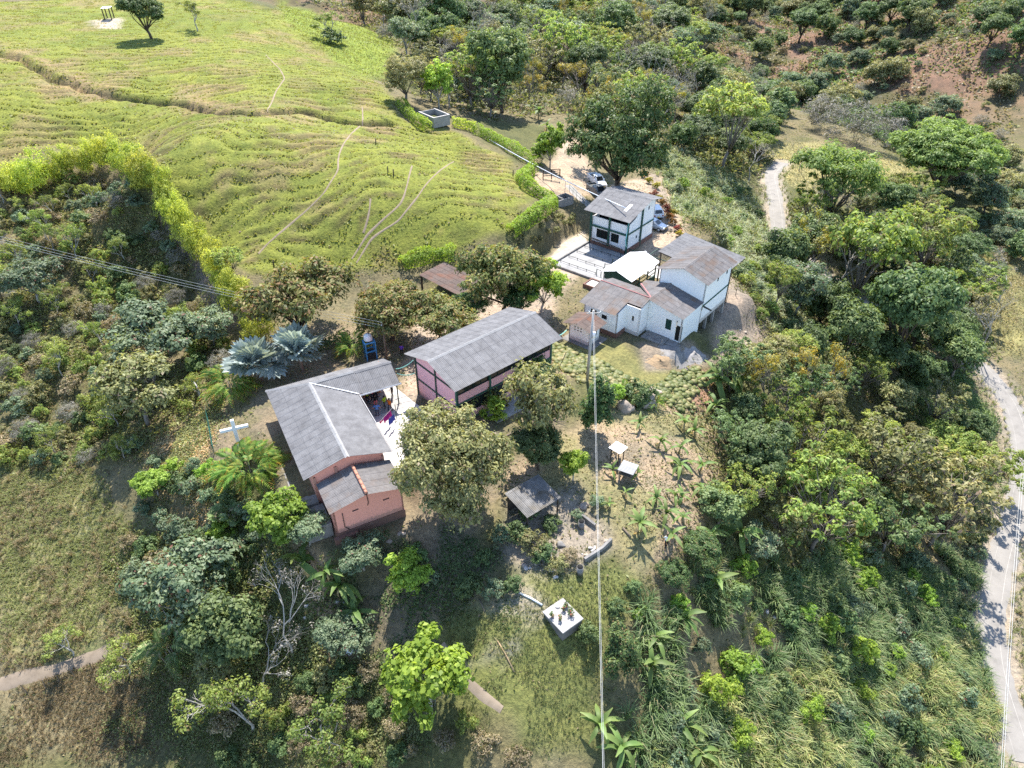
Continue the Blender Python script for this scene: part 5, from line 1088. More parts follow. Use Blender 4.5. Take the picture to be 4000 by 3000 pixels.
for i, (x, y, kk) in enumerate(((1400,385,'orange'),(1408,398,'yellow'),(1425,410,'yellow'),(1420,428,'red'),(1430,438,'yellow'),(1438,447,'orange'),(1446,458,'red'),(1452,468,'red'),(1454,478,'orange'),(1462,490,'orange'),(1460,470,'yellow'),(1470,505,'red'),(1474,516,'yellow'))):
    lab = {'orange': 'orange-bronze croton shrub in the driveway row', 'yellow': 'golden croton shrub in the driveway row', 'red': 'dark red croton shrub in the driveway row'}[kk]
    tree('croton_' + kk, x * .99 + 8, y * .97 + 4, 20, 1.0, 'croton_shrub', lab, 'shrub', 'croton shrubs along the driveway, ' + kk)
# hedges
def hedge(pts_, w, h, label, n=26, mat='hedge_leaf'):
    line = np.array([at(a, b, h * .5)[:2] for a, b in pts_]); q = smooth_line(line, .45); z = gz(q[:, 0], q[:, 1]); g = np.random.default_rng(len(pts_) * 31 + int(pts_[0][0])); Ps = []; Ns = []
    t = np.gradient(q, axis=0); t /= np.hypot(t[:, 0], t[:, 1])[:, None] + 1e-9; nr = np.c_[-t[:, 1], t[:, 0]]
    for i in range(len(q)):
        m = n * 4; a = g.uniform(-.25, math.pi + .25, m); bw = .55 + .75 * vnoise(q[i, 0], q[i, 1], 1.1, 4) + .25 * vnoise(q[i, 0], q[i, 1], .4, 9); rr = g.uniform(.78, 1.05, m) * bw; u = g.uniform(-.3, .3, m)
        sq = lambda v: np.sign(v) * np.abs(v) ** .6
        off = sq(np.cos(a)) * w / 2 * rr; up_ = h * (.12 + .88 * np.clip(sq(np.sin(a)), 0, 1)) * rr ** .5
        Ps.append(np.c_[q[i, 0] + nr[i, 0] * off + t[i, 0] * u, q[i, 1] + nr[i, 1] * off + t[i, 1] * u, z[i] + up_]); Ns.append(np.c_[nr[i, 0] * np.cos(a), nr[i, 1] * np.cos(a), np.sin(a)] + rdir(m, g) * .6)
    P, N_ = np.concatenate(Ps), np.concatenate(Ns); k = g.uniform(.7, 1.3, len(P)); Vv, Ff = leaves(P, N_, .26 * k, .15 * k, g)
    me = meshnp('hedge', Vv, Ff); tag(link('hedge', me, None, mat), label, 'hedge')
    for p in q[::3]: TREES.append((p[0], p[1], 1.0))
hedge([(865,222),(880,240),(905,262),(925,275)], 1.8, 1.9, 'bright clipped hedge hugging the near side of the concrete tank')
hedge([(980,263),(1005,268),(1025,275)], 1.8, 1.8, 'short bright hedge running off the concrete tank wall')
hedge([(1030,280),(1060,293),(1095,312),(1130,335),(1160,352)], 2.0, 1.8, 'long hedge between the wood and the white water pipe')
hedge([(1150,362),(1125,385),(1140,400),(1175,420),(1195,433),(1175,452),(1150,468),(1125,485),(1105,500)], 2.0, 1.9, 'bright winding hedge on the pasture edge above the patio', 34)
hedge([(870,568),(900,556),(940,548),(980,548)], 2.6, 1.8, 'bright hedge above the rusty shed roof at the pasture foot', 34)
hedge([(690,745),(720,740),(745,725)], 1.4, 1.3, 'low dark hedge behind the silver palms', 22, 'green_leaf')

# ------------------------------------------------------------------ woods and scrub
FOREST = zone((655,8),(1000,3),(1540,3),(1505,150),(1450,280),(1410,330),(1250,245),(1180,250),(1060,262),(985,240),(915,215),(860,100),(770,52))
for (kk, x, y, w, k, l) in (('green',1700,545,110,1.2,'green tree screening the road below the pale bend'),('greyish',1735,610,120,1.1,'grey-green tree screening the road under the yellow-dotted tree'),('bushy',1790,660,130,1.2,'bushy tree on the road bank below the yellow-dotted tree'),('green',1845,705,130,1.2,'leafy tree on the road bank uphill of the big dark slope tree'),('airy',1690,600,90,1.3,'sparse pale tree on the bank above the warehouse'),('bushy',1900,760,130,1.0,'bushy tree beside the big dark slope tree'),('bushy',2050,700,120,1.0,'bushy tree on the outer road bank'),('green',2080,760,110,1.0,'leafy tree at the inside of the road bend'),('bushy',1985,790,90,.9,'low bushy tree above the green plot')):
    tree(kk, x, y, w, k, 'leafy_tree', l)
names_f = {'bushy': 'bushy_tree', 'loose': 'loose_tree', 'bare': 'bare_tree', 'mustard': 'mistletoe_tree', 'green': 'leafy_tree', 'airy': 'pale_tree', 'greyish': 'greyish_tree', 'darkleaf': 'dark_tree', 'olive': 'olive_tree', 'twig_bush': 'leafless_tree', 'mango': 'dark_round_tree', 'thin': 'thin_tree', 'feathery': 'feathery_tree'}
scatter(FOREST, 4.3, 11, [('loose', 3.5, 'loose-crowned tree in the dry wood behind the pasture'), ('bushy', 1.5, 'dense bushy tree in the dry wood behind the pasture'), ('twig_bush', 2.6, 'grey twiggy thicket tree in the dry wood behind the pasture'), ('bare', 5.5, 'grey leafless tree in the dry wood behind the pasture'), ('mustard', 3.0, 'thin tree with mustard clumps in the dry wood behind the pasture'), ('green', 2.2, 'green leafy tree in the dry wood behind the pasture'), ('airy', 1.4, 'pale sparse tree in the dry wood behind the pasture'), ('greyish', 1.8, 'grey-green tree in the dry wood behind the pasture'), ('darkleaf', 1.2, 'dark tall tree in the dry wood behind the pasture'), ('olive', 1.2, 'olive tree in the dry wood behind the pasture')], 'leafy_tree', 'trees of the dry wood', maxn=240, grow=.5, names=names_f, smin=.85, smax=1.4)
MIDR = zone((1520,160),(1700,240),(1660,300),(1640,400),(1560,380),(1460,330))
scatter(MIDR, 5.0, 12, [('bushy', 2.5, 'dense bushy tree on the slope above the road head'), ('green', 3, 'green leafy tree on the slope above the road head'), ('airy', 2, 'pale sparse tree on the slope above the road head'), ('greyish', 2, 'grey-green tree on the slope above the road head'), ('bare', 1, 'leafless tree on the slope above the road head')], 'leafy_tree', 'trees above the road head', maxn=45, grow=.4, names=names_f)
RWOOD = zone((1715,440),(1960,420),(2090,520),(2075,640),(2120,770),(1990,790),(1840,740),(1740,640),(1700,560))
scatter(RWOOD, 5.2, 13, [('loose', 5, 'loose-crowned tree in the wood across the road'), ('bushy', 1.6, 'dense bushy tree in the wood across the road'), ('green', 1.5, 'green leafy tree in the wood across the road'), ('greyish', 2.2, 'grey-green tree in the wood across the road'), ('airy', 2, 'pale sparse tree in the wood across the road'), ('darkleaf', 2, 'dark tree in the wood across the road'), ('bare', 1.2, 'leafless tree in the wood across the road'), ('olive', 1, 'olive tree in the wood across the road')], 'leafy_tree', 'trees across the road', maxn=75, names=names_f, margin=2.5)
RLOW = zone((1560,850),(1700,770),(1850,760),(1960,900),(2090,960),(2090,1080),(2060,1170),(1720,1200),(1560,1130))
scatter(RLOW, 4.4, 14, [('loose', 4, 'loose-crowned tree on the slope between earth plot and road'), ('green', 1.2, 'leafy tree on the slope between earth plot and road'), ('olive', 2, 'olive tree on the slope between earth plot and road'), ('airy', 1.5, 'pale sparse tree on the slope between earth plot and road')], 'leafy_tree', 'slope trees between earth plot and road', maxn=34, smin=.6, smax=.95, names=names_f, margin=2.0)
FAR = [at(1420, 40)[:2]] + [(at(a, 3)[0] * 1.22, at(a, 3)[1] * 1.22) for a in (1500, 1800, 2205)] + [at(a, b)[:2] for a, b in ((2205,420),(2100,420),(1960,330),(1780,260),(1620,180),(1520,130))]
scatter(FAR, 5.4, 15, [('bushy', 3.4, 'dense bushy tree on the far reddish hillside'), ('darkleaf', .8, 'dark tree on the far reddish hillside'), ('twig_bush', 1.4, 'grey leafless bush on the far reddish hillside'), ('shrub_dry', 2.2, 'dry brown bush on the far reddish hillside'), ('shrub_olive', 2.2, 'olive bush on the far reddish hillside'), ('shrub_grey', 1.6, 'grey-green bush on the far reddish hillside')], 'leafy_tree', 'far hillside growth', maxn=330, grow=.10, smin=.7, smax=1.5, names={**names_f, 'shrub_grey': 'grey_bush', 'shrub_dry': 'dry_bush', 'shrub_olive': 'olive_bush'})
CREEK = zone((1690,160),(1760,190),(1860,235),(1990,290),(2020,320),(1930,330),(1800,250),(1700,200))
undergrowth('creek_scrub', CREEK, 18000, 1.2, .7, 'green_leaf', 'smooth dark green thicket filling the valley bottom', 2.2, 5, 9)
KEEP.append(BANK)
SCRUB = zone((2,395),(120,385),(220,400),(330,470),(385,560),(440,680),(500,760),(470,830),(400,900),(300,990),(2,1000))
SL = {'shrub_green': 'green shrub on the scrubby slope under the wires', 'shrub_olive': 'olive shrub on the scrubby slope under the wires', 'shrub_grey': 'grey-green shrub on the scrubby slope under the wires', 'shrub_dry': 'dry brown shrub on the scrubby slope under the wires', 'shrub_airy': 'pale airy shrub on the scrubby slope under the wires', 'thin': 'sparse sapling on the scrubby slope under the wires', 'twig_bush': 'grey twiggy bush on the scrubby slope under the wires'}
scatter(SCRUB, 2.15, 16, [('shrub_green', 1.6, SL['shrub_green']), ('shrub_olive', 3, SL['shrub_olive']), ('shrub_grey', 2, SL['shrub_grey']), ('shrub_dry', 3, SL['shrub_dry']), ('shrub_airy', 3.5, SL['shrub_airy'])], 'slope_shrub', 'scrub under the wires', 'shrub', .55, 1.15, 230)
scatter(SCRUB, 4.6, 17, [('thin', 3, SL['thin']), ('twig_bush', 2, SL['twig_bush'])], 'sapling', 'saplings under the wires', 'sapling', .5, .85, 42, names=names_f)
CSLOPE = zone((1420,350),(1470,330),(1600,400),(1650,470),(1660,560),(1720,660),(1640,660),(1560,520),(1500,480))
scatter(CSLOPE, 4.0, 18, [('shrub_green', 3, 'green shrub on the weedy slope above the road'), ('shrub_bright', 2, 'bright shrub on the weedy slope above the road'), ('shrub_grey', 2, 'grey-green shrub on the weedy slope above the road')], 'weedy_slope_shrub', 'shrubs on the weedy slope', 'shrub', .5, 1.0, 40)
scatter(zone((1560,540),(1660,600),(1720,680),(1850,800),(1700,790),(1640,700)), 2.6, 21, [('shrub_green', 3, 'green shrub beside the warehouse slope'), ('shrub_airy', 2, 'pale shrub beside the warehouse slope')], 'shrub', 'shrubs beside the warehouse', 'shrub', .5, 1.0, 36)
BL_ = zone((280,1180),(480,1130),(560,1180),(560,1230),(300,1300)); scatter(BL_, 2.2, 19, [('shrub_green', 3, 'green shrub above the leafy mound'), ('shrub_grey', 3, 'grey-green shrub above the leafy mound'), ('shrub_dry', 1.5, 'dry shrub above the leafy mound')], 'shrub', 'shrubs above the mound', 'shrub', .6, 1.1, 34)
BL2 = zone((480,1480),(760,1440),(900,1560),(900,1650),(480,1650)); scatter(BL2, 1.7, 20, [('shrub_green', 2, 'green shrub on the lower bank'), ('shrub_olive', 3, 'olive shrub on the lower bank'), ('shrub_airy', 3, 'pale airy shrub on the lower bank'), ('shrub_dry', 2, 'dry shrub on the lower bank')], 'bank_shrub', 'shrubs on the lower bank', 'shrub', .5, .95, 85)
BL3 = zone((760,1440),(960,1520),(1130,1640),(1130,1655),(760,1655)); scatter(BL3, 1.9, 27, [('shrub_dry', 3, 'straw-coloured bush on the lower lawn edge'), ('shrub_airy', 2, 'pale bush on the lower lawn edge'), ('shrub_bright', 1, 'fresh green bush on the lower lawn edge')], 'shrub', 'bushes on the lower lawn edge', 'shrub', .4, .8, 40)
BL4 = zone((330,1000),(440,1010),(560,1120),(620,1220),(480,1180),(300,1150)); scatter(BL4, 2.2, 28, [('shrub_grey', 2, 'grey-green bush on the slope below the fan palm'), ('shrub_green', 2, 'green bush on the slope below the fan palm'), ('shrub_bright', 1, 'fresh bush on the slope below the fan palm')], 'shrub', 'bushes below the fan palm', 'shrub', .6, 1.1, 34)
YD = zone((800,1220),(960,1150),(1090,1170),(1080,1290),(900,1290)); scatter(YD, 2.4, 22, [('shrub_green', 3, 'dark green shrub in the shaded yard'), ('shrub_grey', 1, 'grey-green shrub in the shaded yard')], 'shrub', 'shrubs in the shaded yard', 'shrub', .5, .9, 16)
BK = zone((1110,500),(1190,460),(1240,470),(1230,500),(1150,540),(1120,530)); scatter(BK, 1.3, 23, [('shrub_olive', 3, 'olive ground shrub on the bank above the patio')], 'shrub', 'shrubs on the patio bank', 'shrub', .4, .6, 26)
for (kk, x, y, w, l) in (('shrub_olive',1150,1175,75,'creeper-covered mound beside the lean-to shed'),('shrub_green',1175,1195,55,'green creeper over the grey boulder'),('shrub_olive',1205,1215,50,'olive bush by the loose stones in the yard'),('shrub_green',1115,1150,60,'leafy bush below the lean-to shed'),('shrub_grey',1245,1115,36,'grey-green bush by the ditch wall'),('shrub_dry',1230,1205,45,'dry bush near the retaining wall'),('shrub_green',1330,1310,45,'leafy bush on the lawn under the line'),('shrub_green',1370,1270,40,'upright leafy bush above the lawn'),('shrub_bright',1380,1330,32,'fresh small bush on the lawn edge'),('shrub_green',1110,1260,50,'dark bush above the white pipe')):
    tree(kk, x, y, w, 1.0, 'yard_bush', l, 'shrub')
RRD = zone((2180,1240),(2212,1150),(2212,1650),(2205,1600)); 
FTOP = [at(1400, 25)[:2]] + [(at(a, 3)[0] * 1.2, at(a, 3)[1] * 1.2) for a in (1480, 1800, 2050)] + [at(a, b)[:2] for a, b in ((2050,20),(1990,110),(1900,95),(1780,60),(1650,40),(1560,60))]
scatter(FTOP, 5.0, 25, [('bushy', 4, 'dense tree in the dark belt along the far hillside'), ('darkleaf', 2, 'tall dark tree in the belt along the far hillside')], 'dense_tree', 'dark tree belt on the far hillside', 'tree', 1.0, 1.7, 110, names=names_f)
RSIDE = zone((1960,430),(2212,400),(2212,560),(2080,620),(1990,520)); scatter(RSIDE, 3.2, 24, [('shrub_green', 2, 'green shrub on the slope behind the giant umbrella tree'), ('shrub_dry', 2, 'dry shrub on the slope behind the giant umbrella tree'), ('shrub_grey', 2, 'grey-green shrub on the slope behind the giant umbrella tree'), ('bushy', 1.5, 'bushy tree on the slope behind the giant umbrella tree')], 'dry_slope_shrub', 'growth behind the umbrella tree', 'shrub', .7, 1.2, 60, names=names_f)
# stuff: grass, weeds, cane
ALLG = [(-70, 30), (70, 30), (110, 120), (150, 230), (-20, 240), (20, 150), (10, 95), (-35, 88), (-75, 80), (-90, 100)]
undergrowth('general_weeds', ALLG, 46000, .34, .15, 'weed', 'sparse weeds over the open ground', .45, 80, 4, .34); undergrowth('general_dry_weeds', ALLG, 36000, .34, .09, 'dry', 'dry stalks and litter over the open ground', .3, 81, 5, .38)
ug = 'stuff'
undergrowth('pasture_grass', PASTURE, 40000, .28, .15, 'grass', 'short yellow-green grass covering the pasture hill', .05, 31, 1.3, .30)
g = np.random.default_rng(311); c_ = np.array(PASTURE); c_ = g.uniform(c_.min(0), c_.max(0), (400000, 2)); c_ = c_[softin(c_, PASTURE, 311, 1.5)]; fv = gridval(fr_, c_[:, 0], c_[:, 1]); c_ = c_[(fv > .30) & (fv < .60) & (gridval(tr_d, c_[:, 0], c_[:, 1]) > .7)][:50000]
hh_ = g.uniform(.02, .20, len(c_)) * (.3 + .7 * sstep(190, 125, c_[:, 1])); kk_ = g.uniform(.6, 1.4, len(c_)); V_, F_ = leaves(np.c_[c_, gz(c_[:, 0], c_[:, 1]) + hh_], rdir(len(c_), g) * .6 + np.array([0, .1, .8]), .36 * kk_, .20 * kk_, g); tag(link('terrace_tussocks', meshnp('terrace_tussocks', V_, F_), None, 'grass'), 'longer grass tussocks along the cattle terraces', None, None, 'stuff')
undergrowth('spur_grass', BUMP2, 12000, .4, .14, 'grass', 'short yellow-green grass on the second spur', .22, 32, 1.6)
undergrowth('forest_floor_weeds', FOREST, 36000, .85, .42, 'weed', 'low weeds under the dry wood', 1.6, 33, 5, .25)
undergrowth('wood_understory', FOREST, 26000, .9, .5, 'weed', 'leafy understory filling the dry wood', 4.5, 133, 7, .36); undergrowth('wood_brush', FOREST, 26000, 1.1, .12, 'grey_twig', 'grey brushwood filling the dry wood', 5.5, 143, 6, .30); undergrowth('road_wood_understory', RWOOD, 14000, .7, .4, 'weed', 'leafy understory filling the wood across the road', 3.0, 134, 6, .34); undergrowth('slope_understory', MIDR, 12000, .8, .45, 'weed', 'leafy understory above the road head', 3.5, 135, 6, .3); undergrowth('far_understory', FAR, 26000, 1.4, .8, 'green_leaf', 'dense thickets in the folds of the far hillside', 4.5, 136, 16, .52)
undergrowth('scrub_weeds', SCRUB, 42000, .34, .16, 'weed', 'low weeds between the shrubs under the wires', .9, 34, 3, .28)
undergrowth('scrub_dry_weeds', SCRUB, 26000, .34, .07, 'dry', 'dry stalks between the shrubs under the wires', .7, 35, 3, .35)
undergrowth('far_weeds', FAR, 36000, 1.1, .6, 'drybush', 'dry scrub on the far hillside', 1.6, 36, 8, .32)
undergrowth('far_green_weeds', FAR, 20000, 1.3, .7, 'weed', 'green scrub on the far hillside', 2.2, 37, 12, .54)
undergrowth('slope_weeds', CSLOPE, 24000, .45, .14, 'weed', 'pale tall weeds on the slope above the road', 1.5, 38, 3, .2)
ALLR = zone((1500,480),(1700,560),(1800,720),(2000,800),(2120,900),(2090,1180),(1640,1200),(1500,1250),(1530,1000),(1540,860),(1640,740),(1560,560))
undergrowth('bank_weeds', ALLR, 44000, .38, .18, 'weed', 'weeds covering the slope down to the road', .9, 39, 3.5, .26)
undergrowth('nursery_weeds', NURS, 16000, .34, .16, 'green_leaf', 'even green weeds on the plot by the road', .4, 40, 3)
blades('lawn_grass', spots(LAWN, 4500, 41, .40, 3), 6, .24, .035, 'weed', 'patchy green grass on the lower lawn', 41, .8, 2)
undergrowth('field_weeds', FIELD, 9000, .2, .1, 'weed', 'thin weeds in the earth plot', .18, 42, 3, .5); undergrowth('field_litter', FIELD, 5000, .22, .10, 'dry', 'dead banana leaves strewn in the earth plot', .06, 43, 4, .3)
blades('left_grass', spots(LEFTG, 6500, 44, .25, 3), 7, .42, .05, 'rank', 'green rank grass on the open slope', 44, .8, 2); undergrowth('left_dry_grass', LEFTG, 16000, .34, .05, 'dry', 'bleached grass heads on the open slope', .6, 45, 3, .52)
blades('track_grass', spots(LEFTB, 3600, 46, .3, 3), 6, .36, .04, 'dry', 'dry grass below the earth track', 46, .8, 2)
HOL = zone((290,1450),(480,1470),(900,1560),(900,1655),(300,1655)); undergrowth('hollow_weeds', HOL, 26000, .22, .10, 'weed', 'weeds on the bank below the hollow', .6, 47, 2.5, .25)
undergrowth('yard_weeds', SHADE, 9000, .24, .12, 'green_leaf', 'weeds in the shaded yard', .35, 48, 2.5, .4)
LS = zone((340,930),(440,880),(470,1080),(420,1150),(330,1060)); undergrowth('leaf_litter', LS, 9000, .24, .14, 'banana_dry', 'fallen tan leaves on the slope by the fence', .08, 49, 3, .2); undergrowth('slope_cover', LS, 12000, .26, .14, 'olive', 'low growth on the leaf-strewn slope', .6, 50, 3, .35)
undergrowth('dry_field_grass', DRYF, 14000, .4, .1, 'dry', 'short straw-coloured grass on the dry field', .15, 51, 3); undergrowth('dry_slope_grass', DRYR, 22000, .4, .1, 'dry', 'tufted yellow grass beyond the road', .35, 52, 2.5, .2)
MIX = zone((470,1060),(640,1180),(720,1340),(760,1470),(470,1480),(300,1440),(270,1180)); undergrowth('mound_weeds', MIX, 30000, .28, .15, 'weed', 'undergrowth below the veranda and the leafy mound', .9, 53, 3, .25)
# cushion turf
g = np.random.default_rng(5); cs_ = spots(TURF, 900, 61); mb_v = []; mb_f = []; k0 = 0
bm = bmesh.new(); bmesh.ops.create_icosphere(bm, subdivisions=2, radius=1); UV_ = np.array([v.co[:] for v in bm.verts]); UF = np.array([[v.index for v in f.verts] for f in bm.faces]); bm.free()
for (x, y) in cs_:
    r_ = g.uniform(.18, .48); mb_v.append(UV_ * np.array([r_, r_, r_ * .62]) * (1 + .08 * g.normal(size=(len(UV_), 1))) + np.array([x, y, float(gz(x, y)) + r_ * .15])); mb_f.append(UF + k0); k0 += len(UV_)
tag(link('cushion_turf', meshnp('cushion_turf', np.concatenate(mb_v), np.concatenate(mb_f), True), None, 'moss'), 'lumpy cushion grass mounds in front of the white house', None, None, 'stuff')
CANE = zone((1430,1340),(1640,1215),(1720,1190),(2090,1180),(2100,1260),(2095,1380),(2120,1480),(2160,1600),(2180,1655),(1380,1655),(1440,1520))
blades('cane_grass', spots(CANE, 1700, 62, .45, 3.2, 1.6), 28, 1.75, .085, 'cane', 'tall green cane grass thicket on the slope to the road', 62, .9, 2)
CANY = zone((1640,1560),(1780,1480),(2000,1380),(2095,1400),(2160,1600),(2180,1655),(1380,1655),(1440,1600)); blades('yellow_cane_grass', spots(CANY, 1000, 63, .42, 3.0, 1.6), 26, 1.6, .08, 'cane_yellow', 'tall yellowing cane grass thicket at the lower edge', 63, .9, 2)
scatter(CANE, 2.6, 26, [('shrub_grey', 2, 'grey-green bush among the cane grass'), ('shrub_green', 3, 'leafy bush among the cane grass'), ('shrub_bright', 2, 'fresh green bush among the cane grass')], 'cane_bush', 'bushes in the cane', 'shrub', .6, 1.2, 70)
blades('corn_slope', spots(CSLOPE, 1500, 64, .2, 4), 14, 1.5, .11, 'cane_pale', 'straw-tipped maize-like stalks on the slope above the road', 64, .9, 2)
SLOPE2 = zone((1600,480),(1660,560),(1740,690),(1830,800),(1740,790),(1660,680),(1590,560)); blades('slope_cane', spots(SLOPE2, 520, 65, .3, 4), 14, 1.3, .09, 'cane_pale', 'green cane grass on the slope below the warehouse', 65)
blades('bank_tussocks', spots(zone((1590,1180),(1700,1230),(1700,1330),(1560,1340),(1500,1290)), 120, 66), 24, 1.1, .05, 'cane_yellow', 'tussock grass on the eroded bank', 66)
blades('left_tussocks', spots(LEFTG, 260, 67, .4), 22, .8, .04, 'dry', 'bleached tussocks on the open slope', 67)
_t = np.gradient(ROAD, axis=0); _t /= np.hypot(_t[:, 0], _t[:, 1])[:, None]; _g = np.random.default_rng(8); _i = _g.integers(0, len(ROAD), 700); _o = _g.choice([-1, 1], 700) * _g.uniform(1.55, 3.4, 700); blades('verge_grass', ROAD[_i] + np.c_[-_t[_i, 1], _t[_i, 0]] * _o[:, None] + _g.normal(0, .2, (700, 2)), 12, .8, .06, 'rank', 'ragged grass along both verges of the gravel road', 69, .9, 2)
scatter(zone((2085,960),(2130,1000),(2130,1180),(2085,1250),(2090,1400),(2060,1400),(2050,1180)), 2.6, 29, [('shrub_green', 2, 'leafy bush leaning over the road edge'), ('shrub_olive', 2, 'olive bush leaning over the road edge'), ('shrub_grey', 2, 'grey-green bush leaning over the road edge')], 'roadside_bush', 'bushes on the road edge', 'shrub', .6, 1.2, 30, margin=-.6)
blades('roadside_tussocks', spots(zone((2185,1240),(2210,1180),(2210,1500),(2190,1420)), 60, 68), 18, .6, .05, 'dry', 'dry tussocks on the far verge of the road', 68)
# ------------------------------------------------------------------ small structures and things
def W3(x, y, z): X, Y = world_at_z(x, y, z); return Vector((X, Y, z))
# old concrete tank on the pasture edge
X, Y, Z = at(938, 268); tk = empty('water_tank', (X, Y + 1.0, Z - .2), R(38), label='open rectangular concrete water tank beside the bright hedge', cat='tank')
a, b, h = 1.85, 2.65, 1.9
MB().box(-a, a, -b, -b + .22, 0, h).box(-a, a, b - .22, b, 0, h).box(-a, -a + .22, -b + .22, b - .22, 0, h).box(a - .22, a, -b + .22, b - .22, 0, h).build('wall', 'concrete', tk, bevel=.02)
MB().box(-a + .22, a - .22, -b + .22, b - .22, .1, .9).build('murky_water', plain('murky_water', (.10, .11, .05), .15, .2), tk)
MB().box(-a - .03, a + .03, -b - .03, -b + .25, h + .003, h + .06).box(-a - .03, -a + .25, -b + .26, b + .03, h + .003, h + .06).box(a - .25, a + .03, -b + .26, b + .03, h + .003, h + .06).build('rim', 'concrete_pale', tk)
# white pipe from the pasture to the house roof
p0 = atn(1058, 306); p0.z += .35; p1 = W3(1353, 450, 7.05); pp = empty('water_pipe', tuple(p0), 0, label='long white water pipe slanting from the pasture to the house roof', cat='pipe')
d = p1 - p0; MB().tube([d * t - Vector((0, 0, .5 * math.sin(math.pi * t))) for t in np.linspace(0, 1, 14)], .075, 8).build('pipe_run', 'white_metal', pp, True)
for t in (.33, .62): q = d * t - Vector((0, 0, .5 * math.sin(math.pi * t))); zb = float(gz(p0.x + q.x, p0.y + q.y)) - p0.z - .2; MB().tube([(q.x, q.y, zb), (q.x, q.y, q.z)], .05, 6).build('support', 'concrete_pale', pp, True)
# wooden gate, tank box, ramp with railing
ga, gb_ = atn(1173, 386), atn(1208, 391); gt = empty('wooden_gate', tuple(ga), math.atan2(gb_.y - ga.y, gb_.x - ga.x), label='dark wooden rail gate on the driveway below the hedge', cat='gate'); L = (gb_ - ga).length
for k in range(3): MB().bar((L * k / 2, 0, -.2), (L * k / 2, 0, 1.5), .14).build('post', 'wood_dark', gt)
for z in (.4, .75, 1.1, 1.4): MB().bar((0, .08, z), (L, .08, z + .03), .05, .12).build('rail', 'wood_dark', gt)
c0 = atn(1212, 440); bx = empty('concrete_trough', tuple(c0 - Vector((0, 0, .3))), R(38), label='grey concrete box of two bays on top of the hedge bank', cat='trough')
MB().box(-1.8, 1.8, -1.0, -.85, 0, 1.3).box(-1.8, 1.8, .85, 1.0, 0, 1.3).box(-1.8, -1.65, -.85, .85, 0, 1.3).box(1.65, 1.8, -.85, .85, 0, 1.3).box(-.1, .1, -.85, .85, 0, 1.2).build('wall', 'concrete', bx); MB().box(-1.65, 1.65, -.85, .85, 0, .5).build('bottom', 'concrete_dark', bx)
ribbon('ramp', PL((1228, 402), (1240, 415), (1258, 432), (1275, 448)), 1.0, 'concrete', .08, 4, .1); ribbon('path', PL((1188, 415), (1212, 424), (1235, 428)), 1.3, 'trail', .06, 4, .2)
rl = PL((1230, 412), (1245, 428), (1262, 446), (1278, 462)); rq = smooth_line(rl, 1.0); rf = empty('ramp_railing', (0, 0, 0), 0, label='thin green railing along the concrete ramp', cat='railing'); rp = [Vector((x, y, float(gz(x, y)))) for x, y in rq]
for p in rp: MB().bar(p, p + Vector((0, 0, 1.1)), .05).build('post', 'green', rf)
for z in (.55, 1.08): MB().tube([p + Vector((0, 0, z)) for p in rp], .025, 5).build('rail', 'green', rf)
for i, (x, y) in enumerate(((1232, 492), (1240, 498), (1246, 505))): q = atn(x, y); tag(MB().bar(q - Vector((0, 0, .3)), q + Vector((.2 * i - .2, .3, 1.9)), .09).build('fence_stake', 'wood_dark'), 'weathered stake leaning against the bank by the patio', 'stake', 'stakes by the patio bank')
# white cross
cb_ = atn(517, 962); cr = empty('white_cross', tuple(cb_), R(22), label='large white cross standing between the feather palms', cat='cross'); MB().box(-.17, .17, -.14, .14, -.3, 3.3).build('upright', 'white', cr, bevel=.015); MB().box(-1.38, -.171, -.13, .13, 2.02, 2.34).box(.171, 1.38, -.13, .13, 2.02, 2.34).build('crossbar', 'white', cr, bevel=.015)
# white panel
q = atn(430, 858); wp = empty('white_screen', tuple(q), R(-58), label='curved white sheet-metal screen beside the feather palm', cat='screen')
pb_ = MB(); n = 8; v = [(-.75 + 1.5 * j, .18 * math.sin(math.pi * i / n), .2 + 1.5 * i / n) for i in range(n + 1) for j in range(2)] + [(-.75 + 1.5 * j, .18 * math.sin(math.pi * i / n) + .04, .2 + 1.5 * i / n) for i in range(n + 1) for j in range(2)]; m_ = 2 * (n + 1)
pb_.add(v, [(2*i, 2*i+1, 2*i+3, 2*i+2) for i in range(n)] + [(m_+2*i, m_+2*i+2, m_+2*i+3, m_+2*i+1) for i in range(n)]); pb_.build('sheet', 'white', wp, True); MB().bar((-.6, .25, -.3), (-.6, .2, 1.2), .06).build('leg', 'metal_dark', wp); MB().bar((.6, .25, -.3), (.6, .2, 1.2), .06).build('leg', 'metal_dark', wp)
# blue tank stand
q = atn(802, 775); bs = empty('tank_stand', tuple(q), R(28), label='blue steel stand carrying a round white water tank by the salmon house', cat='tank stand')
for sx in (-.6, .6):
    for sy in (-.45, .45): MB().bar((sx, sy, -.2), (sx, sy, 2.3), .12).build('leg', 'blue', bs)
for z in (1.1, 2.3): MB().box(-.68, .68, -.52, -.40, z, z + .14).box(-.68, .68, .40, .52, z, z + .14).box(-.68, -.56, -.39, .39, z, z + .14).box(.56, .68, -.39, .39, z, z + .14).build('brace', 'blue', bs)
MB().box(-.55, .55, -.38, .38, 0, 1.0).build('dark_drum', 'metal_dark', bs, bevel=.1)
t2 = empty('round_tank', (q.x - .1, q.y + .2, q.z + 2.45), 0, label='round white water tank on the blue stand', cat='tank'); MB().tube([(0, 0, 0), (0, 0, .1), (0, 0, .6), (0, 0, .75), (0, 0, .85)], [.48, .52, .5, .38, .14], 16).build('body', 'white', t2, True); MB().cyl(0, 0, .86, .92, .16, 12).build('cap', 'white_metal', t2, True)
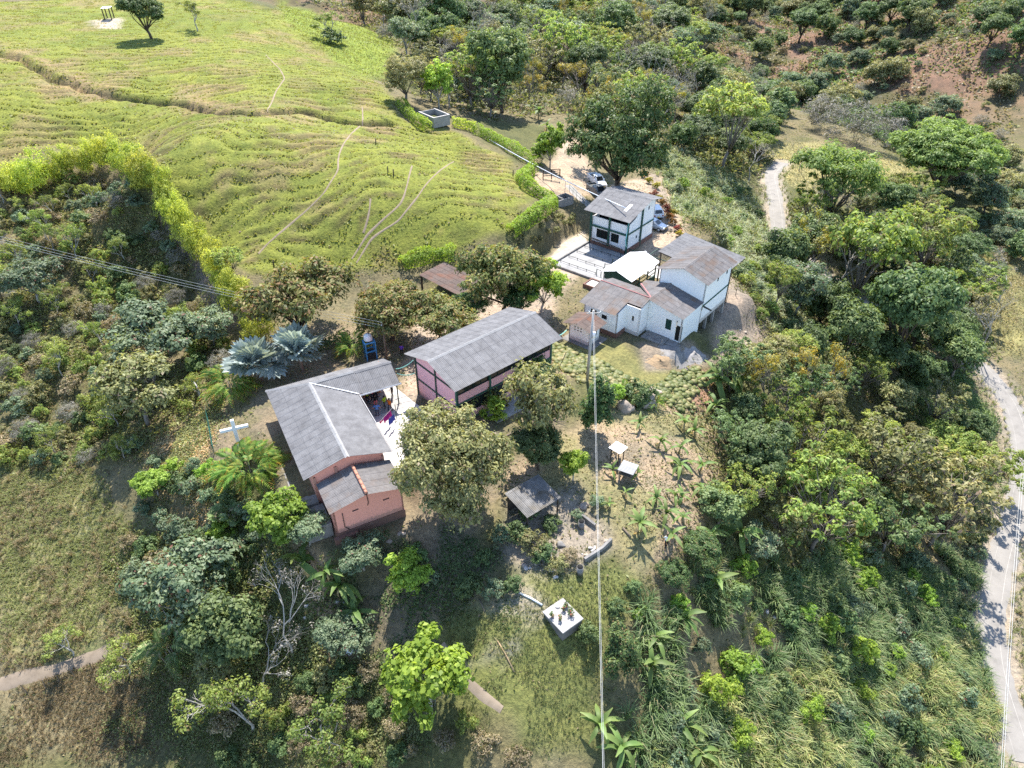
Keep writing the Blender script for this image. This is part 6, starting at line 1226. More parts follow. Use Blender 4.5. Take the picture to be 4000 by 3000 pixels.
# poles and wires
def sag(a, b, s, n=14): return [a + (b - a) * t - Vector((0, 0, s * 4 * t * (1 - t))) for t in np.linspace(0, 1, n)]
wp0 = atn(836, 779); HT = 5.4; up_ = empty('utility_pole', tuple(wp0), 0, label='brown wooden utility pole behind the salmon house wing', cat='pole'); MB().tube([(0, 0, -.5), (-.05, .1, HT)], [.12, .08], 9).build('shaft', 'wood', up_, True)
for z in (HT - .1, HT - .5, HT - .9): MB().cyl(-.12, .02, z - .06, z + .06, .05, 8).build('insulator', 'white', up_, True)
far_z = 10.0; fp = W3(-70, 492, far_z); fz = float(gz(fp.x, fp.y)); up2 = empty('utility_pole', (fp.x, fp.y, fz), 0, label='wooden utility pole at the far end of the three slope wires', cat='pole'); MB().tube([(0, 0, -.5), (0, 0, far_z - fz + .3)], [.14, .1], 9).build('shaft', 'wood', up2, True)
for i, dz in enumerate((0, -.45, -.8)):
    a = wp0 + Vector((-.12, .02, HT - .1 - .4 * i)); b = fp + Vector((0, 0, dz)); tag(MB().tube(sag(a, b, .5), .016, 4).build('power_wire', 'wire'), ('top', 'middle', 'lowest')[i] + ' wire of three crossing the scrub slope', 'wire', 'slope wires')
cp = atn(1268, 822); CH = 9.3; u3 = empty('utility_pole', tuple(cp), 0, label='tall grey concrete utility pole on the turf by the white hut', cat='pole'); MB().tube([(0, 0, -.5), (.12, 0, CH)], [.19, .12], 10).build('shaft', 'concrete_pale', u3, True)
MB().bar((-.6, 0, CH - .4), (.9, .1, CH - .4), .1).build('crossarm', 'concrete', u3); MB().cyl(.35, -.1, CH - 3.4, CH - 2.7, .2, 10).build('junction_box', 'white_metal', u3, True)
for k in (-.45, 0, .75): MB().cyl(k + .12, .03, CH - .34, CH - .12, .05, 8).build('insulator', 'white', u3, True)
e0 = W3(1304, 1655, 4.0)
for i, k in enumerate((-.05, .12)):
    a = cp + Vector((k + .1, 0, CH - .15 - .6 * i)); b = e0 + Vector((k * .6, 0, -.2 * i)); dd = (b - a); b2 = b + dd * .5; tag(MB().tube(sag(a, b2, .35, 22), .010, 4).build('power_wire', 'wire'), ('upper', 'lower')[i] + ' of two wires dropping from the concrete pole over the yard', 'wire', 'yard wires')
for i, (a, b, l) in enumerate((((855, 797), (893, 778), 'upper'), ((858, 807), (896, 806), 'lower'))): tag(MB().tube(sag(W3(*a, 2.9), W3(*b, 3.3 if i == 0 else 2.6), .25), .045, 5).build('cable', 'hose'), l + ' turquoise cable strung between salmon and pink houses', 'cable')
tag(MB().tube(sag(W3(1203, 726, 4.2), W3(1224, 713, 2.3), .15), .05, 5).build('cable', 'hose'), 'turquoise cable from the pink house eave to the white hut', 'cable')
for i in range(2):
    a = W3(2196 + 5 * i, 1180, -15); b = W3(2166 + 5 * i, 1640, -15); tag(MB().tube(sag(a + (a - b) * .5, b + (b - a) * .3, .4), .018, 4).build('power_wire', 'wire'), ('inner', 'outer')[i] + ' wire following the gravel road verge', 'wire', 'road wires')
# laundry
la, lb = Vector((*F1.w(8.6, -9.6), 1.75)), Vector((*F1.w(11.6, -7.2), 1.75)); ln = empty('clothesline', (la.x, la.y, 0), 0, label='clothesline strung across the courtyard beside the salmon house', cat='clothesline'); MB().tube([Vector((0, 0, 1.75)), (lb - la) + Vector((0, 0, 1.75))], .012, 4).build('line', 'wire', ln); MB().bar((lb - la), (lb - la) + Vector((0, 0, 1.8)), .07).build('post', 'metal_dark', ln); MB().bar((0, 0, 0), (0, 0, 1.8), .07).build('post', 'metal_dark', ln)
def cloth(t0, t1, drop, mat, label):
    v = []; f = []; n = 9; d_ = (lb - la)
    for i in range(n):
        p = la + d_ * (t0 + (t1 - t0) * i / (n - 1)); nn = Vector((-d_.y, d_.x, 0)).normalized()
        for j in range(5): v.append(p + nn * (.05 * math.sin(i * 1.7 + j) + .03) + Vector((0, 0, -drop * j / 4)))
    for i in range(n - 1):
        for j in range(4): a_ = i * 5 + j; f.append((a_, a_ + 1, a_ + 6, a_ + 5))
    mb = MB(); mb.add(v, f); o = mb.build('laundry', mat, None, True); o.data.materials[0].use_backface_culling = False; tag(o, label, 'laundry')
cloth(.42, .80, .85, plain('magenta_cloth', (.45, .015, .20), .9, .15), 'magenta sheet hanging on the clothesline'); cloth(.50, .85, 1.25, plain('blue_cloth', (.03, .045, .28), .9, .15), 'navy blue sheet hanging on the clothesline') if False else None
la = la + Vector((.35, -.75, -.1)); lb = lb + Vector((.35, -.75, -.1)); cloth(.55, .85, .85, plain('blue_cloth', (.035, .05, .30), .9, .15), 'navy blue sheet hanging below the magenta one'); la = la - Vector((.35, -.75, -.1)); lb = lb - Vector((.35, -.75, -.1)); cloth(.22, .36, .35, plain('pink_cloth', (.5, .05, .15), .9, .15), 'small crimson garment on the clothesline')
# lean-to shed
def hut_roof(name, label, corners, z, mat, posts=.12, cat='shed', wallz=None, pm='wood_dark', rot=None, amp=.04, slope_dz=0):
    L_, T_, R_, B_ = [W3(a, b, z) for a, b in corners]; c = (L_ + T_ + R_ + B_) / 4; s_ = ((R_ - B_) + (T_ - L_)) / 2; t_ = ((T_ - R_) + (L_ - B_)) / 2; s_.z = 0; t_ = t_ - s_ * (t_.dot(s_) / s_.dot(s_)); w, dpt = s_.length, t_.length
    r_ = empty(name, (c.x, c.y, 0), math.atan2(s_.y, s_.x), label=label, cat=cat); tv = Vector((0, dpt, slope_dz)); slope(r_, (-w/2, -dpt/2, z - slope_dz/2), (1, 0, 0), tv, [(0, 0), (w, 0), (w, tv.length), (0, tv.length)], mat, amp=amp)
    cs_, sn = math.cos(r_.rotation_euler.z), math.sin(r_.rotation_euler.z)
    for sx in (-1, 1):
        for sy in (-1, 1):
            x, y = sx * (w / 2 - .25), sy * (dpt / 2 - .25); g0 = float(gz(c.x + x * cs_ - y * sn, c.y + x * sn + y * cs_)); MB().bar((x, y, g0 - .3), (x, y, z + sy * slope_dz / 2 - .08), posts).build('post', pm, r_)
    for sy in (-1, 1): MB().bar((-w/2 + .1, sy * (dpt/2 - .25), z + sy * slope_dz/2 - .1), (w/2 - .1, sy * (dpt/2 - .25), z + sy * slope_dz/2 - .1), .08, .1).build('beam', pm, r_)
    return r_, w, dpt, c
gl = gz(*at(1155, 1090)[:2]); r_, w, dp_, c = hut_roof('lean_to_shed', 'lean-to shed with dappled old corrugated roof below the olive tree', ((1093, 1072), (1159, 1027), (1219, 1071), (1135, 1113)), float(gl) + 2.1, 'roof_old', slope_dz=.5); MB().box(-w/2 + .3, w/2 - .3, dp_/2 - .35, dp_/2 - .25, float(gl) - .3, float(gl) + 1.6).build('back_wall', 'wood_dark', r_)
g1 = float(gz(*at(1335, 985)[:2])); r_, w, dp_, c = hut_roof('drying_table', 'raised table under a bright metal sheet in the earth plot', ((1316, 966), (1333, 952), (1356, 967), (1337, 982)), g1 + 1.6, 'white_metal', .08, 'table', amp=.02); MB().bar((-.4, -.6, g1 + .8 - 0), (-2.6, -2.2, g1 - .1), .22, .05).build('ramp_plank', 'wood', r_)
g2_ = float(gz(*at(1355, 1035)[:2])); r_, w, dp_, c = hut_roof('drying_table', 'raised table under a dark grey tarpaulin in the earth plot', ((1335, 1012), (1350, 989), (1378, 1008), (1366, 1030)), g2_ + 1.5, 'tarp', .09, 'table', pm='wood', amp=.01); MB().box(-w/2 + .1, w/2 - .1, -dp_/2 + .1, dp_/2 - .1, g2_ + .9, g2_ + 1.0).build('shelf', 'wood', r_)
gs = float(gz(*at(975, 640)[:2])); hut_roof('rusty_roof_shed', 'shed with dark rusty roof half hidden among mango trees', ((908, 592), (968, 569), (1036, 604), (985, 640)), gs + 2.5, 'roof_rust', slope_dz=.5, posts=.2)
gh = float(gz(*at(228, 40)[:2])); hut_roof('hilltop_shelter', 'small white-roofed shelter on posts at the hilltop', ((219, 16), (226, 12), (239, 15), (233, 20)), gh + 2.6, 'roof_white', .22, 'shelter', amp=.01)
# concrete slab with plants
zt = float(gz(*at(1217, 1345)[:2])) + .75; L_, T_, R_, B_ = [W3(a, b, zt) for a, b in ((1169, 1323), (1214, 1291), (1263, 1335), (1218, 1367))]; c = (L_ + T_ + R_ + B_) / 4
sb_ = empty('concrete_cistern', (c.x, c.y, zt - .75), math.atan2((R_ - B_).y, (R_ - B_).x), label='square concrete cistern top with potted flowers on the lawn', cat='cistern'); w, dp_ = (R_ - B_).length / 2, (L_ - B_).length / 2
MB().box(-w + .1, w - .1, -dp_ + .1, dp_ - .1, -.5, .62).build('base', 'concrete_dark', sb_); MB().box(-w, w, -dp_, dp_, .62, .75).build('slab', 'concrete', sb_, bevel=.02); MB().cyl(.2, .9, .752, .82, .22, 14).build('hatch', 'concrete_pale', sb_, True)
for i, (x, y) in enumerate(((-.5, -.2), (-.8, .4), (.5, -.5), (.7, -.1), (.35, .3), (.8, .45))):
    px, py = c.x + x * math.cos(sb_.rotation_euler.z) - y * math.sin(sb_.rotation_euler.z), c.y + x * math.sin(sb_.rotation_euler.z) + y * math.cos(sb_.rotation_euler.z)
    po = empty('potted_plant', (px, py, zt), i, label='small potted flower on the concrete cistern top', cat='potted plant', group='pots on the cistern'); MB().cyl(0, 0, 0, .22, .10, 10, .14).build('pot', plain('clay_pot', (.30, .15, .10), .9) if i == 0 else bpy.data.materials['clay_pot'], po, True)
    me, _ = crown('foliage', 600 + i, [(0, 0, .38, .24, .24, .2)], 10, 12, .10, .12, .07, mat='green_leaf'); o = bpy.data.objects.new('foliage', me); col.objects.link(o); o.parent = po
    if i % 2 == 0: o = bpy.data.objects.new('flower', tufts_on('flower', i, np.array([[.1, 0, .5], [-.1, .1, .48]]), 8, .07, .09, .07, 'flower_red')); col.objects.link(o); o.parent = po
for (pts_, label, nm, mt, r0) in ((((1075, 1386), (1093, 1420), (1111, 1456)), 'pale bamboo pole lying across the lawn', 'bamboo_pole', 'sand_orange', .06), (((1122, 1284), (1146, 1297), (1171, 1309)), 'white plastic pipe lying beside the cistern', 'plastic_pipe', 'white', .09), (((1036, 1298), (1047, 1323)), 'short pale stick in the shaded yard', 'stick', 'wood', .05), (((1650, 770), (1590, 790), (1560, 806)), 'long fallen log behind the banana clump', 'log', 'wood', .16), (((1075, 955), (1105, 940)), 'timber beam leaning under the loose tree', 'timber_beam', 'wood', .12), (((1345, 1145), (1362, 1162)), 'cut banana trunk lying in the earth plot', 'banana_log', 'wood', .10), (((1540, 1320), (1548, 1240)), 'thin dead pole on the eroded bank', 'dead_pole', 'bark_pale', .04)):
    tag(MB().tube([atn(a, b) + Vector((0, 0, r0 * 1.1)) for a, b in pts_], r0, 7).build(nm, mt, None, True), label, nm.replace('_', ' '))
# ditch walls, rocks, sand piles
def rock(x, y, s, label, mat='rock', nm='boulder', fl=.7, group=None):
    bm = bmesh.new(); bmesh.ops.create_icosphere(bm, subdivisions=3, radius=1); gg = np.random.default_rng(int(x * 13 + y))
    ph = gg.uniform(0, 6, 6)
    for v in bm.verts:
        n_ = v.co.copy(); k = 1 + .18 * math.sin(3 * n_.x + ph[0]) * math.sin(2.5 * n_.y + ph[1]) + .12 * math.sin(5 * n_.z + ph[2] + 3 * n_.x) + .06 * math.sin(9 * n_.y + ph[3]); v.co = n_ * k; v.co.z *= fl
    me = bpy.data.meshes.new(nm); bm.to_mesh(me); bm.free(); me.polygons.foreach_set('use_smooth', np.ones(len(me.polygons), bool)); q = atn(x, y); o = link(nm, me, None, mat); o.location = (q.x, q.y, q.z - s * .05); o.scale = (s, s * .85, s); o.rotation_euler = (0, 0, gg.uniform(0, 6)); tag(o, label, nm.replace('_', ' '), group); return o
def heap(x, y, r, h, label, mat, nm):
    q = atn(x, y); n = 20; g_ = np.random.default_rng(int(x)); v = []; ph = g_.uniform(0, 6, 4)
    for i in range(n + 1):
        for k in range(28):
            a = 2 * math.pi * k / 28; rr = r * i / n * (1 + .22 * math.sin(2 * a + ph[0]) + .12 * math.sin(5 * a + ph[1])); X_, Y_ = q.x + rr * math.cos(a), q.y + rr * math.sin(a); t = i / n; v.append((X_, Y_, float(gz(X_, Y_)) - .12 * t + h * (1 - t) ** 1.3 * (1 + .15 * math.sin(3 * a + ph[2])) + .03 * g_.normal()))
    f = [(i * 28 + k, (i + 1) * 28 + k, (i + 1) * 28 + (k + 1) % 28, i * 28 + (k + 1) % 28) for i in range(n) for k in range(28)]
    mb = MB(); mb.add(v, f); tag(mb.build(nm, mat, None, True), label, nm.replace('_', ' '))
rock(1127, 952, 1.2, 'big tan boulder under the loose tree'); rock(1350, 885, 1.0, 'rounded rock outcrop below the dark columnar shrub', fl=.9); rock(1395, 870, 1.3, 'rock outcrop under the cushion turf edge'); rock(1410, 850, 1.0, 'smaller rock at the turf edge beside the seedling palm')
heap(1500, 772, 1.9, .6, 'heap of pale grey sand in front of the white house', 'sand_grey', 'sand_pile'); heap(1425, 785, 1.7, .4, 'heap of ochre soil beside the grey sand', 'sand_orange', 'soil_pile'); heap(1460, 765, 2.6, .35, 'low spread of dark grit between the sand heaps', 'concrete_dark', 'grit_pile'); rock(1262, 1095, .5, 'pale stone by the ditch near the lean-to shed'); rock(1180, 1205, .6, 'grey boulder wrapped in creeper at the yard edge', 'concrete_dark'); rock(1210, 1180, .45, 'flat grey stone beside the creeper boulder', 'concrete_dark')
gg = random.Random(4)
for i in range(40):
    x, y = gg.choice(((1170, 1225), (880, 1180), (1280, 1190), (1640, 735), (1700, 1340), (700, 1300), (2205, 1380), (1620, 780)));  rock(x + gg.uniform(-45, 45) * (.15 if x > 2100 else 1), y + gg.uniform(-40, 40), gg.uniform(.10, .28), 'small pale stone lying on bare ground', 'rock' if i % 2 else 'concrete_pale', 'stone', .6, 'scattered stones')
for (pts_, l) in ((((1238, 1105), (1262, 1125), (1285, 1140)), 'low concrete ditch wall beside the lean-to shed'), (((1262, 1215), (1300, 1190), (1320, 1172)), 'dark retaining wall edge across the lower yard')):
    P = [atn(a, b) for a, b in pts_]; mb = MB()
    for a, b in zip(P[:-1], P[1:]): mb.bar(a + Vector((0, 0, .1)), b + Vector((0, 0, .1)), .25, .7)
    tag(mb.build('retaining_wall', 'concrete_dark'), l, 'wall')
for i, (x, y) in enumerate(((1275, 1188), (1280, 1192), (1284, 1186))): q = atn(x, y); o = MB().box(-.2, .2, -.1, .1, 0, .2).build('concrete_block', 'concrete_pale', None, bevel=.01); o.location = q; o.rotation_euler = (0, 0, i * .7); tag(o, 'loose grey concrete block near the retaining wall', 'block', 'loose concrete blocks')
q = atn(756, 1405); o = rock(756, 1405, .5, 'white sack lying by the gully track', 'white', 'sack', .8)
for i, (x, y) in enumerate(((1255, 1140), (1252, 1238))): q = atn(x, y); dr = empty('oil_drum', tuple(q), i, label=('mossy drum standing by the papaya plant' if i == 0 else 'mossy drum standing by the retaining wall'), cat='drum'); MB().tube([(0, 0, 0), (0, 0, .3), (0, 0, .32), (0, 0, .34), (0, 0, .85)], [.3, .3, .32, .3, .3], 14).build('shell', 'concrete_dark', dr, True); MB().cyl(0, 0, .851, .87, .27, 14).build('lid', 'dark', dr, True)
# posts in the pasture, green netting fence by the cross
for i, (x, y) in enumerate(((838, 374), (812, 312), (592, 578), (600, 590), (850, 380), (1108, 380))): q = atn(x, y); o = MB().tube([(0, 0, -.3), (.03, .02, .5), (.05, .03, .95)], [.10, .09, .07], 7).build('fence_post', 'wood_dark', None, True); o.location = q; tag(o, 'weathered stump-like fence post in the pasture', 'post', 'pasture posts')
nf = empty('netting_fence', (0, 0, 0), 0, label='low green netting fence between the leaf-strewn slope and the cross', cat='fence'); nl = [atn(a, b) for a, b in ((452, 880), (450, 905), (455, 930), (459, 955), (464, 982))]
for p in nl: MB().bar(p - Vector((0, 0, .2)), p + Vector((0, 0, 1.3)), .06).build('post', 'green', nf)
for z in (.25, .6, .95, 1.25): MB().tube([p + Vector((0, 0, z)) for p in nl], .02, 4).build('wire', 'green', nf)
tf_ = empty('track_fence', (0, 0, 0), 0, label='leaning stick fence along the earth track', cat='fence')
for k, (x, y) in enumerate(((130, 1478), (165, 1466), (200, 1452), (235, 1438), (100, 1490), (60, 1500), (270, 1420))): p = atn(x, y); MB().bar(p - Vector((0, 0, .2)), p + Vector((.15 * (-1) ** k, .1, 1.4)), .06).build('stick', 'wood', tf_)
# saplings and stakes by the warehouse
for i, (x, y) in enumerate(((1568, 655), (1612, 690), (1625, 700), (1588, 640), (1640, 655))): q = atn(x, y); tag(MB().tube([q - Vector((0, 0, .3)), q + Vector((.1, .05, 1.8))], [.05, .03], 5).build('stake', 'wood', None, True), 'thin stake on the bare slope beside the warehouse', 'stake', 'stakes beside the warehouse')

# ------------------------------------------------------------------ vehicles
def loft(sections):
    """closed body from cross-sections (x, halfwidth, z0, z1, top inset)"""
    mb = MB(); v = []; f = []
    for (x, w, z0, z1, ti) in sections: v += [(x, -w, z0), (x, -w, z0 + (z1 - z0) * .55), (x, -(w - ti), z1), (x, (w - ti), z1), (x, w, z0 + (z1 - z0) * .55), (x, w, z0)]
    for i in range(len(sections) - 1):
        for k in range(6): a = i * 6 + k; b = i * 6 + (k + 1) % 6; f.append((a, a + 6, b + 6, b))
    f.append((0, 1, 2, 3, 4, 5)); n = (len(sections) - 1) * 6; f.append(tuple(n + k for k in (5, 4, 3, 2, 1, 0))); mb.add(v, f); return mb
def car(kind, loc, rz, paint, label, name):
    r_ = empty(name, loc, rz, label=label, cat='pickup' if kind == 'pickup' else 'car'); w = .9
    if kind == 'pickup':
        body = [(-2.6, w * .95, .45, .98, .04), (-2.5, w, .4, 1.02, .05), (-.6, w, .35, 1.02, .05), (.9, w, .35, 1.05, .06), (1.3, w, .35, 1.05, .1), (2.3, w * .96, .38, .95, .12), (2.62, w * .85, .45, .75, .1)]
        cab = [(-.75, w * .93, 1.0, 1.02, .02), (-.6, w * .92, 1.0, 1.72, .2), (.3, w * .92, 1.0, 1.76, .2), (.6, w * .92, 1.0, 1.70, .2), (1.35, w * .9, 1.0, 1.06, .1)]; wb, gr = (-1.6, 1.65), .38
    elif kind == 'suv':
        body = [(-2.3, w * .9, .45, .95, .05), (-2.2, w, .4, 1.05, .06), (1.0, w, .35, 1.05, .06), (2.0, w * .95, .38, .92, .12), (2.3, w * .84, .45, .72, .1)]
        cab = [(-2.22, w * .9, 1.0, 1.06, .05), (-1.95, w * .92, 1.0, 1.70, .2), (.1, w * .92, 1.0, 1.76, .2), (.4, w * .92, 1.0, 1.70, .2), (1.15, w * .9, 1.0, 1.06, .1)]; wb, gr = (-1.4, 1.45), .36
    else:
        w = .85; body = [(-2.1, w * .88, .42, .85, .08), (-2.0, w, .35, .92, .1), (1.0, w, .3, .92, .08), (1.8, w * .95, .35, .80, .14), (2.1, w * .82, .42, .62, .1)]
        cab = [(-1.75, w * .9, .88, .92, .05), (-1.1, w * .9, .88, 1.40, .2), (0, w * .9, .88, 1.45, .2), (.25, w * .9, .88, 1.41, .2), (1.05, w * .88, .88, .93, .1)]; wb, gr = (-1.25, 1.3), .31
    bo = loft(body).build('body', paint, r_, False, .03); cb2 = loft(cab).build('cab', paint, r_, False, .02)
    def pane(name, p4, parent): 
        c_ = sum((Vector(p) for p in p4), Vector()) / 4; nn = (Vector(p4[1]) - Vector(p4[0])).cross(Vector(p4[2]) - Vector(p4[0])).normalized(); q4 = [c_ + (Vector(p) - c_) * .86 for p in p4]; out = nn if nn.dot(c_ - Vector((0, 0, 1))) > 0 else -nn
        MB().add([p + out * .012 for p in q4], [(0, 1, 2, 3)]).build(name, 'glass', parent)
    for i, (a, b) in enumerate(zip(cab[:-1], cab[1:])):
        ha, hb = a[3] - a[2], b[3] - b[2]
        if i in (0, len(cab) - 2):
            pane('rear_window' if i == 0 else 'windscreen', [(a[0], -(a[1] - a[4]), a[3]), (a[0], a[1] - a[4], a[3]), (b[0], b[1] - b[4], b[3]), (b[0], -(b[1] - b[4]), b[3])], cb2)
    a, b = cab[1], cab[-2]
    for sg in (-1, 1):
        for (t0, t1) in ((.04, .48), (.52, 1.0)):
            xa, xb = a[0] + (b[0] - a[0]) * t0, a[0] + (b[0] - a[0]) * t1; zl = a[2] + (a[3] - a[2]) * .56; wl = a[1]; pane('side_window', [(xa, sg * wl, zl), (xb, sg * wl, zl), (xb, sg * (wl - a[4]), a[3]), (xa, sg * (wl - a[4]), a[3])], cb2)
    for x in wb:
        for sg in (-1, 1):
            wh = MB().tube([(x, sg * (w - .2), gr), (x, sg * (w + .01), gr)], gr, 14).build('wheel', 'rubber', r_); MB().tube([(x, sg * (w + .011), gr), (x, sg * (w + .025), gr)], gr * .6, 10).build('rim', 'white_metal', wh)
    fx, rx = body[-1][0], body[0][0]
    for sg in (-1, 1): MB().box(fx - .12, fx + .02, sg * .62 - .16, sg * .62 + .16, .62, .76).build('headlight', 'lamp', r_); MB().box(rx - .03, rx + .06, sg * .68 - .1, sg * .68 + .1, .66, .9).build('tail_light', 'lamp_red', r_)
    MB().box(fx, fx + .03, -.24, .24, .42, .54).build('number_plate', 'yellow_plate', r_); MB().box(rx - .04, rx - .005, -.22, .22, .5, .62).build('number_plate', 'yellow_plate', r_); MB().box(fx - .02, fx + .015, -.42, .42, .56, .70).build('grille', 'metal_dark', r_)
    if kind == 'pickup':
        MB().box(-2.35, -.78, -.74, .74, 1.025, 1.032).build('bed_floor', 'metal_dark', r_)
        for y in (-.8, .8): MB().box(-2.5, -.72, y - .06, y + .06, 1.03, 1.26).build('bed_side', paint, r_, bevel=.01)
        MB().box(-2.58, -2.5, -.86, .86, .75, 1.26).build('tailgate', paint, r_, bevel=.01)
    for sg in (-1, 1): MB().box(.75 if kind != 'car' else .55, .9 if kind != 'car' else .7, sg * (w + .08) - .08, sg * (w + .08) + .08, 1.08 if kind != 'car' else .95, 1.22 if kind != 'car' else 1.07).build('mirror', paint, r_)
def carat(kind, x, y, rz, paint, label, name): q = at(x, y, .5); car(kind, (q[0], q[1], q[2] + .03), R(rz), paint, label, name)
carat('pickup', 1290, 393, -72, 'car_white', 'white pickup parked in the shade of the huge dark mango', 'pickup_truck'); carat('pickup', 1291, 416, -66, 'car_grey', 'dark grey pickup tucked behind the green-framed house', 'pickup_truck')
carat('suv', 1414, 459, 97, 'car_white', 'white off-roader with its back to the patio beside the green-framed house', 'parked_car'); carat('car', 1413, 487, -38, 'car_silver', 'silver saloon parked at the house corner by the crotons', 'parked_car'); carat('suv', 1889, 52, 20, 'car_white', 'white car among trees on the far hillside', 'parked_car')

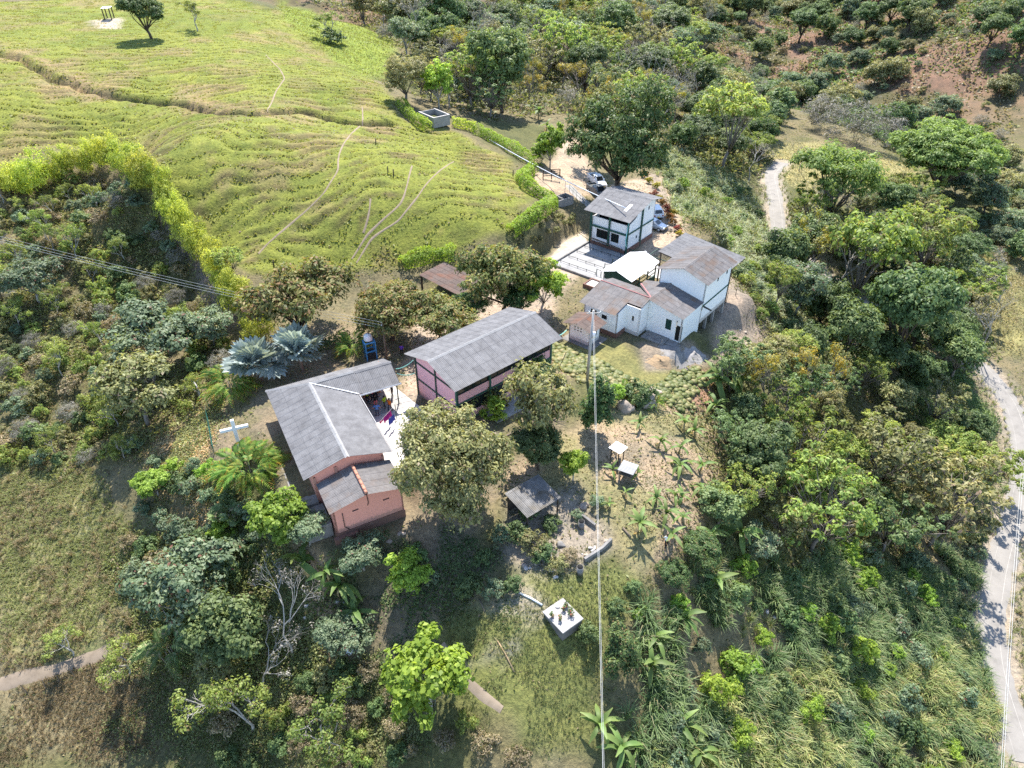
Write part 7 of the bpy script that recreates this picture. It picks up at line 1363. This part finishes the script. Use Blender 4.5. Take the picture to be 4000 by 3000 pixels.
# ------------------------------------------------------------------ people
def person(loc, rz, shirt, legs, label, pose='stand', s=1.0):
    J = {'pel': (0, 0, .95), 'chest': (0, .02, 1.28), 'neck': (0, .02, 1.45), 'head': (0, .03, 1.60), 'top': (0, .03, 1.70)}
    sw = .35 if pose == 'walk' else 0
    for sg, n in ((-1, 'l'), (1, 'r')):
        J['hip' + n] = (sg * .10, 0, .90); J['knee' + n] = (sg * .12, .06 + sg * sw * .3, .50); J['ank' + n] = (sg * .13, sg * sw * .5, .08); J['toe' + n] = (sg * .14, .16 + sg * sw * .5, .04)
        J['sho' + n] = (sg * .19, .01, 1.40)
        if pose == 'hips': J['elb' + n] = (sg * .42, -.06, 1.15); J['wri' + n] = (sg * .22, .06, .98); J['han' + n] = (sg * .16, .08, .97)
        elif pose == 'up': J['elb' + n] = (sg * .45, .12, 1.38); J['wri' + n] = (sg * .55, .22, 1.60); J['han' + n] = (sg * .57, .24, 1.68)
        else: J['elb' + n] = (sg * .27, -.02 + sg * sw * -.3, 1.12); J['wri' + n] = (sg * .29, .10 - sg * sw * .5, .90); J['han' + n] = (sg * .29, .13 - sg * sw * .5, .82)
        if pose == 'sit': J['knee' + n] = (sg * .13, .42, .92); J['ank' + n] = (sg * .13, .42, .52); J['toe' + n] = (sg * .13, .55, .48)
    rad = {'pel': .15, 'chest': .17, 'neck': .065, 'head': .10, 'top': .07, 'hip': .10, 'knee': .065, 'ank': .045, 'toe': .04, 'sho': .085, 'elb': .05, 'wri': .035, 'han': .04}
    keys = list(J); E_ = [('pel', 'chest'), ('chest', 'neck'), ('neck', 'head'), ('head', 'top')]
    for n in 'lr': E_ += [('pel', 'hip' + n), ('hip' + n, 'knee' + n), ('knee' + n, 'ank' + n), ('ank' + n, 'toe' + n), ('chest', 'sho' + n), ('sho' + n, 'elb' + n), ('elb' + n, 'wri' + n), ('wri' + n, 'han' + n)]
    vs_ = [J[k] for k in keys]; ed = [(keys.index(a), keys.index(b)) for a, b in E_]; rads = [rad[k if k in rad else k[:-1]] for k in keys]
    for n, sg in (('l', -1), ('r', 1)):
        h = Vector(J['han' + n]); wv_ = (h - Vector(J['wri' + n])).normalized()
        for k in range(5):
            off = Vector((0, -.03 + .018 * k, 0)); L = (.05, .075, .085, .078, .06)[k]; a = h + off + wv_ * .02; vs_ += [tuple(a + wv_ * L * .5), tuple(a + wv_ * L + Vector((-sg * .012, .01, 0)))]; i = len(vs_) - 2; ed += [(keys.index('han' + n), i), (i, i + 1)]; rads += [.010, .008]
    me = bpy.data.meshes.new('person'); me.from_pydata(vs_, ed, []); o = bpy.data.objects.new('person', me); col.objects.link(o)
    md = o.modifiers.new('skin', 'SKIN'); sk = me.skin_vertices[0].data
    for i, q in enumerate(rads): sk[i].radius = (q, q * (.8 if keys[i:i+1] and keys[i] in ('pel', 'chest') else 1)); sk[i].use_root = i == 0
    o.modifiers.new('sub', 'SUBSURF').levels = 1; dg = bpy.context.evaluated_depsgraph_get(); m2 = bpy.data.meshes.new_from_object(o.evaluated_get(dg)); o.modifiers.clear(); o.data = m2; bpy.data.meshes.remove(me)
    m2.materials.clear(); [m2.materials.append(M[k] if isinstance(k, str) else k) for k in ('skin', shirt, legs, 'rubber')]
    m2.polygons.foreach_set('use_smooth', np.ones(len(m2.polygons), bool)); mi = []
    hipz = .93
    for p in m2.polygons:
        c = p.center; arm = abs(c.x) > .235 and c.z > .7
        if pose == 'sit' and c.y > .2 and c.z < 1.02 and abs(c.x) < .25: m_i = 2 if c.z > .56 else 3
        elif c.z > 1.47 and abs(c.x) < .2: m_i = 0
        elif arm: m_i = 1 if (Vector(c) - Vector(J['shor' if c.x > 0 else 'shol'])).length < .27 else 0
        elif c.z > hipz: m_i = 1
        elif c.z > .09: m_i = 2
        else: m_i = 3
        mi.append(m_i)
    m2.polygons.foreach_set('material_index', np.array(mi, np.int32)); m2.update()
    o.location = loc; o.rotation_euler = (0, 0, rz); o.scale = (s, s, s); tag(o, label, 'person')
    bm = bmesh.new(); bmesh.ops.create_uvsphere(bm, u_segments=12, v_segments=8, radius=.118)
    bmesh.ops.delete(bm, geom=[v for v in bm.verts if v.co.z < -.02 and v.co.y > -.02], context='VERTS'); hm = bpy.data.meshes.new('hair'); bm.to_mesh(hm); bm.free(); hm.polygons.foreach_set('use_smooth', np.ones(len(hm.polygons), bool)); ho = link('hair', hm, o, 'hair'); ho.location = (0, .015, 1.645)
    fb = MB()
    for sg in (-1, 1): fb.box(sg * .035 - .014, sg * .035 + .014, .12, .136, 1.60, 1.615)
    fb.build('eyes', 'dark', o); MB().add([(-.012, .125, 1.565), (.012, .125, 1.565), (0, .152, 1.568), (0, .125, 1.60)], [(0, 1, 2), (0, 2, 3), (1, 3, 2), (0, 3, 1)]).build('nose', 'skin', o)
def shirtmat(n, c): return plain(n, c, .9, .12)
S = {k: shirtmat(k + '_shirt', c) for k, c in dict(blue=(.07, .17, .42), orange=(.62, .16, .02), lime=(.32, .46, .02), pinkish=(.55, .14, .16), black=(.012, .012, .015), whitesh=(.72, .76, .82), purple=(.14, .06, .45), navy=(.015, .02, .05)).items()}
def pers(x, y, h, rz, a, b, label, pose='stand', s=1.0, z=None): q = at(x, y, h); person((q[0], q[1], (q[2] if z is None else z)), R(rz), S[a], S[b], label, pose, s)
pers(814, 886, .9, 10, 'blue', 'navy', 'person in blue shirt and dark trousers, hands on hips, at the porch edge', 'hips', z=.065)
pers(842, 877, .9, 150, 'orange', 'navy', 'person in orange shirt stepping out of the porch shade', 'walk', z=.065); pers(831, 871, .8, 60, 'lime', 'black', 'person in lime shirt beside the one in orange', 'walk', .95, z=.065)
pers(811, 868, .9, 200, 'black', 'pinkish', 'person dancing with raised arms in the porch', 'up', z=.065); pers(793, 860, .8, -30, 'lime', 'navy', 'person in lime shirt by the inner porch wall', z=.065); pers(804, 853, .9, 180, 'pinkish', 'navy', 'person in faded red shirt before the orange wall', z=.065); pers(812, 852, .9, 170, 'black', 'navy', 'person in black before the orange porch wall', z=.065)
pers(847, 845, .9, 120, 'black', 'black', 'person in dark clothes standing under the porch gutter', z=.065); pers(868, 760, .6, 180, 'purple', 'black', 'person in purple shirt in the shade behind the pink house', 'stand', .9)
pers(1440, 1170, .95, 185, 'whitesh', 'black', 'person in white T-shirt and black trousers beside a banana plant', 'walk')
